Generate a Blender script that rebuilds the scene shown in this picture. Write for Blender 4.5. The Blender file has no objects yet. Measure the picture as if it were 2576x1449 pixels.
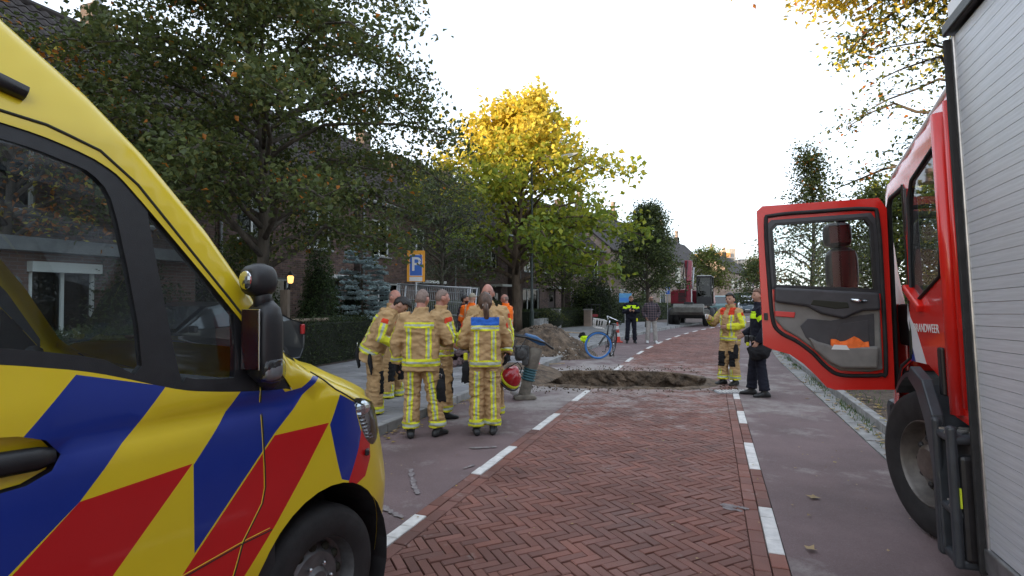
import bpy, bmesh, math, random
import numpy as np
from mathutils import Vector, Matrix, noise, Euler
R = math.radians
scn = bpy.context.scene
C = scn.collection
# ---------------------------------------------------------------- camera, sky, sun, exposure
cam = bpy.data.cameras.new('camera'); cam_o = bpy.data.objects.new('camera', cam); C.objects.link(cam_o)
cam_o.location = (0, 0, 1.65); cam_o.rotation_euler = (R(90 + 1.085), 0, 0)
cam.sensor_width = 36; cam.lens = 36 * 1400 / 2576; cam.clip_start = .05; cam.clip_end = 2000
scn.camera = cam_o
SUN_EL, SUN_DIR = 10.0, Vector((-.90, -.43, 0)).normalized()      # the low sun stands behind the houses on the left
w = bpy.data.worlds.new('World'); scn.world = w; w.use_nodes = True
nt = w.node_tree; bg = nt.nodes['Background']
sky = nt.nodes.new('ShaderNodeTexSky'); sky.sky_type = 'NISHITA'; sky.sun_disc = False
sky.sun_elevation = R(SUN_EL); sky.sun_rotation = math.atan2(SUN_DIR.x, SUN_DIR.y)
sky.air_density = 1.0; sky.dust_density = 1.2; sky.ozone_density = 1.0
# thin high cloud, the same all over the sky
tc = nt.nodes.new('ShaderNodeTexCoord'); mp = nt.nodes.new('ShaderNodeMapping'); mp.inputs['Scale'].default_value = (1, 1, 3.2)
nz = nt.nodes.new('ShaderNodeTexNoise'); nz.inputs['Scale'].default_value = 1.7; nz.inputs['Detail'].default_value = 6; nz.inputs['Roughness'].default_value = .55
rp = nt.nodes.new('ShaderNodeValToRGB'); rp.color_ramp.elements[0].position = .36; rp.color_ramp.elements[0].color = (.50, .50, .50, 1); rp.color_ramp.elements[1].position = .68; rp.color_ramp.elements[1].color = (.85, .85, .85, 1)
mx = nt.nodes.new('ShaderNodeMix'); mx.data_type = 'RGBA'; mx.inputs[7].default_value = (4.7, 5.2, 5.9, 1)
nt.links.new(tc.outputs['Generated'], mp.inputs[0]); nt.links.new(mp.outputs[0], nz.inputs['Vector']); nt.links.new(nz.outputs[0], rp.inputs[0])
nt.links.new(rp.outputs[0], mx.inputs[0]); nt.links.new(sky.outputs[0], mx.inputs[6]); nt.links.new(mx.outputs[2], bg.inputs[0])
bg.inputs[1].default_value = .13
sun = bpy.data.lights.new('sun', 'SUN'); sun_o = bpy.data.objects.new('sun', sun); C.objects.link(sun_o)
sun.energy = 3.5; sun.angle = R(.53); sun.color = (1, .77, .50)
sv = Vector((SUN_DIR.x * math.cos(R(SUN_EL)), SUN_DIR.y * math.cos(R(SUN_EL)), math.sin(R(SUN_EL))))
sun_o.rotation_euler = sv.to_track_quat('Z', 'Y').to_euler(); sun_o.location = (-20, -20, 30)
scn.view_settings.view_transform = 'Standard'; scn.view_settings.look = 'None'; scn.view_settings.gamma = 1
scn.view_settings.exposure = 1.5
scn.cycles.use_denoising = True; scn.cycles.max_bounces = 8; scn.cycles.transparent_max_bounces = 24
scn.cycles.transmission_bounces = 8; scn.cycles.caustics_reflective = False; scn.cycles.caustics_refractive = False

# ---------------------------------------------------------------- helpers
def tag(o, label=None, cat=None, group=None, kind=None):
    if label: o['label'] = label
    if cat: o['category'] = cat
    if group: o['group'] = group
    if kind: o['kind'] = kind
    return o
def thing(name, label, cat, loc=(0, 0, 0), rz=0, group=None, rot=None):
    o = bpy.data.objects.new(name, None); C.objects.link(o); o.location = loc
    o.rotation_euler = rot if rot else (0, 0, rz); o.empty_display_size = .2
    return tag(o, label, cat, group)
class MB:
    """collects verts and faces in world or local space; M is the current transform"""
    def __init__(s): s.v = []; s.f = []; s.m = []; s.M = Matrix(); s.mi = 0; s.sm = []; s.smooth = False
    def add(s, vs, fs, mi=None):
        b = len(s.v); M = s.M
        s.v += [tuple(M @ Vector(p)) for p in vs]
        for f in fs: s.f.append([i + b for i in f]); s.m.append(s.mi if mi is None else mi); s.sm.append(s.smooth)
    def box(s, c, d, rz=0, mi=None, rot=None):
        x, y, z = [q / 2 for q in d]; Q = (rot if rot is not None else Matrix.Rotation(rz, 3, 'Z')); c = Vector(c)
        vs = [c + Q @ Vector((sx * x, sy * y, sz * z)) for sx in (-1, 1) for sy in (-1, 1) for sz in (-1, 1)]
        s.add(vs, [(0, 1, 3, 2), (4, 6, 7, 5), (0, 4, 5, 1), (2, 3, 7, 6), (0, 2, 6, 4), (1, 5, 7, 3)], mi)
    def beam(s, a, b, w, h, up=(0, 0, 1), mi=None):
        a, b = Vector(a), Vector(b); d = (b - a); L = d.length; d.normalize(); up = Vector(up)
        x = d.cross(up); x = x.normalized() if x.length > 1e-5 else Vector((1, 0, 0)); z = x.cross(d)
        Q = Matrix((x, d, z)).transposed(); s.box((a + b) / 2, (w, L, h), rot=Q, mi=mi)
    def rings(s, rs, mi=None, cap=True, close=False):
        n = len(rs[0]); vs = [p for r in rs for p in r]; fs = []
        for i in range(len(rs) - 1 + (1 if close else 0)):
            a = i * n; b = ((i + 1) % len(rs)) * n
            for j in range(n): k = (j + 1) % n; fs.append((a + j, a + k, b + k, b + j))
        if cap and not close: fs += [tuple(range(n))[::-1], tuple((len(rs) - 1) * n + j for j in range(n))]
        s.add(vs, fs, mi)
    def tube(s, pts, r, n=8, mi=None, cap=True, close=False, flat=1.0):
        pts = [Vector(p) for p in pts]; rs = []; N = len(pts); prev = None
        for i, p in enumerate(pts):
            if close: d = pts[(i + 1) % N] - pts[i - 1]
            else: d = pts[min(i + 1, N - 1)] - pts[max(i - 1, 0)]
            d = d.normalized() if d.length > 1e-9 else Vector((0, 0, 1))
            u = prev if prev is not None else (Vector((0, 0, 1)) if abs(d.z) < .9 else Vector((0, 1, 0)))
            x = u.cross(d); x = x.normalized() if x.length > 1e-6 else Vector((1, 0, 0)); y = d.cross(x); prev = y
            rr = r[i] if isinstance(r, (list, tuple)) else r
            rs.append([p + (x * math.cos(2 * math.pi * j / n) + y * math.sin(2 * math.pi * j / n) * flat) * rr for j in range(n)])
        s.rings(rs, mi, cap, close)
    def lathe(s, prof, n=20, axis='z', c=(0, 0, 0), mi=None, cap=True):
        rs = []; c = Vector(c)
        for r, h in prof:
            ring = []
            for j in range(n):
                a = 2 * math.pi * j / n; x, y = r * math.cos(a), r * math.sin(a)
                ring.append(c + (Vector((x, y, h)) if axis == 'z' else Vector((h, x, y)) if axis == 'x' else Vector((y, h, x))))
            rs.append(ring)
        s.rings(rs, mi, cap)
    def prism(s, poly, y0, y1, mi=None, frame=None):
        """poly in 2d (a,b); frame(a,b,d)->point, d from y0 to y1"""
        f = frame or (lambda a, b, d: (a, d, b)); n = len(poly)
        vs = [f(a, b, y0) for a, b in poly] + [f(a, b, y1) for a, b in poly]
        s.add(vs, [tuple(range(n))[::-1], tuple(range(n, 2 * n))] + [(j, (j + 1) % n, n + (j + 1) % n, n + j) for j in range(n)], mi)
    def ball(s, c, r, nu=12, nv=8, mi=None):
        c = Vector(c); r = Vector(r) if isinstance(r, (tuple, list)) else Vector((r, r, r)); rs = []
        for i in range(nv + 1):
            a = math.pi * i / nv; a = min(max(a, .02), math.pi - .02)
            rs.append([c + Vector((r.x * math.sin(a) * math.cos(2 * math.pi * j / nu), r.y * math.sin(a) * math.sin(2 * math.pi * j / nu), -r.z * math.cos(a))) for j in range(nu)])
        s.rings(rs, mi)
    def build(s, name, mats=None, parent=None, smooth=None, bevel=0, angle=None, seg=2, fix=True):
        me = bpy.data.meshes.new(name); me.from_pydata(s.v, [], s.f)
        mats = mats if isinstance(mats, (list, tuple)) else [mats]
        for m in mats: me.materials.append(m)
        me.polygons.foreach_set('material_index', s.m)
        sm = s.sm if smooth is None else [smooth] * len(s.f)
        me.polygons.foreach_set('use_smooth', sm)
        if fix:
            b = bmesh.new(); b.from_mesh(me); bmesh.ops.recalc_face_normals(b, faces=b.faces); b.to_mesh(me); b.free()
        if angle: me.set_sharp_from_angle(angle=R(angle))
        me.update()
        return link(name, me, parent, bevel, seg)
def link(name, me, parent=None, bevel=0, seg=2):
    o = bpy.data.objects.new(name, me); C.objects.link(o)
    if parent: o.parent = parent
    if bevel:
        md = o.modifiers.new('bevel', 'BEVEL'); md.width = bevel; md.segments = seg; md.limit_method = 'ANGLE'; md.angle_limit = R(40); md.harden_normals = False
    return o
def npmesh(name, V, F, mats, mi=None, smooth=False):
    me = bpy.data.meshes.new(name); V = np.asarray(V, np.float32); F = np.asarray(F, np.int32); n = F.shape[1]
    me.vertices.add(len(V)); me.vertices.foreach_set('co', V.ravel()); me.loops.add(F.size); me.loops.foreach_set('vertex_index', F.ravel())
    me.polygons.add(len(F)); me.polygons.foreach_set('loop_start', np.arange(0, F.size, n, dtype=np.int32)); me.polygons.foreach_set('loop_total', np.full(len(F), n, np.int32))
    for m in mats: me.materials.append(m)
    if mi is not None: me.polygons.foreach_set('material_index', np.asarray(mi, np.int32))
    me.polygons.foreach_set('use_smooth', np.full(len(F), smooth)); me.update(calc_edges=True); return me
def copy_tree(o, parent=None):
    c = o.copy(); C.objects.link(c)
    if parent: c.parent = parent
    for ch in list(o.children): copy_tree(ch, c)
    return c

# ---------------------------------------------------------------- materials
def mat(name, col, rough=.6, metal=0, var=0.0, vscale=4, bump=0, bscale=60, spec=.5, coat=0, col2=None, world=False, emis=0, detail=4, stretch=None, lo=.35, hi=.65, attr=None, rvar=0):
    m = bpy.data.materials.new(name); m.use_nodes = True; t = m.node_tree; N = t.nodes; L = t.links; p = N['Principled BSDF']
    p.inputs['Base Color'].default_value = (*col, 1); p.inputs['Roughness'].default_value = rough; p.inputs['Metallic'].default_value = metal
    p.inputs['Specular IOR Level'].default_value = spec; p.inputs['Coat Weight'].default_value = coat; p.inputs['Coat Roughness'].default_value = .06
    if emis: p.inputs['Emission Color'].default_value = (*col, 1); p.inputs['Emission Strength'].default_value = emis
    if var or bump or col2 or rvar:
        if world: src = N.new('ShaderNodeNewGeometry').outputs['Position']
        else: src = N.new('ShaderNodeTexCoord').outputs['Object']
        if stretch:
            q = N.new('ShaderNodeMapping'); q.inputs['Scale'].default_value = stretch; L.new(src, q.inputs[0]); src = q.outputs[0]
    if var or col2:
        z = N.new('ShaderNodeTexNoise'); z.inputs['Scale'].default_value = vscale; z.inputs['Detail'].default_value = detail; z.inputs['Roughness'].default_value = .6; L.new(src, z.inputs['Vector'])
        r = N.new('ShaderNodeValToRGB'); r.color_ramp.elements[0].position = lo; r.color_ramp.elements[1].position = hi
        a = tuple(max(0, c * (1 - var)) for c in col); b = col2 if col2 else tuple(min(1, c * (1 + var)) for c in col)
        r.color_ramp.elements[0].color = (*(col if col2 and not var else a), 1); r.color_ramp.elements[1].color = (*b, 1); L.new(z.outputs[0], r.inputs[0]); out = r.outputs[0]
        if attr:
            at = N.new('ShaderNodeAttribute'); at.attribute_name = attr; k = N.new('ShaderNodeMix'); k.data_type = 'RGBA'; k.blend_type = 'MULTIPLY'; k.inputs[0].default_value = 1
            L.new(out, k.inputs[6]); L.new(at.outputs['Color'], k.inputs[7]); out = k.outputs[2]
        L.new(out, p.inputs['Base Color'])
    if rvar:
        z2 = N.new('ShaderNodeTexNoise'); z2.inputs['Scale'].default_value = vscale * 2.3; z2.inputs['Detail'].default_value = 5; L.new(src, z2.inputs['Vector'])
        mr = N.new('ShaderNodeMapRange'); mr.inputs[1].default_value = .3; mr.inputs[2].default_value = .7; mr.inputs[3].default_value = max(0, rough - rvar); mr.inputs[4].default_value = min(1, rough + rvar); L.new(z2.outputs[0], mr.inputs[0]); L.new(mr.outputs[0], p.inputs['Roughness'])
    if bump:
        z = N.new('ShaderNodeTexNoise'); z.inputs['Scale'].default_value = bscale; z.inputs['Detail'].default_value = 5; L.new(src, z.inputs['Vector'])
        b = N.new('ShaderNodeBump'); b.inputs['Strength'].default_value = 1; b.inputs['Distance'].default_value = bump; L.new(z.outputs[0], b.inputs['Height']); L.new(b.outputs[0], p.inputs['Normal'])
    return m
def leafmat(name, col, tl=.35, var=.35):
    m = bpy.data.materials.new(name); m.use_nodes = True; t = m.node_tree; N = t.nodes; L = t.links; p = N['Principled BSDF']; out = N['Material Output']
    src = N.new('ShaderNodeNewGeometry').outputs['Position']
    z = N.new('ShaderNodeTexNoise'); z.inputs['Scale'].default_value = 2.2; z.inputs['Detail'].default_value = 6; z.inputs['Roughness'].default_value = .75; L.new(src, z.inputs['Vector'])
    r = N.new('ShaderNodeValToRGB'); r.color_ramp.elements[0].position = .3; r.color_ramp.elements[1].position = .7
    r.color_ramp.elements[0].color = (*[c * (1 - var) for c in col], 1); r.color_ramp.elements[1].color = (*[min(1, c * (1 + var)) for c in col], 1); L.new(z.outputs[0], r.inputs[0])
    L.new(r.outputs[0], p.inputs['Base Color']); p.inputs['Roughness'].default_value = .5; p.inputs['Specular IOR Level'].default_value = .3
    if tl:
        tr = N.new('ShaderNodeBsdfTranslucent'); L.new(r.outputs[0], tr.inputs[0]); mx = N.new('ShaderNodeMixShader'); mx.inputs[0].default_value = tl
        L.new(p.outputs[0], mx.inputs[1]); L.new(tr.outputs[0], mx.inputs[2]); L.new(mx.outputs[0], out.inputs[0])
    return m
def glassmat(name, tint=(.75, .8, .8), rough=.02, refl=1.0):
    m = bpy.data.materials.new(name); m.use_nodes = True; t = m.node_tree; N = t.nodes; L = t.links; out = N['Material Output']; N.remove(N['Principled BSDF'])
    tr = N.new('ShaderNodeBsdfTransparent'); tr.inputs[0].default_value = (*tint, 1); gl = N.new('ShaderNodeBsdfGlossy'); gl.inputs['Roughness'].default_value = rough
    fr = N.new('ShaderNodeFresnel'); ge = N.new('ShaderNodeNewGeometry'); io = N.new('ShaderNodeMapRange'); io.inputs[3].default_value = 1.5; io.inputs[4].default_value = 1 / 1.5; L.new(ge.outputs['Backfacing'], io.inputs[0]); L.new(io.outputs[0], fr.inputs[0]); mx = N.new('ShaderNodeMixShader'); L.new(fr.outputs[0], mx.inputs[0]); L.new(tr.outputs[0], mx.inputs[1]); L.new(gl.outputs[0], mx.inputs[2]); L.new(mx.outputs[0], out.inputs[0])
    return m

PH = R(19.7)
def street(t, u, z=0.0):
    """point at t metres along the street and u metres to its right; the street bends right beyond t = 15"""
    if t <= 15: x, y, a = t * math.sin(PH), t * math.cos(PH), PH
    else:
        k = .0125; d = min(t - 15, 20); a = PH + k * d
        x = 15 * math.sin(PH) + (math.cos(PH) - math.cos(a)) / k; y = 15 * math.cos(PH) + (math.sin(a) - math.sin(PH)) / k
        if t > 35: x += (t - 35) * math.sin(a); y += (t - 35) * math.cos(a)
    return Vector((x + u * math.cos(a), y - u * math.sin(a), z))
def heading(t): return PH + .0125 * min(max(t - 15, 0), 20)
def at(px, py, h=0.0, ):
    """ground point (height h) under a pixel of the 2576-wide photograph"""
    a = (px - 1288) / 1400; b = -(py - 724.5) / 1400; p = R(1.085)
    d = Vector((a, math.cos(p) - b * math.sin(p), math.sin(p) + b * math.cos(p))); k = (h - 1.65) / d.z
    return Vector((d.x * k, d.y * k, h))
def inpoly(p, poly):
    x, y = p; c = False; j = len(poly) - 1
    for i in range(len(poly)):
        if (poly[i][1] > y) != (poly[j][1] > y) and x < (poly[j][0] - poly[i][0]) * (y - poly[i][1]) / (poly[j][1] - poly[i][1]) + poly[i][0]: c = not c
        j = i
    return c
def clip(poly, a, b, c):
    """keep a*x+b*y<=c"""
    out = []
    for i in range(len(poly)):
        p, q = poly[i], poly[(i + 1) % len(poly)]; dp = a * p[0] + b * p[1] - c; dq = a * q[0] + b * q[1] - c
        if dp <= 0: out.append(p)
        if (dp < 0) != (dq < 0) and abs(dp - dq) > 1e-12: k = dp / (dp - dq); out.append((p[0] + k * (q[0] - p[0]), p[1] + k * (q[1] - p[1])))
    return out
# ================================================================ materials shared
M_asph = mat('red_asphalt', (.155, .105, .106), .82, var=.18, vscale=1.2, bump=.006, bscale=180, world=True, detail=8)
def add_dust(m, col=(.36, .33, .31), scale=.9, lo=.56, hi=.72, amt=.75, cx=None, boost=0):
    """pale sand dust and scuffs, thicker round the trench"""
    t = m.node_tree; N = t.nodes; L = t.links; p = N['Principled BSDF']; old = p.inputs['Base Color'].links[0].from_socket
    g = N.new('ShaderNodeNewGeometry'); z = N.new('ShaderNodeTexNoise'); z.inputs['Scale'].default_value = scale; z.inputs['Detail'].default_value = 9; z.inputs['Roughness'].default_value = .72; L.new(g.outputs['Position'], z.inputs['Vector'])
    fac = z.outputs[0]
    if cx:
        d = N.new('ShaderNodeVectorMath'); d.operation = 'DISTANCE'; d.inputs[1].default_value = cx; L.new(g.outputs['Position'], d.inputs[0])
        q = N.new('ShaderNodeMapRange'); q.inputs[1].default_value = 5.5; q.inputs[2].default_value = 1.2; q.inputs[3].default_value = 0; q.inputs[4].default_value = boost; L.new(d.outputs['Value'], q.inputs[0])
        ad = N.new('ShaderNodeMath'); ad.operation = 'ADD'; L.new(fac, ad.inputs[0]); L.new(q.outputs[0], ad.inputs[1]); fac = ad.outputs[0]
    r = N.new('ShaderNodeMapRange'); r.inputs[1].default_value = lo; r.inputs[2].default_value = hi; r.inputs[3].default_value = 0; r.inputs[4].default_value = amt; L.new(fac, r.inputs[0])
    k = N.new('ShaderNodeMix'); k.data_type = 'RGBA'; k.inputs[7].default_value = (*col, 1); L.new(r.outputs[0], k.inputs[0]); L.new(old, k.inputs[6]); L.new(k.outputs[2], p.inputs['Base Color'])
PIT = Vector((1.9, 11.6, 0))
add_dust(M_asph, (.26, .22, .22), 85, .52, .72, .55); add_dust(M_asph, (.075, .05, .05), 60, .55, .72, .5); add_dust(M_asph, cx=PIT, boost=.22)
M_brick = mat('red_paving_brick', (.178, .074, .054), .74, var=.26, vscale=.8, bump=.003, bscale=120, world=True, detail=8, attr='tint', rvar=.12)
add_dust(M_brick, (.075, .04, .036), 30, .55, .75, .45); add_dust(M_brick, (.36, .31, .29), 2.6, .60, .74, .6, cx=PIT, boost=.24)
M_bed = mat('joint_sand', (.075, .052, .045), .95, var=.3, vscale=30, world=True)
M_white = mat('white_marking', (.62, .60, .58), .7, var=.16, vscale=9, world=True, detail=8)
M_tile = mat('grey_concrete_tile', (.27, .265, .27), .85, var=.16, vscale=1.5, bump=.003, bscale=90, world=True, attr='tint')
M_kerb = mat('kerb_concrete', (.27, .265, .26), .85, var=.25, vscale=4, bump=.004, bscale=60, world=True)
M_soil = mat('dark_soil', (.085, .06, .045), .95, var=.5, vscale=9, bump=.05, bscale=14, world=True, detail=8)
M_sand = mat('dug_sandy_soil', (.125, .088, .060), .95, var=.62, vscale=4.5, bump=.05, bscale=24, world=True, detail=9)
M_grass = leafmat('grass_green', (.07, .13, .03), .2)
M_lawn = mat('turf_soil', (.07, .065, .035), .95, var=.45, vscale=6, bump=.04, bscale=22, world=True, detail=8)

U0, U1, KL, KR = -1.965, .26, -3.78, 1.97
HOLE = [(.72, 10.62), (1.3, 10.42), (2.1, 10.3), (3.1, 10.25), (3.62, 10.5), (3.92, 11.2), (3.86, 11.85), (3.3, 12.35), (2.5, 12.62), (1.5, 12.62), (.75, 12.45), (.40, 11.9), (.42, 11.1)]
def sheet(name, poly, z, m, parent=None, hole=True, kind='structure'):
    b = bmesh.new(); f = b.faces.new([b.verts.new((x, y, z)) for x, y in poly])
    if hole:
        n = len(HOLE)
        for i in range(n):
            p, q = Vector((*HOLE[i], 0)), Vector((*HOLE[(i + 1) % n], 0)); d = q - p
            # only the faces still touching the hole are cut
            fs = [f for f in b.faces]
            bmesh.ops.bisect_plane(b, geom=list(b.verts) + list(b.edges) + fs, plane_co=p, plane_no=Vector((d.y, -d.x, 0)))
        dead = [f for f in b.faces if inpoly(f.calc_center_median().xy, HOLE)]
        bmesh.ops.delete(b, geom=dead, context='FACES')
    me = bpy.data.meshes.new(name); b.to_mesh(me); b.free(); me.materials.append(m)
    o = link(name, me, parent)
    if kind: o['kind'] = kind
    return o
def strip_poly(u0, u1, t0, t1, step=3.0):
    n = max(1, int(math.ceil((t1 - t0) / step))); ts = [t0 + (t1 - t0) * i / n for i in range(n + 1)]
    return [street(t, u1)[:2] for t in ts] + [street(t, u0)[:2] for t in reversed(ts)]
sheet('ground', [(-600, -300), (600, -300), (600, 900), (-600, 900)], -.13, M_lawn)
road = sheet('road', strip_poly(KL, KR, -14, 120), -.032, M_bed)
sheet('asphalt_lane', strip_poly(KL + .02, U0 - .184, -14, 120), -.004, M_asph)
sheet('asphalt_lane', strip_poly(U1 + .184, KR - .30, -14, 120), -.004, M_asph)
# ---- paving bricks: herringbone between the lines, two edge courses, white bricks in the dashed lines
def bricks():
    Wb, J = .068, .0035
    polys = []       # (centre t,u, polygon in (t,u), white?, tint)
    rnd = random.Random(5); c45 = math.cos(math.pi / 4)
    def toTU(a, b): return (a * c45 - b * c45, a * c45 + b * c45)
    n = 640
    for y in range(-n, n):
        for k in range(-n // 6 - 8, n // 6 + 8):
            for (x, dx, dy) in ((y + 6 * k, 3, 1), (y + 5 + 6 * k, 1, 3)):
                ca, cb = (x + dx / 2) * Wb, (y + dy / 2) * Wb; t, u = toTU(ca, cb); u += -.85
                if not (U0 - .12 < u < U1 + .12 and 1.2 < t < 46): continue
                q = [(x * Wb + J, y * Wb + J), ((x + dx) * Wb - J, y * Wb + J), ((x + dx) * Wb - J, (y + dy) * Wb - J), (x * Wb + J, (y + dy) * Wb - J)]
                P = [toTU(*p) for p in q]; P = [(p[0], p[1] - .85) for p in P]
                P = clip(P, 0, 1, U1 - .03); P = clip(P, 0, -1, -(U0 + .03))
                if len(P) >= 3: polys.append((t, u, P, 0))
    for side, uu in ((-1, U0), (1, U1)):
        for row in (0, 1):                      # edge courses laid lengthwise, the outer one carries the dashes
            uc = uu + side * (.024 + row * .105) ; t = 1.2 + .07 * row
            while t < 46:
                L = .21
                wh = row == 1 and ((t + (1.3 if side < 0 else .2)) % 2.0) < 1.0
                polys.append((t + L / 2, uc, [(t + J, uc - .0525 + J), (t + L - J, uc - .0525 + J), (t + L - J, uc + .0525 - J), (t + J, uc + .0525 - J)], 1 if wh else 0)); t += L
    # nearest 300 full paving bricks are objects of their own, the rest one part
    info = []
    for t, u, P, wh in polys:
        c = street(t, u)
        if c.y < 1.6 or abs(c.x) > .98 * c.y + 1: continue
        hit = any(inpoly(street(a, b)[:2], HOLE) for a, b in P + [(t, u)])
        if hit: continue
        info.append((c.length, t, u, P, wh))
    info.sort(key=lambda q: q[0] if q[0] > 3.2 else 50 + q[0])
    def geom(P, dz, V, F, tilt):
        pts = [street(*p) for p in P]; n = len(pts); c = sum(pts, Vector()) / n; b = len(V)
        for p in pts: V.append((p.x, p.y, -.03))
        for p in pts: V.append((p.x, p.y, dz - .005 + tilt.dot(p - c)))
        for p in pts: q = p + (c - p).normalized() * min(.008, (c - p).length * .3); V.append((q.x, q.y, dz + tilt.dot(q - c)))
        F += [[b + j, b + (j + 1) % n, b + n + (j + 1) % n, b + n + j] for j in range(n)] + [[b + n + j, b + n + (j + 1) % n, b + 2 * n + (j + 1) % n, b + 2 * n + j] for j in range(n)] + [[b + 2 * n + j for j in range(n)]]
        return 2 * n + 1
    def tint(me, cols):
        a = me.attributes.new('tint', 'FLOAT_COLOR', 'FACE'); a.data.foreach_set('color', np.asarray(cols, np.float32).ravel())
    def tcol():
        k = rnd.uniform(.80, 1.14); h = rnd.uniform(-.07, .07); q = rnd.random()
        if q < .05: k *= .74
        elif q > .96: k *= 1.22
        return (k * (1 + h), k, k * (1 - h * .8 + .05), 1)
    V, F, mi, cols = [], [], [], []
    for i, (d, t, u, P, wh) in enumerate(info):
        tilt = Vector((rnd.gauss(0, .012), rnd.gauss(0, .012), 0)); dz = rnd.gauss(0, .0016) + (.004 if wh else 0); tc_ = tcol()
        if i < 300:
            v, f = [], []; k = geom(P, dz, v, f, tilt); c = street(t, u); v = [(p[0] - c.x, p[1] - c.y, p[2]) for p in v]
            me = bpy.data.meshes.new('brick'); me.from_pydata(v, [], f); me.materials.append(M_white if wh else M_brick); tint(me, [tc_] * k)
            o = link('brick', me, road); o.location = (c.x, c.y, 0)
        else:
            k = geom(P, dz, V, F, tilt); mi += [1 if wh else 0] * k; cols += [tc_] * k
    me = bpy.data.meshes.new('paving_bricks'); me.from_pydata(V, [], F); me.materials.append(M_brick); me.materials.append(M_white); me.polygons.foreach_set('material_index', mi); tint(me, cols)
    link('paving_bricks', me, road)['kind'] = 'stuff'
bricks()
# farther on the road runs as one sheet with painted dashes
sheet('brick_lane', strip_poly(U0 - .2, U1 + .2, 45.9, 120), -.003, mat('far_brick', (.19, .085, .07), .8, var=.2, vscale=3, world=True), hole=False)
mb = MB()
for k in range(23, 45):
    for uu in (U0 - .12, U1 + .12): mb.add([street(2 * k + a, uu + b, .004) for a, b in ((0, -.05), (1, -.05), (1, .05), (0, .05))], [(0, 1, 2, 3)])
mb.build('lane_dashes', M_white, fix=False)['kind'] = 'structure'
# ---- kerbs, gutters, pavement
def kerb(u, side, t0, t1, name):
    base = sheet(name, strip_poly(u, u + side * 6.2, t0, t1) if side > 0 else strip_poly(u - 6.2, u, t0, t1), .075 if side < 0 else .06, M_bed if side < 0 else M_soil, hole=True)
    b = MB(); n = 0; t = t0
    while t < t1:
        mid = street(t + .5, u + side * .06); a0 = heading(t + .5)
        if not inpoly(mid[:2], HOLE):
            mb = MB(); mb.box((0, 0, -.02), (.12, .985, .27)); 
            if -3 < t < 36:
                o = mb.build('kerb_stone', M_kerb, base, bevel=.012); o.location = (mid.x, mid.y, 0); o.rotation_euler = (0, 0, -a0)
            else: b.M = Matrix.Translation(mid) @ Matrix.Rotation(-a0, 4, 'Z'); b.box((0, 0, -.02), (.12, .985, .27))
        t += 1.0
    if b.v: b.build('far_kerb_stones', M_kerb, base)['kind'] = 'stuff'
    return base
pave = kerb(KL, -1, -14, 100, 'pavement')
verge = kerb(KR, 1, -14, 100, 'verge')
mb = MB(); t = -6.0
while t < 40:                                            # concrete gutter tiles along the right kerb
    p = street(t + .25, KR - .15); mb.M = Matrix.Translation(p) @ Matrix.Rotation(-heading(t), 4, 'Z'); mb.box((0, 0, -.02 + .004 * math.sin(t * 7)), (.28, .49, .05)); t += .5
mb.build('gutter_tiles', M_kerb, road)['kind'] = 'stuff'
# pavement tiles 30 x 30 on the left, the nearest as single objects
def tiles():
    rnd = random.Random(8); cells = []
    for i in range(-10, 120):
        for j in range(0, 16):
            t = i * .303 + (.15 if j % 2 else 0); u = KL - .13 - .15 - j * .303
            if u < -8.5: continue
            c = street(t, u)
            if c.y < 3: continue
            if any(inpoly((c.x + dx, c.y + dy), HOLE) for dx in (-.2, .2) for dy in (-.2, .2)): continue
            px = 1288 + 1400 * c.x / c.y
            vis = 860 < px < 1330 and 5.5 < c.y < 15
            cells.append((0 if vis else 1, c.length, t, u, c))
    cells.sort(key=lambda q: q[:2]); meshes = []
    for k in range(10):
        mb = MB(); h = .148; e = .006; v = [(x * h, y * h, -.04) for x, y in ((-1, -1), (1, -1), (1, 1), (-1, 1))] + [(x * h, y * h, -.004) for x, y in ((-1, -1), (1, -1), (1, 1), (-1, 1))] + [(x * (h - e), y * (h - e), 0) for x, y in ((-1, -1), (1, -1), (1, 1), (-1, 1))]
        f = [(j, (j + 1) % 4, 4 + (j + 1) % 4, 4 + j) for j in range(4)] + [(4 + j, 4 + (j + 1) % 4, 8 + (j + 1) % 4, 8 + j) for j in range(4)] + [(8, 9, 10, 11)]
        me = bpy.data.meshes.new('tile'); me.from_pydata(v, [], f); me.materials.append(M_tile); a = me.attributes.new('tint', 'FLOAT_COLOR', 'FACE'); g = rnd.uniform(.78, 1.14); a.data.foreach_set('color', np.tile((g, g, g * rnd.uniform(.98, 1.04), 1), len(f)).astype(np.float32)); meshes.append((me, v, f, g))
    V, F, cols = [], [], []
    for k, (_, d, t, u, c) in enumerate(cells):
        me, v, f, g = meshes[rnd.randrange(10)]; z = .092 + rnd.gauss(0, .0018); rot = Euler((rnd.gauss(0, .008), rnd.gauss(0, .008), -heading(t)))
        if k < 300:
            o = link('tile', me, pave); o.location = (c.x, c.y, z); o.rotation_euler = rot
        else:
            Q = rot.to_matrix(); b = len(V); V += [tuple(Q @ Vector(p) + Vector((c.x, c.y, z))) for p in v]; F += [[i + b for i in q] for q in f]; cols += [(g, g, g, 1)] * len(f)
    me = bpy.data.meshes.new('pavement_tiles'); me.from_pydata(V, [], F); me.materials.append(M_tile); a = me.attributes.new('tint', 'FLOAT_COLOR', 'FACE'); a.data.foreach_set('color', np.asarray(cols, np.float32).ravel())
    link('pavement_tiles', me, pave)['kind'] = 'stuff'
tiles()
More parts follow.
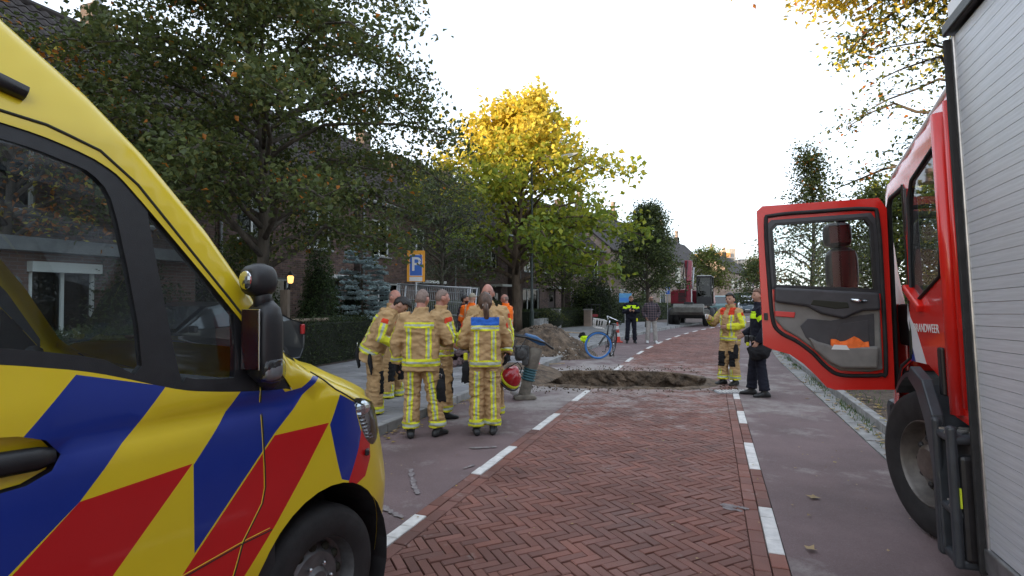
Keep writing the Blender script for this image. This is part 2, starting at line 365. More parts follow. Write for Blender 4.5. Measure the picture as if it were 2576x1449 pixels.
# ---- the dug trench: dirt walls and floor inside the hole, crumbs round it
def fbm(x, y, s, o=4): return noise.fractal(Vector((x * s, y * s, 3.7)), 1.0, 2.0, o)
def trench():
    V, F = [], []; n = 64; c = Vector((2.1, 11.45)); rings = 15
    for i in range(rings):
        k = i / (rings - 1)
        for j in range(n):
            a = 2 * math.pi * j / n; d = Vector((math.cos(a), math.sin(a)))
            # distance from centre to the rim
            best = 0
            for e in range(len(HOLE)):
                p, q = Vector(HOLE[e]) - c, Vector(HOLE[(e + 1) % len(HOLE)]) - c; dd = q - p; den = d.x * dd.y - d.y * dd.x
                if abs(den) < 1e-9: continue
                s_ = (p.x * dd.y - p.y * dd.x) / den; w_ = (p.x * d.y - p.y * d.x) / den
                if s_ > 0 and -1e-6 <= w_ <= 1 + 1e-6: best = s_
            kk = [1.16, 1.10, 1.05, 1.015, 1.0, .985, .965, .94, .91, .86, .78, .65, .5, .3, .02][i]
            zz = [-.012, .010, .022, .026, .02, -.10, -.22, -.33, -.42, -.48, -.52, -.55, -.57, -.58, -.58][i]
            p = c + d * best * kk; nz_ = fbm(p.x, p.y, 2.2)
            if i > 4: p = c + d * best * (kk + .035 * fbm(p.x * 1.0 + zz * 3, p.y + zz * 2, 3.2)); zz += .07 * fbm(p.x + zz, p.y, 4.1)
            else: zz += max(-.006, .028 * nz_) if i not in (0,) else 0
            V.append((p.x, p.y, zz))
    for i in range(rings - 1):
        for j in range(n): F.append([i * n + j, i * n + (j + 1) % n, (i + 1) * n + (j + 1) % n, (i + 1) * n + j])
    b = bmesh.new(); vs = [b.verts.new(v) for v in V]
    for f in F: b.faces.new([vs[i] for i in f])
    bmesh.ops.subdivide_edges(b, edges=b.edges, cuts=3, use_grid_fill=True)
    for v in b.verts:
        q = v.co; v.co += Vector((fbm(q.x + q.z, q.y, 9), fbm(q.y + 5, q.x + q.z, 9), fbm(q.x, q.y + q.z * 2, 11))) * (.05 if q.z < -.03 else .008) + (Vector((fbm(q.x, q.z * 2 + q.y, 3.3), fbm(q.y + 3, q.x + q.z, 3.3), 0)) * .10 if q.z < -.06 else Vector())
    bmesh.ops.recalc_face_normals(b, faces=b.faces)
    me = bpy.data.meshes.new('trench'); b.to_mesh(me); b.free(); me.materials.append(M_sand); me.shade_smooth() if hasattr(me, 'shade_smooth') else None
    o = link('trench', me); o['kind'] = 'structure'
trench()
def heap(name, label, c, rx, ry, h, seed, m, cat, n=84):
    b = bmesh.new(); vs = {}
    for i in range(n + 1):
        for j in range(n + 1):
            x, y = (i / n * 2 - 1) * 1.25, (j / n * 2 - 1) * 1.25; r = math.hypot(x, y) * (1 + .18 * noise.noise(Vector((x * 1.4, y * 1.4, seed)))); k = max(0, 1 - r)
            z = h * min(k * 1.35, 1 - (1 - min(1, k * 1.1)) ** 1.6) + (.10 * noise.fractal(Vector((x * 3, y * 3, seed)), 1, 2, 5) + .05 * noise.fractal(Vector((x * 9, y * 9, seed)), 1, 2, 4) + .045 * noise.noise(Vector((x * 24, y * 24, seed)))) * min(1, k * 5) * h * 1.3 - (.03 if k <= 0 else 0)
            vs[i, j] = b.verts.new((x * rx, y * ry, z))
    for i in range(n):
        for j in range(n): b.faces.new((vs[i, j], vs[i + 1, j], vs[i + 1, j + 1], vs[i, j + 1]))
    bmesh.ops.delete(b, geom=[f for f in b.faces if all(v.co.z < -.02 for v in f.verts)], context='FACES')
    me = bpy.data.meshes.new(name); b.to_mesh(me); b.free(); me.materials.append(m)
    for p in me.polygons: p.use_smooth = True
    o = link(name, me); o.location = c; tag(o, label, cat); return o
heap('dirt_pile', 'brown heap of dug soil and stones beside the bicycle', (.92, 16.35, -.002), 1.55, 1.65, .86, 3, M_sand, 'soil heap')
heap('dirt_pile', 'low spread of loose soil between the rammer and the trench', (.10, 12.6, -.002), 1.1, 1.35, .17, 9, M_sand, 'soil heap', 60)
# stones and clods
M_stone = mat('pale_pebble', (.33, .30, .27), .85, var=.3, vscale=6)
def clods():
    rnd = random.Random(12); mb = MB()
    def clod(c, r):
        v = []; q = Euler((rnd.random() * 6, rnd.random() * 6, rnd.random() * 6)).to_matrix()
        for p in ((1, 0, 0), (-1, 0, 0), (0, 1, 0), (0, -1, 0), (0, 0, 1), (0, 0, -1)): v.append(Vector(c) + q @ (Vector(p) * r * rnd.uniform(.6, 1.1)))
        mb.add(v, [(0, 2, 4), (2, 1, 4), (1, 3, 4), (3, 0, 4), (2, 0, 5), (1, 2, 5), (3, 1, 5), (0, 3, 5)], rnd.choice((0, 0, 1, 2)))
    for k in range(2100):
        if k < 1100:
            a = rnd.random() * 6.28; rr = math.sqrt(rnd.random()); x, y = .92 + 1.5 * rr * math.cos(a), 16.35 + 1.6 * rr * math.sin(a); z = .86 * max(0, min((1 - rr) * 1.3, 1)) * .97
            clod((x, y, z), rnd.uniform(.010, .05))
        elif k < 1750:
            x, y = rnd.uniform(-.6, 4.2), rnd.choice((rnd.gauss(10.2, .25), rnd.gauss(12.9, .35)))
            if not inpoly((x, y), HOLE): clod((x, y, .008), rnd.uniform(.006, .028))
        else: clod((rnd.uniform(.5, 3.7), rnd.uniform(10.7, 12.4), -.5), rnd.uniform(.02, .09))
    mb.build('soil_crumbs', [M_sand, M_stone, M_soil], fix=False)['kind'] = 'stuff'
clods()
# drain cover near the right line
M_iron = mat('worn_iron', (.22, .22, .23), .55, metal=.4, var=.3, vscale=14)
def drain():
    p = at(1842, 986); o = thing('drain_cover', 'worn grey metal service cover set in the bricks by the right dashes', 'drain cover', (p.x, p.y, 0), -PH + .33)
    mb = MB(); mb.box((0, 0, .004), (.62, .36, .012)); mb.build('frame', M_iron, o, bevel=.004)
    mb = MB()
    for i in range(9): mb.box((-.24 + i * .06, 0, .014), (.03, .28, .01))
    mb.build('ribs', M_white, o)
drain()
# scattered fallen leaves and grass on the right verge, litter on the road
def litter():
    rnd = random.Random(33); V, F, mi = [], [], []
    def leaf(x, y, z, s):
        b = len(V); a = rnd.random() * 6.28; t1, t2 = rnd.gauss(0, .3), rnd.gauss(0, .3)
        for (p, q) in ((-1, 0), (-.35, -.5), (.1, -.95), (.25, -.35), (1, -.1), (.3, .3), (.15, .9), (-.35, .45)):
            V.append((x + s * (p * math.cos(a) - q * math.sin(a)), y + s * (p * math.sin(a) + q * math.cos(a)), z + .006 + s * abs(p * t1 + q * t2)))
        F.append(list(range(b, b + 8))); mi.append(rnd.choice((0, 0, 1, 2, 3)))
    for k in range(900):
        t = rnd.uniform(4, 26); u = KR - rnd.uniform(-.4, .32) if rnd.random() < .8 else KR + rnd.uniform(.2, 3); p = street(t, u)
        leaf(p.x, p.y, .008 if u < KR else .125 if u < KR + .13 else .07, rnd.uniform(.02, .05))
    for k in range(230):
        t = rnd.uniform(3.5, 11) ; u = rnd.uniform(KL + .1, KR); p = street(t, u)
        if not inpoly(p[:2], HOLE): leaf(p.x, p.y, .004, rnd.uniform(.005, .016))
    for px, py, s in ((2045, 1253, .06), (2040, 1385, .05), (2000, 1180, .02), (2032, 1005, .05), (2100, 1165, .025), (2035, 1300, .02), (1000, 1075, .06), (1028, 1050, .05), (990, 1085, .04), (1012, 1062, .05)): p = at(px, py); leaf(p.x, p.y, .004, s)
    for k in range(240):
        t = rnd.uniform(4.5, 12); p = street(t, KL + abs(rnd.gauss(0, .12)) + .02); leaf(p.x, p.y, .004, rnd.uniform(.015, .04))
    me = bpy.data.meshes.new('fallen_leaves'); me.from_pydata(V, [], F)
    for c in ((.30, .20, .08), (.16, .09, .04), (.42, .30, .16), (.33, .24, .04)): me.materials.append(leafmat('dry_leaf', c, .15))
    me.polygons.foreach_set('material_index', mi); link('fallen_leaves', me)['kind'] = 'stuff'
    V, F = [], []
    for k in range(5000):
        if rnd.random() < .35: t, u, z = rnd.uniform(5, 22), KR + rnd.gauss(-.03, .07), .0
        else: t, u, z = rnd.uniform(3, 40), KR + .14 + abs(rnd.gauss(0, 1.3)), .06
        if noise.noise(Vector((t * .7, u * 2, 1))) < -.05: continue
        p = street(t, u, z); a = rnd.random() * 6.28; h = rnd.uniform(.03, .10); b = len(V); w_ = .006
        V += [(p.x - w_ * math.cos(a), p.y - w_ * math.sin(a), z), (p.x + w_ * math.cos(a), p.y + w_ * math.sin(a), z), (p.x + rnd.gauss(0, .03), p.y + rnd.gauss(0, .03), z + h)]; F.append((b, b + 1, b + 2))
    me = bpy.data.meshes.new('verge_grass'); me.from_pydata(V, [], F); me.materials.append(M_grass); link('verge_grass', me)['kind'] = 'stuff'
litter()
# ================================================================ ambulance
M_yel = mat('ambulance_yellow', (.74, .55, .018), .28, spec=.5, coat=.35, var=.05, vscale=1.3)
M_blu = mat('stripe_blue', (.008, .03, .26), .3, coat=.35, var=.06, vscale=1.5)
M_red = mat('stripe_red', (.55, .012, .014), .3, coat=.35, var=.06, vscale=1.5)
M_blk = mat('black_plastic', (.014, .014, .016), .42, var=.2, vscale=20, bump=.0006, bscale=300)
M_rub = mat('black_rubber', (.016, .015, .016), .75, var=.35, vscale=12, bump=.001, bscale=120)
M_gap = mat('panel_gap', (.02, .02, .012), .8)
M_int = mat('dark_interior', (.03, .03, .033), .8, var=.2, vscale=6)
M_seat = mat('grey_seat_cloth', (.06, .065, .07), .9, var=.2, vscale=30, bump=.002, bscale=200)
M_glass = glassmat('side_glass', (.78, .83, .85))
M_clear = glassmat('clear_glass', (.80, .85, .85))
M_chrome = mat('chrome', (.75, .76, .78), .12, metal=1)
M_alu = mat('dull_alloy', (.42, .42, .43), .38, metal=.9, var=.2, vscale=10)
M_steelw = mat('grey_steel_wheel', (.16, .16, .165), .5, metal=.7, var=.25, vscale=12)
M_lens = glassmat('lamp_lens', (.86, .9, .92), .03)
def amp(s, W0=.40, A=.585):
    """flat side coordinate -> (distance behind bumper s, half width)"""
    return s
def van_a2sw(a):
    if a >= .95: return a, .985
    f = max(0, math.pi / 2 - (.95 - a) / .667); return .20 + .75 * (1 - math.cos(f)), .40 + .585 * math.sin(f)
def van_s2a(s):
    if s >= .95: return s
    f = math.acos(max(-1, min(1, 1 - (max(s, .2) - .2) / .75))); return .95 - (math.pi / 2 - f) * .667
A_MIN = .95 - math.pi / 2 * .667
def shift(h): return 0 if h < .62 else .50 * (h - .62) ** 1.35
TOP = [(A_MIN, .98), (.05, 1.03), (.3, 1.085), (.55, 1.14), (.8, 1.215), (1.0, 1.29), (1.12, 1.345), (1.22, 1.42), (1.39, 1.70), (1.56, 1.93), (1.72, 2.11), (1.93, 2.34), (2.14, 2.52), (2.4, 2.63), (2.8, 2.68), (5.9, 2.68)]
def topz(a):
    for (x0, z0), (x1, z1) in zip(TOP, TOP[1:]):
        if a <= x1: return z0 + (z1 - z0) * max(0, (a - x0)) / (x1 - x0)
    return TOP[-1][1]
def van_map(a, h):
    """flat (a,h) -> local x (right), y (forward), z for the right side"""
    s, wd = van_a2sw(a)
    if h > 1.33: wd -= .10 * (h - 1.33)
    if h > 2.15: wd -= .22 * (h - 2.15)
    if h < .62: wd -= .16 * (.62 - h) ** 1.2
    wd -= .012 * math.exp(-((h - 1.23 + .04 * (a - 1.4)) / .03) ** 2) * (1 if a > 1.0 else max(0, (a - .6) / .4))      # pressed crease
    d = topz(a) - h; rr = .07 if a < 1.2 else .10
    if d < rr: wd -= rr * .9 * (1 - math.sqrt(max(0, 1 - (1 - max(d, 0) / rr) ** 2)))
    sh = shift(h) * (max(0, 1 - max(0, a) / 1.0))
    return Vector((wd, -(s + sh), h))
def flatcut(outline, grid, polys):
    """planar sheet over (a,h) cut along the edges of every polygon; returns bmesh"""
    b = bmesh.new(); a0 = min(p[0] for p in outline); a1 = max(p[0] for p in outline); h0 = min(p[1] for p in outline); h1 = max(p[1] for p in outline)
    na, nh = int((a1 - a0) / grid) + 1, int((h1 - h0) / grid) + 1
    g = [[b.verts.new((a0 + (a1 - a0) * i / na, h0 + (h1 - h0) * j / nh, 0)) for j in range(nh + 1)] for i in range(na + 1)]
    for i in range(na):
        for j in range(nh): b.faces.new((g[i][j], g[i + 1][j], g[i + 1][j + 1], g[i][j + 1]))
    for poly in [outline] + polys:
        n = len(poly)
        for i in range(n):
            p, q = Vector((*poly[i], 0)), Vector((*poly[(i + 1) % n], 0)); d = q - p
            if d.length < 1e-6: continue
            m = .002; lo = (min(p.x, q.x) - m, min(p.y, q.y) - m); hi = (max(p.x, q.x) + m, max(p.y, q.y) + m)
            fs = []
            for f in b.faces:
                xs = [v.co.x for v in f.verts]; ys = [v.co.y for v in f.verts]
                if max(xs) >= lo[0] and min(xs) <= hi[0] and max(ys) >= lo[1] and min(ys) <= hi[1]: fs.append(f)
            es = {e for f in fs for e in f.edges}; vs = {v for f in fs for v in f.verts}
            bmesh.ops.bisect_plane(b, geom=list(vs) + list(es) + fs, plane_co=p, plane_no=Vector((d.y, -d.x, 0)), dist=1e-5)
    bmesh.ops.delete(b, geom=[f for f in b.faces if not inpoly(f.calc_center_median().xy, outline)], context='FACES')
    return b
S = lambda pts: [(van_s2a(s), h) for s, h in pts]
ARCH = [(1.0 + .43 * math.cos(a), .345 + .455 * math.sin(a)) for a in [math.pi * (-.12 + 1.24 * i / 22) for i in range(23)]]
ARCH = S([(s, h) for s, h in ARCH])
ARCH2 = [(4.55 + .41 * math.cos(a), .345 + .43 * math.sin(a)) for a in [math.pi * (-.12 + 1.24 * i / 18) for i in range(19)]]
WIN = [(2.95, 1.60), (2.95, 2.14), (2.40, 2.155), (2.16, 2.14), (2.02, 2.115), (1.90, 2.07), (1.80, 1.975), (1.46, 1.575), (1.235, 1.285), (1.25, 1.275), (1.44, 1.292), (1.60, 1.315), (1.72, 1.342), (1.93, 1.415), (2.08, 1.452), (2.3, 1.485), (2.9, 1.52)]
GL1 = [(2.82, 1.62), (2.82, 2.09), (2.40, 2.105), (2.16, 2.095), (2.03, 2.07), (1.93, 2.03), (1.875, 1.90), (1.82, 1.43), (1.93, 1.462), (2.08, 1.498), (2.3, 1.53), (2.75, 1.56)]
GL2 = [(1.775, 1.90), (1.765, 1.93), (1.735, 1.915), (1.62, 1.785), (1.49, 1.625), (1.475, 1.58), (1.485, 1.375), (1.51, 1.352), (1.62, 1.362), (1.675, 1.375), (1.70, 1.40)]
def soft(poly, n=4):
    out = []
    for i in range(len(poly)):
        p0, p1, p2, p3 = [Vector(poly[(i + q) % len(poly)]) for q in (-1, 0, 1, 2)]
        for j in range(n):
            t = j / n; q = .5 * (2 * p1 + (p2 - p0) * t + (2 * p0 - 5 * p1 + 4 * p2 - p3) * t * t + (-p0 + 3 * p1 - 3 * p2 + p3) * t ** 3); out.append((q.x, q.y))
    return out
WIN, GL1, GL2 = soft(WIN, 3), soft(GL1, 3), soft(GL2, 3)
STRIPES = [   # (material, polygon) on the right side
    (1, [(2.01, 1.425), (1.75, 1.355), (2.00, 1.05), (2.19, .885), (2.60, .55), (2.60, .80), (2.19, 1.195), (2.15, 1.255)]),
    (2, [(2.00, 1.05), (1.655, 1.072), (1.91, .79), (2.10, .58), (2.50, .58), (2.155, .905)]),
    (1, [(1.45, 1.318), (1.30, 1.303), (1.255, 1.262), (1.17, 1.268), (1.10, 1.31), (1.06, 1.30), (1.16, 1.235), (1.31, 1.105), (1.645, .755), (1.652, 1.066)]),
    (2, [(1.31, 1.095), (1.015, 1.088), (1.16, .90), (1.30, .735), (1.45, .58), (1.80, .58), (1.645, .745)]),
    (1, [(.93, 1.205), (.80, 1.15), (.79, 1.10), (.75, .99), (.80, .90), (.87, .785), (.93, .81), (1.01, 1.078)]),
    (2, [(.745, 1.01), (.70, .945), (.66, .93), (.67, .85), (.74, .77), (.87, .745), (.88, .785), (.79, .92)]),
    (1, [(3.05, 1.42), (2.75, 1.42), (2.98, 1.05), (3.42, .55), (3.42, .80)]), (2, [(2.98, 1.05), (2.66, 1.07), (3.1, .58), (3.4, .58)]),
    (1, [(4.05, 1.42), (3.75, 1.42), (3.98, 1.05), (4.2, .85), (4.3, .95)]), (2, [(3.98, 1.05), (3.66, 1.07), (4.06, .6), (4.12, .78), (4.2, .84)]),
    (1, [(5.05, 1.42), (4.75, 1.42), (4.98, 1.05), (5.42, .55), (5.42, .80)]), (2, [(4.98, 1.05), (4.66, 1.07), (5.0, .6), (5.4, .58)]),
]
STRIPES = [(m, S(p)) for m, p in STRIPES]
HEADL0 = S([(.42, 1.075), (.58, 1.125), (.70, 1.155), (.80, 1.165), (.79, 1.11), (.745, 1.01), (.70, .945), (.62, .90), (.5, .93), (.42, 1.0)])
HEADL = soft(HEADL0, 3)
HANDLE = S([(2.40, 1.31), (2.15, 1.275), (2.085, 1.25), (2.045, 1.20), (2.07, 1.16), (2.13, 1.135), (2.40, 1.12)])
van = thing('ambulance', 'yellow ambulance van with blue and red diagonal stripes, nose pointing up the street', 'ambulance', (-1.245, 3.883, 0), -R(27))
def side_panel(mirror):
    sg = -1 if mirror else 1
    out = [(A_MIN, .33), (.3, .30), (1.45, .36), (5.9, .40)] + [(a, z - .002) for a, z in reversed(TOP)]
    if True:
        b = flatcut(out, .06, [ARCH, ARCH2, WIN, HEADL, HANDLE] + [[(a, z - q) for a, z in TOP] + [(5.9, .1), (A_MIN, .1)] for q in (.012, .03, .055, .085)] + [p for _, p in STRIPES])
    dead, mi = [], {}
    for f in b.faces:
        c = f.calc_center_median(); p = (c.x, c.y)
        if inpoly(p, ARCH) or inpoly(p, ARCH2) or inpoly(p, WIN) or inpoly(p, HEADL) or (inpoly(p, HANDLE)): dead.append(f); continue
        for m, poly in STRIPES:
            if inpoly(p, poly): f.material_index = m
    bmesh.ops.delete(b, geom=dead, context='FACES')
    bmesh.ops.triangulate(b, faces=[f for f in b.faces if len(f.verts) > 4])
    norms = {}
    for v in b.verts:
        a, h = v.co.x, v.co.y; e = .004; p = van_map(a, h); da = van_map(a + e, h) - van_map(a - e, h); dh = van_map(a, h + e) - van_map(a, h - e)
        nn = dh.cross(da); nn.normalize()
        if nn.x < 0 and abs(nn.x) > .2: nn = -nn
        norms[v.index] = (p, nn)
    b.verts.index_update(); pn = [norms[i] if i in norms else None for i in range(len(b.verts))]
    co = []; ns = []
    for v in b.verts:
        a, h = v.co.x, v.co.y; p = van_map(a, h); e = .004; da = van_map(a + e, h) - van_map(a - e, h); dh = van_map(a, h + e) - van_map(a, h - e); nn = dh.cross(da)
        nn = nn.normalized() if nn.length > 1e-9 else Vector((1, 0, 0))
        if nn.x < 0: nn = -nn
        co.append((sg * p.x, p.y, p.z)); ns.append((sg * nn.x, nn.y, nn.z))
    for v, c in zip(b.verts, co): v.co = c
    if not mirror: bmesh.ops.reverse_faces(b, faces=b.faces)
    me = bpy.data.meshes.new('side_panel'); b.to_mesh(me); b.free()
    for m in (M_yel, M_blu, M_red): me.materials.append(m)
    for p in me.polygons: p.use_smooth = True
    me.normals_split_custom_set_from_vertices(ns)
    o = link('side_panel', me, van)
    # window surround (black), glass, pillar
    def patch(name, poly, off, m, holes=(), grid=.08, parent=van, thick=.012):
        b = flatcut(poly, grid, list(holes)); bmesh.ops.delete(b, geom=[f for f in b.faces if any(inpoly(f.calc_center_median().xy, h) for h in holes)], context='FACES')
        for v in b.verts:
            p = van_map(v.co.x, v.co.y); v.co = (sg * (p.x + off), p.y, p.z)
        if thick:
            bmesh.ops.recalc_face_normals(b, faces=b.faces)
            g = bmesh.ops.extrude_face_region(b, geom=b.faces[:]); vs = [q for q in g['geom'] if isinstance(q, bmesh.types.BMVert)]
            bmesh.ops.translate(b, vec=(-sg * thick, 0, 0), verts=vs); bmesh.ops.recalc_face_normals(b, faces=b.faces)
        me = bpy.data.meshes.new(name); b.to_mesh(me); b.free(); me.materials.append(m)
        return link(name, me, parent)
    patch('window_surround', WIN, -.006, M_blk, [GL1, GL2], thick=.03)
    patch('door_glass', GL1, -.012, M_glass, thick=0); patch('quarter_glass', GL2, -.012, M_glass, thick=0)
    patch('cab_lining', [(1.26, .5), (2.98, .5), (2.98, 2.5), (2.2, 2.42), (1.95, 2.24), (1.72, 2.0), (1.46, 1.68), (1.30, 1.42)], -.045, M_int, [WIN], thick=0)
    # handle bowl and bar
    hb = patch('handle_bowl', HANDLE, -.035, M_yel, thick=.02)
    mb = MB(); pts = [van_map(a, h) for a, h in ((2.30, 1.215), (2.2, 1.205), (2.1, 1.20), (2.06, 1.20))]
    mb.tube([(sg * (p.x - .004), p.y, p.z) for p in pts], [.022, .025, .024, .017], 10, flat=1.4); mb.build('door_handle', M_blk, van, smooth=True)
    # panel gaps
    def gap(pts, r=.0026, m=M_gap, off=.0):
        q = []
        for (a, h), (a2, h2) in zip(pts, pts[1:]):
            n = max(2, int(math.hypot(a2 - a, h2 - h) / .04))
            q += [(a + (a2 - a) * i / n, h + (h2 - h) * i / n) for i in range(n)]
        q.append(pts[-1]); P = [van_map(*p) for p in q]; mb = MB(); mb.tube([(sg * (p.x + off), p.y, p.z) for p in P], r, 6); return mb.build('panel_gap', m, van, smooth=True)
    seam = S([(1.375, 1.30), (1.37, 1.18), (1.355, .98), (1.352, .90), (1.365, .84), (1.45, .72), (1.49, .60), (1.50, .42)])
    gap(seam); gap([(a + .006, h) for a, h in seam], .0017, M_yel)
    gap(S([(1.72, .685), (1.45, .715), (1.32, .72)])); gap(S([(1.72, .693), (1.45, .723), (1.33, .73)]), .0017, M_yel)
    gap([(2.75, 2.19), (2.20, 2.18), (2.06, 2.165), (1.92, 2.12), (1.81, 2.03), (1.5, 1.655), (1.28, 1.38)], .005)
    gap(S([(1.10, 1.325), (.95, 1.23), (.78, 1.15), (.70, 1.12)]), .004)
    gap([(2.95, 2.14), (2.96, 1.4), (2.95, .42)])
    # headlight
    hl = patch('headlight', HEADL, -.05, M_alu, thick=.02); hl['label'] = 'clear headlight with small reflectors'
    patch('lens', HEADL, .002, M_lens, thick=0, parent=hl, grid=.04)
    mb = MB()
    p = van_map(van_s2a(.68), 1.10); mb.ball((sg * (p.x - .025), p.y, p.z), (.03, .06, .04))
    for i in range(7):
        p = van_map(van_s2a(.72 - .014 * i), 1.06 - .02 * i); mb.box((sg * (p.x - .012), p.y, p.z), (.02, .03, .008))
    mb.build('reflector', M_chrome, hl, smooth=False)
    # side marker lamp
    p = van_map(van_s2a(.705), .885); mb = MB(); mb.box((0, 0, 0), (.022, .055, .022)); o = mb.build('side_marker', M_clear, van, bevel=.006); o.location = (sg * (p.x + .004), p.y, p.z); o.rotation_euler = (0, 0, sg * .75)
    mb = MB(); mb.box((0, 0, 0), (.018, .062, .028)); o2 = mb.build('marker_base', M_blk, van, bevel=.004); o2.location = (sg * p.x, p.y, p.z); o2.rotation_euler = (0, 0, sg * .75)
    # roof side lamp bar
    mb = MB(); pts = [van_map(a, h) for a, h in ((2.42, 2.315), (2.25, 2.285), (2.105, 2.245))]
    mb.tube([(sg * (p.x + .012), p.y, p.z) for p in pts], [.028, .028, .024], 8, flat=1.0); mb.build('side_lamp_bar', M_blk, van, smooth=True)
    # A-pillar/wing mirror
    mr = MB(); c = Vector((sg * 1.105, -1.30, 1.52))
    def shell(cx, cy, cz, rx, ry, rz, mb, p=3.2):
        rs = []
        for i in range(11):
            k = -1 + 2 * i / 10; k = max(-.985, min(.985, k)); q = (1 - abs(k) ** p) ** (1 / p)
            rs.append([(cx + rx * q * math.copysign(abs(math.cos(a)) ** .7, math.cos(a)), cy + ry * q * math.copysign(abs(math.sin(a)) ** .7, math.sin(a)), cz + rz * k) for a in [2 * math.pi * j / 18 for j in range(18)]])
        mb.rings(rs)
    shell(sg * 1.03, -1.40, 1.485, .068, .056, .16, mr, 3.6); shell(sg * 1.02, -1.42, 1.72, .062, .062, .066, mr, 2.5); mr.tube([(sg * 1.03, -1.41, 1.60), (sg * 1.03, -1.41, 1.70)], .035, 10)
    mr.tube([(sg * .93, -1.33, 1.33), (sg * .98, -1.34, 1.33), (sg * 1.03, -1.38, 1.37)], [.06, .05, .05], 10)
    m = mr.build('mirror', M_blk, van, smooth=True)
    mb = MB(); mb.box((sg * 1.03, -1.462, 1.495), (.10, .006, .23)); mb.build('mirror_glass', M_chrome, m, bevel=.002)
    mb = MB(); mb.ball((sg * 1.018, -1.476, 1.72), (.036, .012, .036), 14, 8); mb.build('small_mirror_glass', M_chrome, m, bevel=.002)
    mb = MB(); shell(sg * 1.066, -1.395, 1.375, .04, .052, .05, mb); mb.build('indicator', M_lens, m, smooth=True)
    mb = MB(); shell(sg * 1.062, -1.395, 1.375, .032, .044, .042, mb); mb.build('indicator_bulb', M_alu, m, smooth=True)
side_panel(False); side_panel(True)
def van_shell():
    # bonnet, windscreen and roof, lofted across
    def section(a, n=12):
        p = van_map(a, topz(a) - .002); cr = .085 if a < 1.1 else .05 if a < 2.3 else .07
        return [Vector((p.x * math.cos(math.pi * j / n), p.y + (.05 * math.sin(math.pi * j / n) if 1.15 < a < 2.3 else .08 * math.sin(math.pi * j / n)), p.z + cr * math.sin(math.pi * j / n) ** .8)) for j in range(n + 1)]
    def loft(name, aa, m):
        V, F = [], []; n = 13
        for a in aa: V += section(a)
        for i in range(len(aa) - 1):
            for j in range(n - 1): F.append((i * n + j, i * n + j + 1, (i + 1) * n + j + 1, (i + 1) * n + j))
        mb = MB(); mb.add(V, F); return mb.build(name, m, van, smooth=True)
    loft('bonnet', [A_MIN, -.04, .05, .18, .3, .45, .6, .75, .9, 1.0, 1.1, 1.16], M_yel)
    loft('windscreen', [1.16, 1.22, 1.3, 1.39, 1.56, 1.72, 1.93, 2.04], M_clear)
    loft('roof', [2.04, 2.14, 2.4, 2.8, 3.4, 4.4, 5.9], M_yel)
    mb = MB()      # bumper and grille across the nose, rear doors
    hs = [.33, .45, .58, .7, .82, .94]; rs = []
    for h in hs:
        p = van_map(A_MIN, h); rs.append([(p.x * math.cos(math.pi * j / 10), p.y + .08 * math.sin(math.pi * j / 10), h) for j in range(11)])
    V = [p for r in rs for p in r]; F = [(i * 11 + j, i * 11 + j + 1, (i + 1) * 11 + j + 1, (i + 1) * 11 + j) for i in range(len(hs) - 1) for j in range(10)]
    mb.add(V, F); mb.build('front_bumper', M_yel, van, smooth=True)
    mb = MB()
    for i in range(5): mb.box((0, -.135, .66 + i * .055), (.62, .03, .022))
    mb.build('grille', M_blk, van, bevel=.004)
    mb = MB(); mb.box((0, -5.9, 1.52), (1.72, .04, 2.2)); mb.build('rear_doors', M_yel, van, bevel=.015)
    mb = MB(); mb.box((0, -3.6, .42), (1.7, 4.6, .1)); mb.box((0, -.75, .62), (1.05, .8, .5)); mb.box((0, -3.02, 1.45), (1.68, .04, 2.0)); mb.build('underbody', M_int, van)
    # cab inside
    mb = MB(); mb.prism([(-1.15, 1.28), (-1.55, 1.27), (-1.62, 1.05), (-1.45, .6), (-1.15, .6)], -.86, .86, frame=lambda a, b, d: (d, a, b)); mb.build('dashboard', M_int, van, bevel=.03)
    for sx in (-.5, .5):
        mb = MB(); mb.box((sx, -2.12, .86), (.5, .5, .16)); mb.box((sx, -2.38, 1.2), (.48, .13, .66), rot=Matrix.Rotation(R(-10), 3, 'X')); mb.box((sx, -2.46, 1.62), (.27, .09, .2), rot=Matrix.Rotation(R(-8), 3, 'X')); mb.build('seat', M_seat, van, bevel=.04)
    mb = MB(); mb.tube([(-.5 + .19 * math.cos(q), -1.72 - .10 * math.sin(q), 1.2 + .16 * math.sin(q)) for q in [2 * math.pi * i / 24 for i in range(24)]], .017, 8, close=True); mb.tube([(-.5, -1.72, 1.2), (-.5, -1.55, 1.1)], .035); mb.box((-.5, -1.725, 1.19), (.34, .02, .05)); mb.build('steering_wheel', M_blk, van, smooth=True)
    mb = MB(); mb.prism([(-1.62, 1.28), (-1.9, 1.2), (-2.0, .55), (-1.35, .55), (-1.35, 1.2)], .80, .90, frame=lambda a, b, d: (d, a, b)); mb.prism([(-1.62, 1.28), (-1.9, 1.2), (-2.0, .55), (-1.35, .55), (-1.35, 1.2)], -.90, -.80, frame=lambda a, b, d: (d, a, b)); mb.build('door_lining', M_int, van)
    # wheels
    def wheel(x, y, sx):
        w_ = thing('wheel', None, None, (x, y, .345)); w_.parent = van
        prof = [(.205, -.10), (.235, -.112), (.30, -.112), (.332, -.095), (.345, -.06), (.345, .06), (.332, .095), (.30, .112), (.235, .112), (.205, .10)]
        mb = MB(); mb.lathe(prof, 40, 'x', cap=False); mb.build('tyre', M_rub, w_, smooth=True)
        mb = MB(); mb.lathe([(.21, .10 * sx), (.205, .085 * sx), (.19, .03 * sx), (.165, .02 * sx), (.13, .055 * sx), (.07, .06 * sx), (.05, .075 * sx), (.001, .078 * sx)], 36, 'x', cap=False)
        mb.build('rim', M_steelw, w_, smooth=True, angle=30)
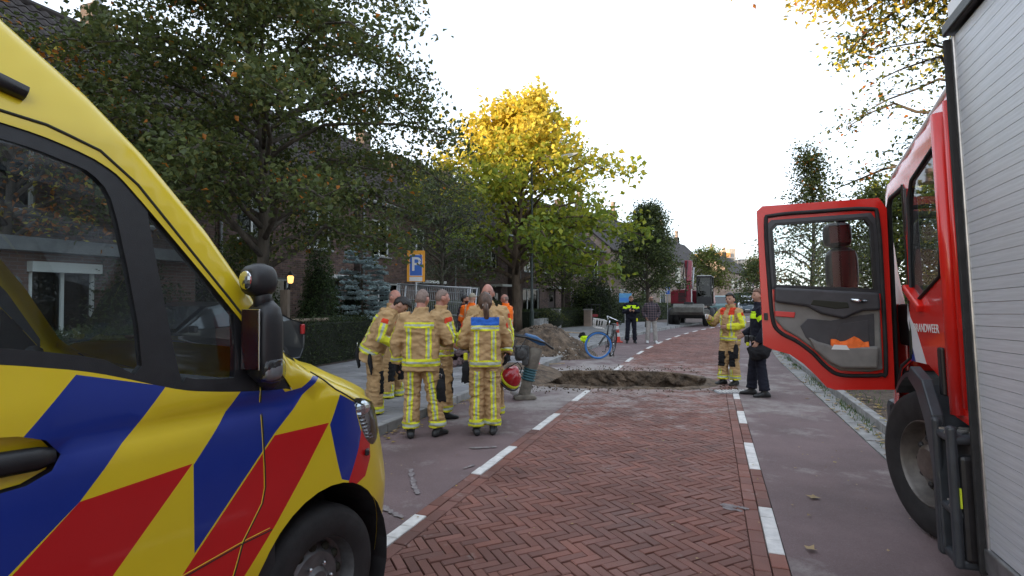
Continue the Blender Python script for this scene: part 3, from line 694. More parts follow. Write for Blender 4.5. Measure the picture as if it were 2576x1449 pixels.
        for i in range(12):
            mb = MB(); a = 2 * math.pi * i / 12; mb.ball((.036 * sx, .152 * math.cos(a), .152 * math.sin(a)), (.016, .024, .024), 10, 6)
            mb.build('vent_hole', M_gap, w_)
        for i in range(6):
            mb = MB(); a = 2 * math.pi * i / 6; mb.ball((.066 * sx, .085 * math.cos(a), .085 * math.sin(a)), .012, 8, 5)
            mb.build('wheel_nut', M_chrome, w_)
    for y in (-1.0, -4.55):
        for sx in (1, -1): wheel(sx * .835, y, sx)
    for y, rr in ((-1.0, .44), (-4.55, .43)):
        for sx in (1, -1):
            mb = MB(); n = 16; V = []
            for i in range(n + 1):
                a = math.pi * (-.12 + 1.24 * i / n); V += [(sx * .945, y + rr * math.cos(a), .345 + rr * 1.03 * math.sin(a)), (sx * .55, y + rr * math.cos(a), .345 + rr * 1.03 * math.sin(a))]
            mb.add(V, [(2 * i, 2 * i + 1, 2 * i + 3, 2 * i + 2) for i in range(n)] + [tuple(2 * i + 1 for i in range(n + 1))]); mb.build('arch_liner', M_rub, van)
van_shell()
# ================================================================ fire engine
M_fire = mat('fire_red', (.62, .018, .012), .25, coat=.4, var=.06, vscale=1.4)
M_slat = mat('brushed_shutter', (.70, .72, .77), .42, metal=.4, var=.08, vscale=3, bump=.0004, bscale=400, stretch=(1, 1, 30))
M_trim = mat('grey_door_trim', (.19, .18, .17), .7, var=.12, vscale=8, bump=.0008, bscale=260)
M_dtrim = mat('dark_door_trim', (.045, .044, .05), .5, var=.15, vscale=9, bump=.0006, bscale=260)
M_wcoat = mat('white_coating', (.74, .73, .76), .35, coat=.2)
M_tape = mat('white_tape', (.7, .7, .7), .45)
M_fend = mat('grey_fender_plastic', (.035, .04, .048), .45, var=.2, vscale=10)
M_orange = mat('orange_fabric', (.9, .16, .02), .7, var=.2, vscale=20, bump=.01, bscale=30)
M_lime = mat('lime_label', (.62, .72, .03), .6)
trk = thing('fire_engine', 'red fire engine with silver roller shutter and its front door swung open', 'fire engine', street(4.65, 1.42), rot=(R(-1.6), R(-2.0), -R(20.3)))
def tr_build():
    # equipment body behind the cab
    mb = MB(); mb.box((1.27, -3.75, 1.72), (2.42, 5.7, 2.86)); mb.build('equipment_body', M_fire, trk, bevel=.03)
    for y, w_ in ((-.912, .04), (-2.72, .12), (-4.64, .14)): mb = MB(); mb.box((.035, y, 1.62), (.07, w_, 3.02)); mb.build('body_frame', M_alu, trk, bevel=.008)
    mb = MB(); mb.box((-.002, -.876, 1.62), (.03, .016, 3.0)); mb.build('reflective_edge', M_tape, trk)
    mb = MB(); mb.box((-.004, -.864, 1.62), (.03, .007, 3.0)); mb.build('red_edge', M_fire, trk)
    mb = MB(); mb.box((-.008, -.898, 1.62), (.05, .024, 3.0)); mb.build('rubber_seal', M_rub, trk, bevel=.008)
    mb = MB(); mb.box((.10, -3.7, 3.18), (.26, 5.65, .07)); mb.build('rail_trim', M_blk, trk, bevel=.01)
    mb = MB(); mb.box((.16, -3.7, 3.28), (.30, 5.7, .14)); mb.build('roof_rail', M_wcoat, trk, bevel=.02)
    p = .0635; first = None
    for bay, (y0, y1) in enumerate(((-.918, -2.655), (-2.785, -4.565))):
        h = p * .5; L = (y0 - y1) / 2; prof = [(.004, -h + .0004), (-.0118, -h + .0014), (-.012, -h + .003), (-.012, 0), (-.012, h - .003), (-.0118, h - .0014), (.004, h - .0004), (.012, h - .0006), (.012, -h + .0006)]
        mb = MB(); mb.rings([[(x, sy * L, z) for x, z in prof] for sy in (-1, 1)]); me = mb.build('slat', M_slat, trk); me.location = (.025, (y0 + y1) / 2, .30); d0 = me.data
        for i in range(1, 45):
            o = me.copy(); C.objects.link(o); o.location = (.025, (y0 + y1) / 2, .30 + p * i)
    mb = MB(); mb.box((.04, -3.7, .20), (.10, 5.6, .13)); mb.build('lower_rail', M_alu, trk, bevel=.01)
    # ------------------------------------------------ cab shell
    def cmap(y, z):
        x = 0
        if z > 1.9: x += .045 * (z - 1.9)
        d = ctop(y) - z
        if d < .08: x += .08 * (1 - math.sqrt(max(0, 1 - (1 - max(0, d) / .08) ** 2)))
        if y > .62: x += 1.1 * (y - .62) ** 2
        x -= .012 * math.exp(-((z - 1.52) / .05) ** 2)
        return Vector((x, y, z))
    def ctop(y): return 2.96 - .235 * (y + .65)
    OUT = [(-.84, .90), (-.56, .93), (-.52, 1.02), (-.40, 1.13), (-.2, 1.2), (.15, 1.2), (.38, 1.12), (.5, .95), (.58, .72), (1.05, .62), (1.08, 1.6), (.98, 2.1), (.82, ctop(.82) - .002), (.5, ctop(.5) - .002), (.2, ctop(.2) - .002), (-.2, ctop(-.2) - .002), (-.55, ctop(-.55) - .002), (-.84, ctop(-.84) - .002)]
    DOOR = [(.16, 1.22), (.40, 1.14), (.52, .98), (.60, .94), (.60, 2.42), (.55, 2.48), (.20, 2.50), (.16, 2.46)]
    WN = [(-.52, 1.78), (-.02, 1.62), (.06, 1.68), (.06, 2.38), (.0, 2.50), (-.46, 2.62), (-.54, 2.56)]
    SASH = [(.16, 1.62), (.02, 1.45), (-.16, 1.2), (.16, 1.2)]; SASHB = [(.16, 1.38), (.06, 1.2), (.16, 1.2)]
    TOPW = [(-.84, 2.86), (.9, 2.60), (.9, 3.1), (-.84, 3.1)]
    for side in (0, 1):
        b = flatcut(OUT, .08, [DOOR, WN, SASH, SASHB] if side == 0 else [WN]); dead = []
        for f in b.faces:
            c = f.calc_center_median(); p_ = (c.x, c.y)
            if (side == 0 and inpoly(p_, DOOR)) or inpoly(p_, WN): dead.append(f)
            elif side == 0 and inpoly(p_, SASHB): f.material_index = 2
            elif side == 0 and inpoly(p_, SASH): f.material_index = 1
        bmesh.ops.delete(b, geom=dead, context='FACES')
        for v in b.verts:
            q = cmap(v.co.x, v.co.y); v.co = (q.x if side == 0 else 2.42 - q.x, q.y, q.z)
        bmesh.ops.recalc_face_normals(b, faces=b.faces)
        me = bpy.data.meshes.new('cab_side'); b.to_mesh(me); b.free()
        for m in (M_fire, M_wcoat, M_blu): me.materials.append(m)
        for q in me.polygons: q.use_smooth = True
        link('cab_side', me, trk)
        b = flatcut(WN, .1, [])
        for v in b.verts:
            q = cmap(v.co.x, v.co.y); v.co = (q.x + .006 if side == 0 else 2.42 - q.x - .006, q.y, q.z)
        me = bpy.data.meshes.new('crew_window'); b.to_mesh(me); b.free(); me.materials.append(M_glass); link('crew_window', me, trk)
        mb = MB(); mb.tube([(lambda q: (q.x - .002 if side == 0 else 2.424 - q.x, q.y, q.z))(cmap(*p_)) for p_ in WN], .014, 6, close=True); mb.build('window_rubber', M_rub, trk, smooth=True)
    mb = MB()
    for (y0, y1) in ((-.84, -.55), (-.55, -.2), (-.2, .2), (.2, .5), (.5, .82)):
        a, b_ = cmap(y0, ctop(y0)), cmap(y1, ctop(y1)); mb.add([(a.x, y0, a.z), (2.42 - a.x, y0, a.z), (2.42 - b_.x, y1, b_.z), (b_.x, y1, b_.z)], [(0, 1, 2, 3)])
    mb.build('cab_roof', M_wcoat, trk)
    a, b_ = cmap(.82, ctop(.82)), cmap(1.08, 1.6)
    mb = MB(); mb.add([(a.x, a.y, a.z), (2.42 - a.x, a.y, a.z), (2.42 - b_.x, 1.08, 1.6), (b_.x, 1.08, 1.6)], [(0, 1, 2, 3)]); mb.build('windscreen', M_glass, trk)
    mb = MB(); mb.box((1.21, 1.0, 1.1), (2.0, .14, 1.0)); mb.build('front_panel', M_fire, trk, bevel=.04)
    mb = MB(); mb.box((1.21, 1.1, .62), (2.3, .2, .34)); mb.build('front_bumper', M_fend, trk, bevel=.05)
    mb = MB(); mb.box((1.2, .1, 1.0), (2.2, 1.7, .12)); mb.box((1.2, -.5, 1.75), (2.1, .05, 1.3)); mb.box((.7, .0, 1.35), (.5, .5, .16)); mb.box((.7, -.26, 1.75), (.5, .14, .8)); mb.box((1.75, .0, 1.35), (.5, .5, .16)); mb.box((1.75, -.26, 1.75), (.5, .14, .8)); mb.box((1.2, .85, 1.45), (2.1, .35, .35)); mb.build('cab_interior', M_int, trk, bevel=.02)
    mb = MB(); mb.box((.05, .135, 1.84), (.08, .04, 1.26)); mb.build('door_pillar', M_dtrim, trk, bevel=.008)
    mb = MB(); mb.tube([(q.x + .008, q.y, q.z) for q in [cmap(*p_) for p_ in DOOR]], .02, 8, close=True); mb.build('door_seal', M_rub, trk, smooth=True)
    # white tube along the cab roof edge, the roof highlight put into its colour
    mb = MB(); mb.tube([(lambda q: (q.x + .03, q.y, q.z + .02))(cmap(y, ctop(y) - .05)) for y in (-.83, -.55, -.2, .2, .5, .8)], .03, 8); mb.build('roof_edge_highlight', M_wcoat, trk, smooth=True)
    # grab post, crew door gap, handle, lettering
    mb = MB(); mb.tube([(-.012, -.70, .95), (-.012, -.70, 2.75)], .045, 12); mb.tube([(-.002, -.785, 1.0), (-.002, -.785, 2.8)], .018, 8); mb.build('corner_post', M_fire, trk, smooth=True)
    mb = MB(); mb.tube([(-.004, -.62, .95), (-.004, -.62, 2.62)], .006, 6); mb.tube([(-.004, .12, 1.25), (-.004, .12, 2.5)], .006, 6); mb.build('crew_door_gap', M_gap, trk)
    mb = MB(); mb.box((-.008, -.47, 1.18), (.03, .07, .30)); mb.build('door_handle', M_blk, trk, bevel=.012)
    mb = MB(); mb.prism([(.13, 1.72), (.10, 1.76), (-.20, 1.60), (-.17, 1.55)], -.045, .02, frame=lambda a, b, d: (d, a, b)); mb.build('grab_ledge', M_fire, trk, bevel=.012)
    cu = bpy.data.curves.new('lettering', 'FONT'); cu.body = 'BRANDWEER'; cu.size = .08; cu.extrude = .001; cu.align_x = 'CENTER'
    o = bpy.data.objects.new('tmp', cu); C.objects.link(o); dg = bpy.context.evaluated_depsgraph_get(); me = bpy.data.meshes.new_from_object(o.evaluated_get(dg)); bpy.data.objects.remove(o); me.materials.append(M_tape)
    o = link('lettering', me, trk); o.location = (-.016, -.24, 1.42); o.rotation_euler = (R(90), 0, R(-90))
    # ------------------------------------------------ front door, swung open at its front hinge
    od = [(.02, .94), (0, 2.40), (.05, 2.49), (.92, 2.50), (.965, 2.46), (.965, 1.30), (.90, 1.265), (.76, 1.22), (.66, 1.14), (.57, 1.04), (.50, .95), (.44, .93)]
    wn = [(.095, 1.735), (.10, 2.28), (.14, 2.345), (.83, 2.345), (.875, 2.30), (.865, 1.80)]
    fr = lambda a, b, d: (a, d, b)
    b = flatcut(od, .12, [wn]); bmesh.ops.delete(b, geom=[f for f in b.faces if inpoly(f.calc_center_median().xy, wn)], context='FACES')
    for v in b.verts: v.co = (v.co.x, 0, v.co.y)
    bmesh.ops.recalc_face_normals(b, faces=b.faces)
    g = bmesh.ops.extrude_face_region(b, geom=b.faces[:]); bmesh.ops.translate(b, vec=(0, .055, 0), verts=[q for q in g['geom'] if isinstance(q, bmesh.types.BMVert)]); bmesh.ops.recalc_face_normals(b, faces=b.faces)
    me = bpy.data.meshes.new('front_door'); b.to_mesh(me); b.free(); me.materials.append(M_fire)
    dr = link('front_door', me, trk, bevel=.012); dr.location = (.0, .60, 0); dr.rotation_euler = (0, 0, R(180 + 1)); dr['label'] = 'front door swung wide open showing its grey lining'
    def ring(poly, k, cx=.48, cz=1.75): return [(cx + (a - cx) * k[0], cz + (z - cz) * k[1]) for a, z in poly]
    def smoothloop(poly, n=4):
        P = []
        for i in range(len(poly)):
            p0, p1, p2, p3 = [Vector((*poly[(i + q) % len(poly)], 0)) for q in (-1, 0, 1, 2)]
            for j in range(n):
                t = j / n; P.append(.5 * (2 * p1 + (p2 - p0) * t + (2 * p0 - 5 * p1 + 4 * p2 - p3) * t * t + (-p0 + 3 * p1 - 3 * p2 + p3) * t ** 3))
        return P
    seal = [(.075, 1.12), (.065, 1.8), (.07, 2.32), (.13, 2.405), (.5, 2.415), (.84, 2.41), (.90, 2.34), (.895, 1.8), (.88, 1.50), (.82, 1.40), (.72, 1.34), (.60, 1.24), (.50, 1.12), (.40, 1.055), (.2, 1.05), (.11, 1.06)]
    mb = MB(); mb.tube([(p.x, .065, p.y) for p in smoothloop(seal)], .016, 8, close=True); mb.build('door_seal', M_rub, dr, smooth=True)
    mb = MB(); n_ = len(wn); inner = ring(wn, (.93, .94), .48, 2.04); mb.add([(a, .062, z) for a, z in wn] + [(a, .062, z) for a, z in inner] + [(a, .01, z) for a, z in inner], [(j, (j + 1) % n_, n_ + (j + 1) % n_, n_ + j) for j in range(n_)] + [(n_ + j, n_ + (j + 1) % n_, 2 * n_ + (j + 1) % n_, 2 * n_ + j) for j in range(n_)]); mb.build('window_frame', M_blk, dr)
    mb = MB(); ou = ring(wn, (1.075, 1.09), .48, 2.04); mb.add([(a, .060, z) for a, z in ou] + [(a, .066, z) for a, z in ring(wn, (.99, .99), .48, 2.04)], [(j, (j + 1) % n_, n_ + (j + 1) % n_, n_ + j) for j in range(n_)]); mb.build('frame_lining', M_dtrim, dr)
    mb = MB(); mb.add([(a, .03, z) for a, z in wn], [tuple(range(n_))]); mb.build('window_glass', M_clear, dr)
    low = [(.10, 1.10), (.095, 1.70), (.50, 1.74), (.86, 1.775), (.865, 1.52), (.80, 1.43), (.70, 1.365), (.58, 1.26), (.48, 1.14), (.40, 1.09), (.2, 1.08)]
    mb = MB(); mb.prism(low, .05, .085, frame=fr); mb.build('door_lining', M_trim, dr, bevel=.015)
    mb = MB(); mb.prism([(.10, 1.575), (.10, 1.715), (.45, 1.75), (.86, 1.79), (.865, 1.665), (.62, 1.62), (.52, 1.555), (.36, 1.515), (.22, 1.575)], .07, .125, frame=fr); mb.build('rail_lining', M_dtrim, dr, bevel=.018)
    mb = MB(); mb.prism([(.32, 1.60), (.33, 1.645), (.58, 1.675), (.60, 1.635), (.42, 1.595)], .12, .13, frame=fr); mb.build('grip_recess', M_gap, dr, bevel=.01)
    mb = MB(); mb.tube([(.20, .145, 1.652), (.26, .155, 1.655), (.315, .14, 1.668)], [.01, .016, .01], 8); mb.build('door_handle', M_chrome, dr, smooth=True)
    mb = MB(); mb.prism([(.14, 1.55), (.24, 1.54), (.45, 1.50), (.62, 1.52), (.68, 1.46), (.64, 1.36), (.55, 1.28), (.46, 1.22), (.20, 1.20), (.15, 1.24)], .08, .089, frame=fr); mb.build('pocket_recess', M_dtrim, dr, bevel=.01)
    mb = MB(); mb.prism([(.18, 1.50), (.38, 1.47), (.42, 1.36), (.40, 1.25), (.19, 1.25)], .086, .094, frame=fr); mb.build('speaker_panel', M_dtrim, dr, bevel=.02)
    mb = MB(); mb.prism([(.13, 1.29), (.42, 1.285), (.56, 1.33), (.63, 1.37), (.58, 1.26), (.48, 1.16), (.40, 1.115), (.15, 1.115)], .08, .15, frame=fr); mb.build('door_pocket', M_trim, dr, bevel=.018)
    mb = MB(); mb.prism([(.71, 1.575), (.865, 1.59), (.865, 1.545), (.72, 1.53)], .084, .094, frame=fr); mb.build('red_reflector', M_red, dr, bevel=.004)
    mb = MB(); mb.box((.935, .06, 1.545), (.03, .02, .06)); mb.box((.945, .03, 1.62), (.05, .02, .03)); mb.build('door_catch', M_blk, dr, bevel=.004)
    # mirrors carried outside the door
    def pod(cx, cy, cz, rx, ry, rz, mb):
        rs = []
        for i in range(11):
            k = max(-.985, min(.985, -1 + .2 * i)); q = (1 - abs(k) ** 4) ** .25
            rs.append([(cx + rx * q * math.copysign(abs(math.cos(a)) ** .6, math.cos(a)), cy + ry * q * math.copysign(abs(math.sin(a)) ** .6, math.sin(a)), cz + rz * k) for a in [2 * math.pi * j / 16 for j in range(16)]])
        mb.rings(rs)
    mb = MB(); pod(.29, -.22, 1.93, .125, .09, .20, mb); pod(.31, -.22, 2.24, .11, .08, .11, mb); mb.tube([(.30, -.2, 2.36), (.2, -.2, 2.40), (.05, -.05, 2.42)], .03, 8); mb.tube([(.30, -.2, 1.78), (.2, -.2, 1.72), (.05, -.03, 1.70)], .03, 8); mr = mb.build('mirror', M_blk, dr, smooth=True)
    mb = MB(); mb.box((.29, -.122, 1.93), (.18, .008, .32)); mb.box((.31, -.132, 2.24), (.15, .008, .15)); mb.build('mirror_glass', mat('dark_red_mirror', (.12, .045, .045), .12, metal=.7), dr)
    mb = MB(); pod(-.03, .70, 2.36, .06, .07, .12, mb); mb.build('corner_mirror', M_blk, trk, smooth=True)
    # ------------------------------------------------ wheel, fender, steps, tank
    def bigwheel(x, y, sx):
        w_ = thing('wheel', None, None, (x, y, .505)); w_.parent = trk
        mb = MB(); mb.lathe([(.285, -.13), (.34, -.155), (.44, -.16), (.485, -.14), (.503, -.09), (.505, 0), (.503, .09), (.485, .14), (.44, .16), (.34, .155), (.285, .13)], 56, 'x', cap=False); mb.build('tyre', M_rub, w_, smooth=True)
        mb = MB(); mb.lathe([(.295, .14 * sx), (.285, .145 * sx), (.275, .12 * sx), (.262, .05 * sx), (.24, .02 * sx), (.205, .04 * sx), (.19, .075 * sx), (.13, .085 * sx), (.125, .12 * sx), (.10, .14 * sx), (.001, .145 * sx)], 48, 'x', cap=False); mb.build('rim', mat('wheel_bronze', (.20, .18, .165), .45, metal=.8, var=.25, vscale=9), w_, smooth=True, angle=35)
        for i in range(10):
            a = 2 * math.pi * i / 10; mb = MB(); mb.lathe([(.024, .03 * sx), (.024, .09 * sx), (.012, .10 * sx), (.001, .10 * sx)], 8, 'x', (0, .165 * math.cos(a), .165 * math.sin(a))); mb.build('wheel_nut', M_blk, w_)
        for i in range(10):
            a = 2 * math.pi * (i + .5) / 10; mb = MB(); mb.ball((.036 * sx, .222 * math.cos(a), .222 * math.sin(a)), (.012, .028, .028), 10, 6); mb.build('hand_hole', M_gap, w_, smooth=True)
        return w_
    for x, sx in ((.13, -1), (2.25, 1)):
        bigwheel(x, 0, sx).rotation_euler = (0, 0, R(16)); bigwheel(x, -3.75, sx)
    mb = MB(); prof = []
    for i in range(15):
        a = math.pi * (.26 + .76 * i / 14); prof.append((.555 * math.cos(a), .50 + .60 * math.sin(a)))
    V = []
    for y, z in prof: V += [(-.05, y * 1.06, (z - .5) * 1.05 + .5), (-.05, y, z), (.40, y, z), (.40, y * 1.06, (z - .5) * 1.05 + .5)]
    F = []
    for i in range(len(prof) - 1):
        for j in range(4): F.append((4 * i + j, 4 * i + (j + 1) % 4, 4 * i + 4 + (j + 1) % 4, 4 * i + 4 + j))
    mb.add(V, F); mb.build('wheel_fender', M_fend, trk); mb = MB(); mb.prism([(-.12, 1.10), (-.27, 1.03), (-.40, .86), (-.49, .6), (-.53, .12), (-.62, .12), (-.60, .55), (-.55, .92), (-.40, 1.12), (-.18, 1.19)], -.105, -.04, frame=lambda a, b, d: (d, a, b)); mb.build('fender_flare', M_fend, trk, bevel=.01)
    mb = MB(); mb.box((-.09, -.56, .50), (.05, .07, .82)); mb.box((-.09, -.80, .50), (.05, .06, .80)); mb.box((.15, -.68, .82), (.50, .29, .05)); mb.box((.15, -.68, .40), (.50, .29, .05)); mb.box((.15, -.68, .13), (.50, .29, .06)); mb.box((.02, -.67, .5), (.05, .26, .7)); mb.build('step_housing', M_fend, trk, bevel=.02)
    mb = MB()
    for z in (.850, .430):
        for i in range(5):
            for j in range(3): mb.box((-.075 + .06 * i + (.03 if j % 2 else 0), -.585 - .075 * j, z), (.05, .028, .012), rz=.6 if (i + j) % 2 else -.6)
    mb.build('step_tread', M_alu, trk)['kind'] = 'stuff'
    mb = MB(); mb.box((.16, -.815, .44), (.46, .05, .60)); mb.build('tank', M_blk, trk, bevel=.04)
    mb = MB(); mb.box((-.073, -.815, .50), (.008, .045, .11)); mb.build('label_sticker', M_lime, trk)
    mb = MB(); mb.box((1.25, -3.2, .55), (1.3, 6.6, .4)); mb.box((1.2, .3, .75), (1.2, 1.2, .5)); mb.build('chassis', M_int, trk)
tr_build()
def pocket_things():
    o = thing('safety_cloth', 'bright orange folded cloth stuffed in the open door pocket', 'cloth'); 
    dr = next(c for c in trk.children if c.name.startswith('front_door')); bpy.context.view_layer.update(); M = dr.matrix_world
    b = MB(); rnd = random.Random(4)
    pts = [(.20 + .02 * i, .11 + .03 * rnd.random(), 1.285 + (.05 if 1 < i < 5 else .03) + .035 * rnd.random()) for i in range(9)]
    V = []
    for i, p in enumerate(pts):
        for d, z in ((.09, 1.25), (.10, p[2]), (.13, p[2] + .012 * rnd.random()), (.148, 1.27)): V.append(M @ Vector((p[0] + .013 * i, d, z)))
    F = [(4 * i + j, 4 * i + j + 1, 4 * i + 5 + j, 4 * i + 4 + j) for i in range(8) for j in range(3)]
    b.add(V, F); b.build('folded_cloth', M_orange, o)
    b = MB(); V = [M @ Vector(p) for p in ((.34, .152, 1.262), (.47, .152, 1.268), (.45, .150, 1.305), (.36, .150, 1.30))]; b.add(V, [(0, 1, 2, 3)]); b.build('white_band', M_tape, o)
pocket_things()
# ================================================================ trees, hedges, gardens
M_bark = mat('grey_bark', (.085, .07, .055), .9, var=.4, vscale=6, bump=.02, bscale=25, stretch=(1, 1, .3))
M_bark2 = mat('brown_bark', (.12, .085, .06), .9, var=.4, vscale=6, bump=.02, bscale=25, stretch=(1, 1, .3))
L_dk = leafmat('leaf_dark_green', (.075, .098, .032), .35); L_md = leafmat('leaf_mid_green', (.115, .140, .040), .4); L_ol = leafmat('leaf_olive', (.14, .135, .035), .35)
L_yg = leafmat('leaf_yellow_green', (.30, .32, .035), .45); L_gr = leafmat('leaf_fresh_green', (.17, .23, .035), .45); L_ye = leafmat('leaf_yellow', (.60, .50, .06), .45); L_or = leafmat('leaf_orange', (.42, .15, .02), .4)
L_gd = leafmat('leaf_gold', (.66, .50, .07), .45); L_bl = leafmat('needle_blue', (.36, .45, .46), 0, .25); L_th = leafmat('thuja_green', (.035, .065, .018), 0, .4); L_hd = leafmat('hedge_green', (.040, .058, .022), .1, .45); L_gy = leafmat('leaf_grey_green', (.085, .10, .06), .25)
def leaves_mesh(name, P, size, mats, mi, rng, up=.35, wide=.62, fold=.25, droop=.3):
    n = len(P); s = size * rng.uniform(.65, 1.3, n)[:, None]
    nrm = rng.normal(size=(n, 3)); nrm[:, 2] += up * 3; nrm /= np.linalg.norm(nrm, axis=1)[:, None]
    d = rng.normal(size=(n, 3)); d[:, 2] -= droop * 2; d -= nrm * (d * nrm).sum(1)[:, None]; d /= np.linalg.norm(d, axis=1)[:, None] + 1e-9
    sd = np.cross(nrm, d); f = nrm * s * fold * rng.uniform(.3, 1, n)[:, None]
    A = P - d * s * .5; B = P + sd * s * wide * .5 + f - d * s * .06; Cc = P + d * s * .55; D = P - sd * s * wide * .5 + f - d * s * .06
    V = np.stack([A, B, Cc, D], 1).reshape(-1, 3); F = np.arange(4 * n).reshape(n, 4)
    return npmesh(name, V, F, mats, mi)
def tree(name, label, cat, pos, h, tr, shape, nb, tw, lp, leaf, mats, pick, seed, group=None, bark=None, lean=(0, 0), sig=.22, rise=.5, z0f=None, crown=True, wide=.62, droop=.3):
    rng = np.random.default_rng(seed); rnd = random.Random(seed); bark = bark or M_bark
    o = thing(name, label, cat, pos, group=group); zs = [a for a, _ in shape]; zlo = zs[0] if z0f is None else z0f
    rad = lambda z: float(np.interp(z, zs, [b for _, b in shape]))
    pt = lambda z: Vector((lean[0] * (z / h) + .06 * math.sin(z * 1.1 + seed), lean[1] * (z / h) + .06 * math.cos(z * .9 + seed), z))
    mb = MB(); n = 12; mb.tube([pt(h * .93 * i / n) for i in range(n + 1)], [tr * (1.25 if i == 0 else 1) * (1 - .9 * i / n) + .008 for i in range(n + 1)], 10)
    mb2 = MB(); pts = []
    for b in range(nb):
        k = (b + .5) / nb; zb = zlo + (h * .95 - zlo) * (k ** .9); az = b * 2.39996 + rnd.uniform(-.4, .4); p0 = pt(zb * .98)
        zend = zb + rise * rnd.uniform(.3, 1.4) * (1 - .5 * k); rr = rad(min(zend, zs[-1])) * rnd.uniform(.72, 1.08)
        if rr < .1: continue
        p3 = pt(zend) + Vector((math.cos(az) * rr, math.sin(az) * rr, 0)); L = (p3 - p0).length
        path = []
        for i in range(7):
            t = i / 6; q = p0.lerp(p3, t); q.z += .22 * L * math.sin(math.pi * t) * rnd.uniform(.6, 1.1) - .04 * L * t; q += Vector((rnd.gauss(0, .04), rnd.gauss(0, .04), 0)) * L * .5 * math.sin(math.pi * t); path.append(q)
        r0 = max(.012, tr * .42 * (1 - k * .75)); mb2.tube(path, [r0 * (1 - .85 * i / 6) + .004 for i in range(7)], 6)
        for j in range(tw):
            t = .22 + .78 * (j + rnd.random()) / tw; i = min(5, int(t * 6)); q = path[i].lerp(path[i + 1], t * 6 - i); a2 = az + rnd.choice((-1, 1)) * rnd.uniform(.4, 1.3); l2 = rnd.uniform(.25, .6) * (.35 + .22 * rr)
            e = q + Vector((math.cos(a2) * l2, math.sin(a2) * l2, rnd.uniform(-.25, .4) * l2))
            mb2.tube([q, q.lerp(e, .5) + Vector((0, 0, .06 * l2)), e], [.010, .007, .003], 4)
            for u in (.35, .7, 1.0): pts.append(np.array(q.lerp(e, u)) + rng.normal(size=(lp, 3)) * (sig, sig, sig * .8))
        if tw > 2: pts.append(np.array(path[-1]) + rng.normal(size=(lp * 2, 3)) * sig)
    mb.build('trunk', bark, o, smooth=True); mb2.build('branches', bark, o, smooth=True, fix=False)
    P = np.concatenate(pts); P = P[P[:, 2] > zs[0] - .4]
    mi = np.array([pick(p, rng) for p in P]); link('crown', leaves_mesh('crown', P, leaf, mats, mi, rng, wide=wide, droop=droop), o)
    return o
def wpick(ws):
    c = np.cumsum(ws) / sum(ws)
    return lambda p, r: int(np.searchsorted(c, r.random()))
tree('street_tree', 'tall dark green street tree with thin trunk rising beside the ambulance mirror', 'tree', (-4.55, 10.5, 0), 9.6, .135,
     [(2.15, 2.6), (2.9, 3.5), (4.2, 4.0), (5.6, 3.9), (7.0, 3.4), (8.4, 2.2), (9.6, .4)], 76, 12, 23, .088, [L_dk, L_md, L_ol, L_or], wpick((.5, .36, .12, .014)), 3, lean=(-.55, .1), sig=.19, rise=.5, wide=.8)
def ypick(p, r):  # leaves turn golden upward, the sunlit top put into the autumn colour
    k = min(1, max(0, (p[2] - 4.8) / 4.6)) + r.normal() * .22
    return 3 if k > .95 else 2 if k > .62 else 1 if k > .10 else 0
tree('maple_tree', 'yellow topped broad leaved tree in autumn and sunlit colour behind the lamp post', 'tree', (.15, 27.0, 0), 11.4, .26,
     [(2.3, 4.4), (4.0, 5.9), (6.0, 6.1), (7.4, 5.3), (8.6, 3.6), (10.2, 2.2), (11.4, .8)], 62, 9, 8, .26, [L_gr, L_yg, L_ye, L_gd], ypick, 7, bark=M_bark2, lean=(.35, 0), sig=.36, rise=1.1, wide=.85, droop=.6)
tree('garden_tree', 'small grey green garden tree standing behind the parking sign', 'tree', (-2.25, 17.4, 0), 5.7, .09,
     [(1.9, 1.0), (2.8, 1.6), (4.0, 1.7), (5.0, 1.2), (5.7, .4)], 34, 7, 13, .065, [L_gy, L_hd, L_dk], wpick((.5, .3, .2)), 11, sig=.2)
tree('round_tree', 'dark rounded street tree behind the man in checked shirt', 'tree', (7.4, 30.5, 0), 6.9, .12,
     [(1.8, 1.7), (2.8, 2.1), (4.0, 1.9), (5.2, 1.3), (6.2, .7), (6.9, .2)], 40, 8, 17, .125, [L_dk, L_md, L_hd], wpick((.5, .2, .3)), 13, sig=.24)
tree('far_tree', 'olive green tree behind the excavator cab', 'tree', (18.4, 52, 0), 6.3, .14, [(2.2, 1.2), (3.4, 1.9), (5, 1.7), (6.6, .4)], 24, 6, 10, .20, [L_md, L_ol, L_gr], wpick((.5, .3, .2)), 17, sig=.3)
tree('bushy_tree', 'dark bushy tree right of the scaffolded building', 'tree', (27.3, 62, 0), 6.0, .16, [(.8, 2.0), (2.4, 2.6), (4.4, 1.9), (6.0, .5)], 26, 6, 10, .24, [L_dk, L_md, L_hd], wpick((.5, .3, .2)), 19, sig=.35)
tree('slender_tree', 'slender pointed tree seen through the open truck door window', 'tree', street(20.2, 2.9, .06), 6.5, .09, [(.8, 1.6), (2.2, 2.0), (3.4, 1.6), (4.2, .8), (5.2, .35), (6.5, .12)], 44, 6, 9, .10, [L_dk, L_md, L_or, L_ol], wpick((.5, .34, .04, .12)), 23, sig=.2)
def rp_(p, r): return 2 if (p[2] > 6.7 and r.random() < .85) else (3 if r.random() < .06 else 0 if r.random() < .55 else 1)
tree('spreading_tree', 'tree with yellow tips spreading above the cab of the fire engine', 'tree', street(13.6, 5.3, .06), 8.0, .15, [(3.2, 2.2), (4.6, 2.9), (6.0, 3.0), (7.2, 2.1), (8.0, .6)], 26, 6, 8, .10, [L_dk, L_md, L_gd, L_or], rp_, 29, sig=.22)
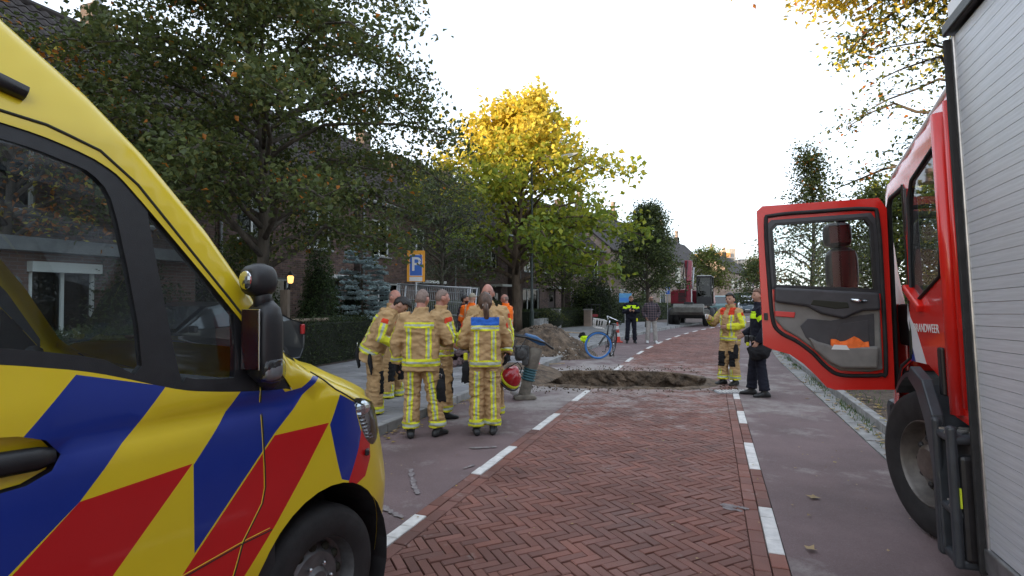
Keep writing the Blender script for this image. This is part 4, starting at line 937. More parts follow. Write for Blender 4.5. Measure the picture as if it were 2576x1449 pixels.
tree('spreading_tree', 'golden crowned tree hanging over the road ahead of the truck roof', 'tree', street(10.1, 4.5, .06), 9.2, .15, [(5.55, 2.7), (6.0, 3.4), (7.2, 3.9), (8.4, 2.6), (9.6, .6)], 46, 9, 30, .11, [L_md, L_gd, L_ye, L_or], lambda p, r: 0 if (p[0] > -1.5 and r.random() < .6) else int(r.integers(1, 4)) if r.random() < .25 else 1, 31, sig=.24, rise=.9)
tree('verge_tree', 'leafy green tree close behind the open truck door', 'tree', street(15.6, 4.1, .06), 4.3, .09, [(.7, 1.5), (2.0, 1.9), (3.2, 1.4), (4.3, .3)], 36, 8, 16, .10, [L_dk, L_md, L_gr, L_ye], wpick((.45, .4, .13, .03)), 37, sig=.22)
tree('orange_tree', 'orange leaved tree in the front garden beyond the ambulance cab', 'tree', (-8.6, 9.4, 0), 6.4, .11, [(2.5, 1.6), (3.4, 2.3), (4.6, 2.2), (6.4, .5)], 26, 7, 8, .10, [L_or, L_ye, L_ol, L_md], wpick((.5, .2, .15, .15)), 41, sig=.2)
for i, (t, u, s) in enumerate(((30, -9.8, 5.5), (42, -9.5, 6.0), (26, 7.5, 6.5))):
    p = street(t, u); tree('street_tree', ('green tree in a front garden far along the left side', 'pale green tree beyond the dark rounded street tree', 'green tree on the right verge beyond the truck door')[i], 'tree', p, s, .1, [(1.6, 1.2), (2.8, 1.9), (4.2, 1.7), (s, .3)], 24, 6, 10, .14, [L_dk, L_md, L_gr], wpick((.4, .4, .2)), 50 + i, sig=.26)
# ---- hedges and shrubs: leaf scatter over a shaped dark core
def hedge(name, label, cat, path, w_, h, n, leaf, mats, ws, seed, base=0.0, group=None, rnd_top=.08):
    rng = np.random.default_rng(seed); o = thing(name, label, cat, tuple(path[0]) if len(path[0]) == 3 else (*path[0], base), group=group); org = o.location.copy(); P = []; mb = MB()
    for a, b in zip(path, path[1:]):
        a, b = Vector((a[0], a[1], base)), Vector((b[0], b[1], base)); d = b - a; L = d.length; d.normalize(); s = Vector((d.y, -d.x, 0))
        mb.beam(a - org + Vector((0, 0, h * .46)), b - org + Vector((0, 0, h * .46)), w_ * .84, h * .92)
        m = int(n * L); t = rng.uniform(-.05, L + .05, m); face = rng.random(m); jit = rng.normal(0, .035, (m, 3))
        side = np.where(face < .38, 1, -1); zz = rng.uniform(0, h, m); ss = side * w_ / 2; top = face > .72
        zz = np.where(top, h + rng.normal(0, rnd_top * .4, m), zz); ss = np.where(top, rng.uniform(-w_ / 2, w_ / 2, m), ss); endc = face < .04
        t = np.where(endc, rng.choice([0, L], m), t); ss = np.where(endc, rng.uniform(-w_ / 2, w_ / 2, m), ss)
        wob = np.array([.05 * noise.noise(Vector((x * 1.7, y * 2.0, seed))) for x, y in zip(t, zz)]); ss = ss + np.sign(ss) * wob
        P.append(np.array(a - org) + np.outer(t, d) + np.outer(ss, s) + np.outer(zz, (0, 0, 1)) + jit)
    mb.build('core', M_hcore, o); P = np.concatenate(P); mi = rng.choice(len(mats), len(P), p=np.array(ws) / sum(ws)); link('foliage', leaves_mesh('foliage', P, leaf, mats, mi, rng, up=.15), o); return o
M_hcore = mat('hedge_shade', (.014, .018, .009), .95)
hedge('clipped_hedge', 'low clipped dark hedge behind the bending firefighter, a pole lying on it', 'hedge', [street(5.0, -9.2)[:2], street(13.8, -9.2)[:2]], .95, 1.12, 1500, .05, [L_hd, L_dk], (.75, .25), 61)
hedge('clipped_hedge', 'low dark hedge between the planter wall and the big dark shrub', 'hedge', [street(25.2, -9.4)[:2], street(31, -9.4)[:2]], 1.2, 1.05, 700, .08, [L_hd, L_dk], (.6, .4), 62)
hedge('clipped_hedge', 'clipped hedge beyond the bicycle, left of the policeman with phone', 'hedge', [street(34, -8.2)[:2], street(44, -8.2)[:2]], 1.0, 1.25, 500, .10, [L_hd, L_dk, L_md], (.6, .3, .1), 63)
hedge('garden_hedge', 'green hedge between fence panel and house behind the orange workers', 'hedge', [street(16.5, -10.4)[:2], street(24.2, -10.4)[:2]], .9, 1.5, 700, .07, [L_hd, L_dk, L_md], (.5, .3, .2), 64)
def bush(name, label, c, rx, rz, n, leaf, mats, ws, seed, cat='shrub', p=2.0):
    rng = np.random.default_rng(seed); o = thing(name, label, cat, c); d = rng.normal(size=(n, 3)); d /= np.linalg.norm(d, axis=1)[:, None]; d[:, 2] = np.abs(d[:, 2]) * 1.0
    k = np.array([1 + .22 * noise.noise(Vector(q) * 2.3 + Vector((seed, 0, 0))) for q in d]); P = d * (rng.uniform(.72, 1.0, n) * k)[:, None] * (rx, rx, rz) + rng.normal(0, .03, (n, 3)); P[:, 2] = np.maximum(P[:, 2], .02)
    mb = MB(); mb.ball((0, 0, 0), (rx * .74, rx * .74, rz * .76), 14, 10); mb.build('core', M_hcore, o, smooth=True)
    link('foliage', leaves_mesh('foliage', P, leaf, mats, rng.choice(len(mats), n, p=np.array(ws) / sum(ws)), rng), o); return o
bush('dark_shrub', 'big dark evergreen shrub left of the blue board', street(31.8, -8.7), 1.7, 3.3, 7000, .12, [L_hd, L_dk], (.7, .3), 71)
bush('dark_shrub', 'dark laurel shrub under the tall tree behind the garden lamp', street(10.6, -11.2), 1.5, 3.1, 9000, .08, [L_hd, L_dk], (.7, .3), 72)
bush('dark_shrub', 'dark shrub between the green column and the brick house wall', street(7.6, -10.8), 1.25, 2.7, 6000, .08, [L_hd, L_dk], (.7, .3), 73)
bush('garden_shrub', 'grey green shrub beyond the bicycle handlebar', street(37, -9.6), 1.3, 1.9, 2600, .12, [L_gy, L_hd], (.5, .5), 74)
bush('garden_shrub', 'green shrub right beside the blue board', street(41, -9.4), 1.4, 2.2, 2600, .13, [L_md, L_hd], (.5, .5), 75)
bush('garden_shrub', 'leafy shrub on top of the low planter wall', street(26.0, -8.5, .55), .9, .55, 1500, .07, [L_md, L_hd, L_ol], (.4, .4, .2), 76)
bush('verge_shrub', 'low shrub on the right verge behind the parked bicycle', street(21.5, 4.6), 1.2, 1.1, 2200, .09, [L_dk, L_md, L_ol], (.5, .3, .2), 77)
bush('verge_shrub', 'dense green shrub filling the verge ahead of the fire engine', street(13.0, 4.4), 1.3, 2.2, 4500, .09, [L_dk, L_md, L_ol], (.5, .3, .2), 78)
bush('column_evergreen', 'tall green columnar evergreen left of the blue spruce', Vector((-5.35, 15.4, 0)), .62, 3.35, 9000, .06, [L_th, L_dk], (.75, .25), 79, 'evergreen')
bush('column_evergreen', 'darker narrow evergreen hidden behind the green column', Vector((-4.75, 16.6, 0)), .5, 2.6, 3500, .06, [L_hd, L_th], (.6, .4), 80, 'evergreen')
def spruce():
    rng = np.random.default_rng(5); rnd = random.Random(5); o = thing('blue_spruce', 'silvery blue spruce in front of the brick house', 'spruce', (-4.45, 16.5, 0)); mb = MB(); mb.tube([(0, 0, 0), (0, 0, 1.7), (0, 0, 3.45)], [.07, .045, .01], 8); nb = MB(); A, D = [], []
    z = .35
    while z < 3.4:
        k = 1 - z / 3.5; m = 6 if z < 2.6 else 4
        for i in range(m):
            az = rnd.random() * 6.28; L = 1.62 * k ** .85 * rnd.uniform(.7, 1.1) + .10; d = Vector((math.cos(az), math.sin(az), .12)); s = Vector((-d.y, d.x, 0)); p0 = Vector((0, 0, z)); e = p0 + d * L + Vector((0, 0, -.10 * L))
            nb.tube([p0, e], [.014, .004], 4)
            segs = [(p0.lerp(e, .25), e)]
            for j in range(int(3 + L * 7)):
                t = rnd.uniform(.3, 1); q = p0.lerp(e, t); l = (.34 * (1 - t) + .12) * rnd.uniform(.7, 1.2); segs.append((q, q + (d * .7 + s * rnd.choice((-1, 1)) * .8).normalized() * l + Vector((0, 0, rnd.uniform(-.04, .05)))))
            for a, b in segs:
                dd = (b - a); n = int(dd.length * 330) + 10
                t = rng.random(n); A.append(np.array(a) + np.outer(t, np.array(dd))); v = rng.normal(size=(n, 3)) + np.array(dd.normalized()) * .9; v /= np.linalg.norm(v, axis=1)[:, None]; D.append(v)
        z += .13 + .03 * rnd.random()
    A = np.concatenate(A); D = np.concatenate(D); n = len(A); l = rng.uniform(.035, .06, n)[:, None]; s = np.cross(D, rng.normal(size=(n, 3))); s /= np.linalg.norm(s, axis=1)[:, None]; w_ = .012
    V = np.stack([A - s * w_, A + s * w_, A + D * l + s * w_ * .5, A + D * l - s * w_ * .5], 1).reshape(-1, 3)
    mb.build('trunk', M_bark, o, smooth=True); nb.build('branches', M_bark, o, fix=False); link('needles', npmesh('needles', V, np.arange(4 * n).reshape(n, 4), [L_bl]), o)
spruce()
# ================================================================ houses
def brickmat(name, c1, c2, mortar, sc=1.0):
    m = mat(name, c1, .88); t = m.node_tree; N = t.nodes; L = t.links; p = N['Principled BSDF']
    tc = N.new('ShaderNodeTexCoord'); sp = N.new('ShaderNodeSeparateXYZ'); L.new(tc.outputs['Object'], sp.inputs[0]); ad = N.new('ShaderNodeMath'); ad.operation = 'ADD'; L.new(sp.outputs[0], ad.inputs[0]); L.new(sp.outputs[1], ad.inputs[1]); cb = N.new('ShaderNodeCombineXYZ'); L.new(ad.outputs[0], cb.inputs[0]); L.new(sp.outputs[2], cb.inputs[1])
    b = N.new('ShaderNodeTexBrick'); b.inputs['Scale'].default_value = 1; b.inputs['Brick Width'].default_value = .22; b.inputs['Row Height'].default_value = .0625; b.inputs['Mortar Size'].default_value = .006; b.inputs['Color1'].default_value = (*c1, 1); b.inputs['Color2'].default_value = (*c2, 1); b.inputs['Mortar'].default_value = (*mortar, 1); L.new(cb.outputs[0], b.inputs['Vector'])
    z = N.new('ShaderNodeTexNoise'); z.inputs['Scale'].default_value = 1.5; z.inputs['Detail'].default_value = 7; L.new(tc.outputs['Object'], z.inputs['Vector']); k = N.new('ShaderNodeMix'); k.data_type = 'RGBA'; k.blend_type = 'OVERLAY'; k.inputs[0].default_value = .5; L.new(b.outputs[0], k.inputs[6]); L.new(z.outputs[0], k.inputs[7]); L.new(k.outputs[2], p.inputs['Base Color'])
    bp = N.new('ShaderNodeBump'); bp.inputs['Distance'].default_value = .008; bp.invert = True; L.new(b.outputs['Fac'], bp.inputs['Height']); L.new(bp.outputs[0], p.inputs['Normal']); return m
M_wall = brickmat('brown_brick', (.115, .075, .062), (.08, .055, .05), (.12, .115, .11)); M_wall2 = brickmat('pale_brick', (.36, .26, .21), (.30, .215, .175), (.34, .31, .28)); M_wall3 = brickmat('pinkish_brick', (.40, .23, .17), (.34, .19, .14), (.36, .30, .27))
M_wbrick = mat('wall_brick', (.115, .072, .058), .88, var=.35, vscale=5, bump=.003, bscale=70, detail=7, attr='tint'); M_mortar = mat('mortar', (.13, .125, .118), .95, var=.15, vscale=8)
M_rooft = mat('dark_roof_tile', (.050, .042, .040), .92, spec=.25, var=.35, vscale=2.5, bump=.003, bscale=50, detail=7); M_frame = mat('white_window_frame', (.68, .69, .67), .5); M_pane = glassmat('window_pane', (.14, .15, .15)); M_curt = mat('pale_curtain', (.45, .44, .42), .9, var=.2, vscale=5); M_room = mat('dark_room', (.02, .02, .022), .9)
M_zinc = mat('zinc_grey', (.24, .25, .26), .55, metal=.4, var=.15, vscale=4); M_brown = mat('dark_brown_wood', (.05, .032, .026), .7, var=.25, vscale=9)
HW, EAVE, RIDGE = 6.0, 5.4, 9.1
OPEN = [(.55, .75, 2.75, 2.30), (4.1, .02, 5.1, 2.30), (.7, 3.35, 1.9, 4.75), (3.5, 3.35, 4.7, 4.75)]      # x0,z0,x1,z1 on the facade
def tile_mesh():
    V, F = [], []; n = 6; Wt, Lt = .31, .40
    for j, (y, dz) in enumerate(((0, .035), (Lt, .0))):
        for i in range(n + 1): x = i / n; V.append(((x - .5) * Wt, y, dz + .028 * math.sin(x * 2 * math.pi) + .01))
    for i in range(n + 1): x = i / n; V.append(((x - .5) * Wt, 0, .028 * math.sin(x * 2 * math.pi) - .012))
    for i in range(n): F += [(i, i + 1, n + 2 + i, n + 1 + i), (2 * n + 2 + i, 2 * n + 3 + i, i + 1, i)]
    return V, F
def house_parts():
    """meshes shared by every house of the terrace; local x along the street, y into the plot, z up"""
    rnd = random.Random(2); V, F, cols = [], [], []
    row = 0; z = .03
    while z < EAVE:
        x = -.11 if row % 2 else 0
        while x < HW:
            a, b = max(0, x + .004), min(HW, x + .212)
            for (x0, z0, x1, z1) in OPEN:
                if z + .05 > z0 and z < z1:
                    if a >= x0 and b <= x1: a = b = 0
                    elif a < x0 < b: b = x0
                    elif a < x1 < b: a = x1
            if b - a > .03:
                q = len(V); d = -.008 + rnd.gauss(0, .0015); V += [(a, d, z), (b, d, z), (b, d, z + .052), (a, d, z + .052), (a, .01, z), (b, .01, z), (b, .01, z + .052), (a, .01, z + .052)]
                F += [(q, q + 1, q + 2, q + 3), (q, q + 4, q + 5, q + 1), (q + 3, q + 2, q + 6, q + 7), (q, q + 3, q + 7, q + 4), (q + 1, q + 5, q + 6, q + 2)]; g = rnd.uniform(.6, 1.35); cols += [(g, g * rnd.uniform(.9, 1.05), g * rnd.uniform(.85, 1.1), 1)] * 5
            x += .22
        z += .0625; row += 1
    me = bpy.data.meshes.new('bricks'); me.from_pydata(V, [], F); me.materials.append(M_wbrick); a = me.attributes.new('tint', 'FLOAT_COLOR', 'FACE'); a.data.foreach_set('color', np.asarray(cols, np.float32).ravel())
    mb = MB()                      # backing walls with openings
    xs = sorted({0, HW, *[o[0] for o in OPEN], *[o[2] for o in OPEN]}); zs = sorted({0, EAVE, *[o[1] for o in OPEN], *[o[3] for o in OPEN]})
    for x0, x1 in zip(xs, xs[1:]):
        for z0, z1 in zip(zs, zs[1:]):
            if not any(o[0] <= (x0 + x1) / 2 <= o[2] and o[1] <= (z0 + z1) / 2 <= o[3] for o in OPEN): mb.add([(x0, 0, z0), (x1, 0, z0), (x1, 0, z1), (x0, 0, z1)], [(0, 1, 2, 3)])
    for x0, z0, x1, z1 in OPEN: mb.add([(x0, 0, z0), (x1, 0, z0), (x1, 0, z1), (x0, 0, z1), (x0, .14, z0), (x1, .14, z0), (x1, .14, z1), (x0, .14, z1)], [(0, 4, 5, 1), (3, 2, 6, 7), (0, 3, 7, 4), (1, 5, 6, 2)])
    front = mb.build('tmp', M_mortar, fix=False).data
    mb = MB(); mb.add([(0, 0, 0), (0, 8, 0), (0, 8, EAVE), (0, 4, RIDGE - .12), (0, 0, EAVE)], [(0, 1, 2, 3, 4)]); mb.add([(HW, 0, 0), (HW, 8, 0), (HW, 8, EAVE), (HW, 4, RIDGE - .12), (HW, 0, EAVE)], [(0, 1, 2, 3, 4)]); mb.add([(0, 8, 0), (HW, 8, 0), (HW, 8, EAVE), (0, 8, EAVE)], [(0, 1, 2, 3)])
    walls = mb.build('tmp', M_wall, fix=False).data
    for q in [q for q in C.objects if q.name.startswith('tmp')]: bpy.data.objects.remove(q)
    return me, front, walls
HB, HF, HWALL = house_parts()
TV, TF = tile_mesh(); SL = math.atan2(RIDGE - EAVE, 4.0); SLEN = math.hypot(4, RIDGE - EAVE)
def tile_xf(i, j, back=False):
    return Vector((.155 + .30 * i, -.25 * math.cos(SL) + .33 * j * math.cos(SL), EAVE - .25 * math.sin(SL) + .33 * j * math.sin(SL) + .03))
NT = (20, 17)
def roof_stuff():
    V, F = [], []
    for back in (0, 1):
        for i in range(NT[0]):
            for j in range(NT[1]):
                p = tile_xf(i, j); Q = Matrix.Rotation(SL, 3, 'X'); b = len(V)
                for v in TV:
                    q = Q @ Vector(v) + p; V.append((q.x, 8 - q.y if back else q.y, q.z))
                F += [[k + b for k in f] for f in TF]
    me = bpy.data.meshes.new('roof_tiles'); me.from_pydata(V, [], F); me.materials.append(M_rooft); return me
ROOF = roof_stuff(); TILE = bpy.data.meshes.new('roof_tile'); TILE.from_pydata(TV, [], TF); TILE.materials.append(M_rooft)
def window_part(par, x0, z0, x1, z1, parts=2, y=.10):
    mb = MB(); t = .06
    for (c, d) in ((((x0 + x1) / 2, y, z0 + t / 2), (x1 - x0, .07, t)), (((x0 + x1) / 2, y, z1 - t / 2), (x1 - x0, .07, t)), ((x0 + t / 2, y, (z0 + z1) / 2), (t, .07, z1 - z0 - 2 * t)), ((x1 - t / 2, y, (z0 + z1) / 2), (t, .07, z1 - z0 - 2 * t))): mb.box(c, d)
    for k in range(1, parts): mb.box((x0 + (x1 - x0) * k / parts, y, (z0 + z1) / 2), (.05, .06, z1 - z0 - 2 * t))
    w_ = mb.build('window', M_frame, par)
    mb = MB(); mb.add([(x0 + t, y + .01, z0 + t), (x1 - t, y + .01, z0 + t), (x1 - t, y + .01, z1 - t), (x0 + t, y + .01, z1 - t)], [(0, 1, 2, 3)]); mb.build('pane', M_pane, w_)
    mb = MB(); mb.box(((x0 + x1) / 2, -.03, z0 - .035), (x1 - x0 + .1, .12, .06)); mb.build('sill', M_kerb, w_)
    mb = MB(); mb.box((x0 + .3, y + .2, (z0 + z1) / 2), (.4, .03, z1 - z0)); mb.box((x1 - .3, y + .2, (z0 + z1) / 2), (.4, .03, z1 - z0)); mb.build('curtain', M_curt, w_); return w_
def house(t, u, label, tiles=False, rz=None, loc=None, group='brick terraced houses on the left'):
    p = loc or street(t, u); a = heading(t) if rz is None else rz
    o = thing('terraced_house', label, 'house', (p.x, p.y, -.05), math.pi / 2 - a, group)
    link('wall', HF, o); link('bricks', HB, o)['kind'] = 'stuff'; link('side_wall', HWALL, o)
    for x0, z0, x1, z1 in OPEN[:1] + OPEN[2:]: window_part(o, x0, z0, x1, z1, 3 if x1 - x0 > 2 else 2)
    mb = MB(); mb.box((4.6, .10, 1.16), (1.0, .07, 2.26)); d = mb.build('front_door', M_brown, o); mb = MB(); mb.box((4.6, .06, 1.75), (.5, .02, .5)); mb.build('door_pane', M_pane, d)
    mb = MB(); mb.box((4.6, -.35, 2.42), (1.5, .8, .12)); mb.build('door_canopy', M_frame, o)
    mb = MB(); mb.box((3, 4, 2.7), (5.8, 7.4, .1)); mb.box((3, 1.2, 2.6), (5.8, .05, 5.1)); mb.build('inside_wall', M_room, o)
    mb = MB(); mb.tube([(0.0, -.32, EAVE - .08), (HW, -.32, EAVE - .08)], .07, 8); mb.tube([(.12, -.07, .1), (.12, -.07, EAVE - .1)], .04, 8); mb.build('gutter', M_zinc, o)
    if tiles:
        n = 0
        for j in range(NT[1]):
            for i in range(NT[0]):
                if n >= 300: break
                q = link('roof_tile', TILE, o); q.location = tile_xf(i, NT[1] - 1 - j); q.rotation_euler = (SL + .004 * math.sin(i * 5 + j * 3), .01 * math.sin(i * 3.3 + j), 0); n += 1
        V, F = [], []
        for i in range(NT[0]):
            for j in range(NT[1]):
                for back in (0, 1):
                    if not back and (NT[1] - 1 - j) * NT[0] + i < 300: continue
                    pp = tile_xf(i, j); Q = Matrix.Rotation(SL, 3, 'X'); b = len(V)
                    for v in TV: q = Q @ Vector(v) + pp; V.append((q.x, 8 - q.y if back else q.y, q.z))
                    F += [[k + b for k in f] for f in TF]
        me = bpy.data.meshes.new('roof_tiles'); me.from_pydata(V, [], F); me.materials.append(M_rooft); link('roof_tiles', me, o)['kind'] = 'stuff'
    else: link('roof_tiles', ROOF, o)['kind'] = 'stuff'
    mb = MB(); mb.add([(0, -.25, EAVE - .24), (HW, -.25, EAVE - .24), (HW, 4, RIDGE - .03), (0, 4, RIDGE - .03), (0, 8.25, EAVE - .24), (HW, 8.25, EAVE - .24)], [(0, 1, 2, 3), (3, 2, 5, 4)]); mb.tube([(0, 4, RIDGE + .06), (HW, 4, RIDGE + .06)], .11, 8); mb.build('roof', M_rooft, o, fix=False)
    mb = MB(); mb.box((5.6, 4, RIDGE + .3), (.55, .5, .9)); c = mb.build('chimney', M_wall, o); mb = MB(); mb.lathe([(.13, RIDGE + .75), (.12, RIDGE + 1.0), (.16, RIDGE + 1.05), (.10, RIDGE + 1.2)], 10, c=(5.6, 4, 0)); mb.build('chimney_pot', M_zinc, c)
    return o
lab = ['row house left of the ambulance, before the parked camera', 'row house next along, seen over the ambulance roof edge', 'row house whose dark tiled roof fills the top left corner', 'row house behind the tall dark street tree', 'row house behind the blue spruce and parking sign', 'row house behind the small grey green tree', 'row house with white window behind the lamp post', 'row house with door behind the yellow topped tree']
for k in range(-3, 7):
    t = -7 + 6.02 * (k + 1)
    house(t, -12.2, ('brown brick terraced house, ' + lab[k]) if 0 <= k < 7 else ('brown brick terraced house standing ' + ('nearest', 'second', 'farthest')[-1 - k] + ' behind the camera on the left' if k < 0 else 'brown brick terraced house, last of its row past the yellow tree'), tiles=(k in (1, 2)))
# second block and gable further on, where the street bends
def block(name, label, p, rz, L, D, ev, rg, wall, nwin, chim, roofc=None, gabl=True):
    o = thing(name, label, 'house', p, rz); mb = MB()
    mb.add([(0, 0, 0), (L, 0, 0), (L, 0, ev), (0, 0, ev), (0, D, 0), (L, D, 0), (L, D, ev), (0, D, ev), (0, D / 2, rg), (L, D / 2, rg)], [(0, 1, 2, 3), (4, 5, 6, 7), (0, 4, 7, 8, 3), (1, 5, 6, 9, 2)]); mb.build('wall', wall, o)
    mb = MB(); e = .3; sl = (rg - ev) / (D / 2)
    mb.add([(-.1, -e, ev - e * sl + .06), (L + .1, -e, ev - e * sl + .06), (L + .1, D / 2, rg + .06), (-.1, D / 2, rg + .06), (-.1, D + e, ev - e * sl + .06), (L + .1, D + e, ev - e * sl + .06)], [(0, 1, 2, 3), (3, 2, 5, 4)])
    r = mb.build('roof', M_rooft, o, fix=False); md = r.modifiers.new('solid', 'SOLIDIFY'); md.thickness = .12
    k = max(1, int((L - .5) / 6)); 
    for i in range(nwin):
        x = L * (i + .5) / nwin
        for z in (.9, 3.3):
            mb = MB(); mb.box((x, -.02, z + .75), (1.5, .08, 1.5)); w_ = mb.build('window', M_frame, o); mb = MB(); mb.box((x - .34, -.05, z + .75), (.60, .04, 1.34)); mb.box((x + .34, -.05, z + .75), (.60, .04, 1.34)); mb.build('pane', M_pane2, w_)
    for i in range(chim):
        x = L * (i + .5) / chim; mb = MB(); mb.box((x, D / 2, rg + .35), (.7, .6, 1.0)); c = mb.build('chimney', M_room, o); mb = MB(); mb.lathe([(.22, rg + .85), (.2, rg + 1.5), (.26, rg + 1.55), (.2, rg + 1.8)], 10, c=(x, D / 2, 0)); mb.build('chimney_pot', M_wall2, c)
    return o
M_pane2 = mat('far_window_glass', (.05, .055, .06), .08, spec=.8)
block('terraced_block', 'pale brick terraced block behind the dark rounded tree, chimneys along its ridge', street(40.5, -11.5), math.pi / 2 - R(33), 30, 9, 5.6, 9.4, M_wall2, 6, 4)
block('gabled_house', 'pinkish brick gable end house behind the excavator', (17.0, 62.5, 0), math.pi / 2 - R(34), 22, 8.5, 5.4, 9.6, M_wall3, 4, 3)
block('pale_house', 'pale brick house with tall narrow windows below the scaffolded building', (34.5, 88, 0), math.pi / 2 - R(34) , 18, 8, 6.0, 9.2, M_wall2, 5, 2)
# low brick front extension with a white framed window, seen through the ambulance cab
def extension():
    p = street(1.5, -10.6); o = thing('brick_extension', 'low flat roofed brick extension with white framed window, seen through the ambulance cab', 'building', p, math.pi / 2 - PH); o2 = o
    win = (4.45, 1.0, 5.5, 2.2); mb = MB(); H = 2.42
    mb.add([(0, 0, 0), (win[0], 0, 0), (win[0], 0, H), (0, 0, H)], [(0, 1, 2, 3)]); mb.add([(win[2], 0, 0), (7.6, 0, 0), (7.6, 0, H), (win[2], 0, H)], [(0, 1, 2, 3)]); mb.add([(win[0], 0, 0), (win[2], 0, 0), (win[2], 0, win[1]), (win[0], 0, win[1])], [(0, 1, 2, 3)]); mb.add([(win[0], 0, win[3]), (win[2], 0, win[3]), (win[2], 0, H), (win[0], 0, H)], [(0, 1, 2, 3)])
    mb.add([(7.6, 0, 0), (7.6, 1.5, 0), (7.6, 1.5, H), (7.6, 0, H)], [(0, 1, 2, 3)]); mb.add([(0, 0, 0), (0, 1.5, 0), (0, 1.5, H), (0, 0, H)], [(0, 1, 2, 3)]); mb.build('wall', M_wall4, o, fix=False)
    mb = MB(); mb.box((3.8, .65, H + .11), (7.9, 2.0, .22)); mb.build('flat_roof', M_zinc, o)
    w_ = window_part(o, *win, 2, .05); mb = MB(); mb.box(((win[0] + win[2]) / 2, -.08, win[3] - .02), (win[2] - win[0] + .06, .15, .17)); mb.build('shutter_box', M_frame, w_)
    mb = MB(); mb.box((5, .9, 1.3), (2.5, .05, 2.2)); mb.build('inside_wall', mat('red_curtain_wall', (.10, .03, .028), .9, var=.4, vscale=3), o)
M_wall4 = brickmat('red_brown_brick', (.19, .10, .08), (.14, .08, .065), (.19, .175, .165))
extension()
# ---- far building under construction with scaffolding, the last sun's orange put into its top floor colour
M_conc = mat('raw_concrete', (.40, .37, .34), .9, var=.15, vscale=2); M_sunlit = mat('orange_face', (.62, .30, .10), .8, var=.2, vscale=2); M_steel = mat('scaffold_steel', (.45, .45, .46), .5, metal=.6); M_drape = mat('lavender_sheet', (.50, .48, .66), .8, var=.1, vscale=2)
def site():
    o = thing('unfinished_building', 'unfinished building behind scaffolding with its top floor coloured sunlit orange', 'building', (50, 128, 0)); 
    mb = MB(); 
    for z in (0, 3, 6, 8.6): mb.box((1.5, 6, z), (15, 12, .35))
    for x in (-5.5, -2, 1.5, 5, 8.5):
        for y in (.3, 6, 11.5): mb.box((x, y, 4.3), (.4, .4, 8.6))
    mb.build('concrete_frame', M_conc, o); mb = MB(); mb.box((-2.8, 6, 10.5), (6.6, 11, 3.4)); mb.build('sunlit_floor', M_sunlit, o); mb = MB(); mb.box((1.2, 4, 11.2), (1.4, 6, 4.2)); mb.build('stair_core', M_conc, o); mb = MB(); mb.box((6, 6, 10.2), (4.6, 7, 1.4)); mb.build('roof_floor', M_conc, o)
    mb = MB()
    for i in range(9):
        x = -6 + 1.9 * i; mb.beam((x, -.9, 0), (x, -.9, 11.5), .09, .09)
    for z in (2, 4, 6, 8, 10, 11): mb.beam((-6, -.9, z), (9.3, -.9, z), .09, .09); mb.beam((-6, -.5, z - .1), (9.3, -.5, z - .1), .7, .06)
    mb.build('scaffolding', M_steel, o)
    mb = MB(); V = []
    for i in range(9):
        for j in range(9): V.append((3.0 + .42 * i * (1 - .05 * j) + .12 * math.sin(j * 1.3), -1.15 + .22 * math.sin(i * 1.9 + j * .5), 7.9 - .62 * j - .16 * i * (1 - j / 12)))
    mb.add(V, [(9 * i + j, 9 * i + j + 1, 9 * i + 10 + j, 9 * i + 9 + j) for i in range(8) for j in range(8)]); mb.build('hanging_sheet', M_drape, o, smooth=True)
site()
def far_row(loc, rz, n, label0, grp):
    for i in range(n):
        d = Vector((math.cos(rz), math.sin(rz), 0)) * 6.02 * i
        house(0, 0, label0, rz=math.pi / 2 - rz, loc=Vector(loc) + d, group=grp)
# ================================================================ people
M_skin = mat('skin', (.45, .25, .18), .5, var=.10, vscale=14, spec=.4); M_skin_red = mat('ruddy_skin', (.43, .20, .15), .45, var=.14, vscale=12, spec=.4); M_skin_tan = mat('tanned_skin', (.40, .20, .13), .5, var=.1, vscale=14)
M_lip = mat('lips', (.36, .12, .10), .5); M_eye = mat('eye', (.03, .022, .02), .25); M_brow = mat('eyebrow', (.07, .045, .03), .8)
def clothmat(name, col, var=.16, bump=.006, bs=24, rough=.9): return mat(name, col, rough, var=var, vscale=5, bump=bump, bscale=bs, detail=8, spec=.25)
M_tan = clothmat('tan_turnout_cloth', (.44, .285, .14), .13); M_navy = clothmat('navy_uniform_cloth', (.012, .013, .022)); M_black = clothmat('black_cloth', (.014, .014, .016)); M_hi = clothmat('fluorescent_yellow', (.66, .66, .04), .10, .003); M_sil = clothmat('silver_reflective', (.40, .43, .36), .1, .002, rough=.5)
M_oran = clothmat('fluorescent_orange', (1.0, .17, .015), .08, .006); M_osil = clothmat('grey_band', (.62, .36, .20), .1, .002); M_lime = clothmat('lime_yellow', (.60, .88, .02), .06, .003); M_sky = clothmat('blue_yoke', (.03, .12, .46), .1, .003); M_redp = clothmat('red_patch', (.60, .05, .02), .1, .002); M_shirt = None
M_jean = clothmat('pale_jeans', (.36, .34, .32)); M_sneak = mat('white_sneaker', (.62, .62, .62), .6); M_boot = mat('black_boot', (.012, .012, .013), .5, var=.3, vscale=20, bump=.002, bscale=60); M_glove = clothmat('black_glove', (.018, .018, .02), .25, .006, 40)
M_hdk = mat('dark_hair', (.014, .010, .009), .5, var=.3, vscale=30, bump=.006, bscale=90); M_hbr = mat('brown_hair', (.085, .045, .028), .45, var=.35, vscale=40, bump=.006, bscale=110, stretch=(1, 1, .15)); M_hgr = mat('grey_stubble_hair', (.20, .14, .115), .7, var=.2, vscale=40); M_hsh = mat('short_brown_hair', (.13, .07, .045), .6, var=.3, vscale=50, bump=.003, bscale=160); M_beard = mat('white_beard', (.55, .52, .5), .8)
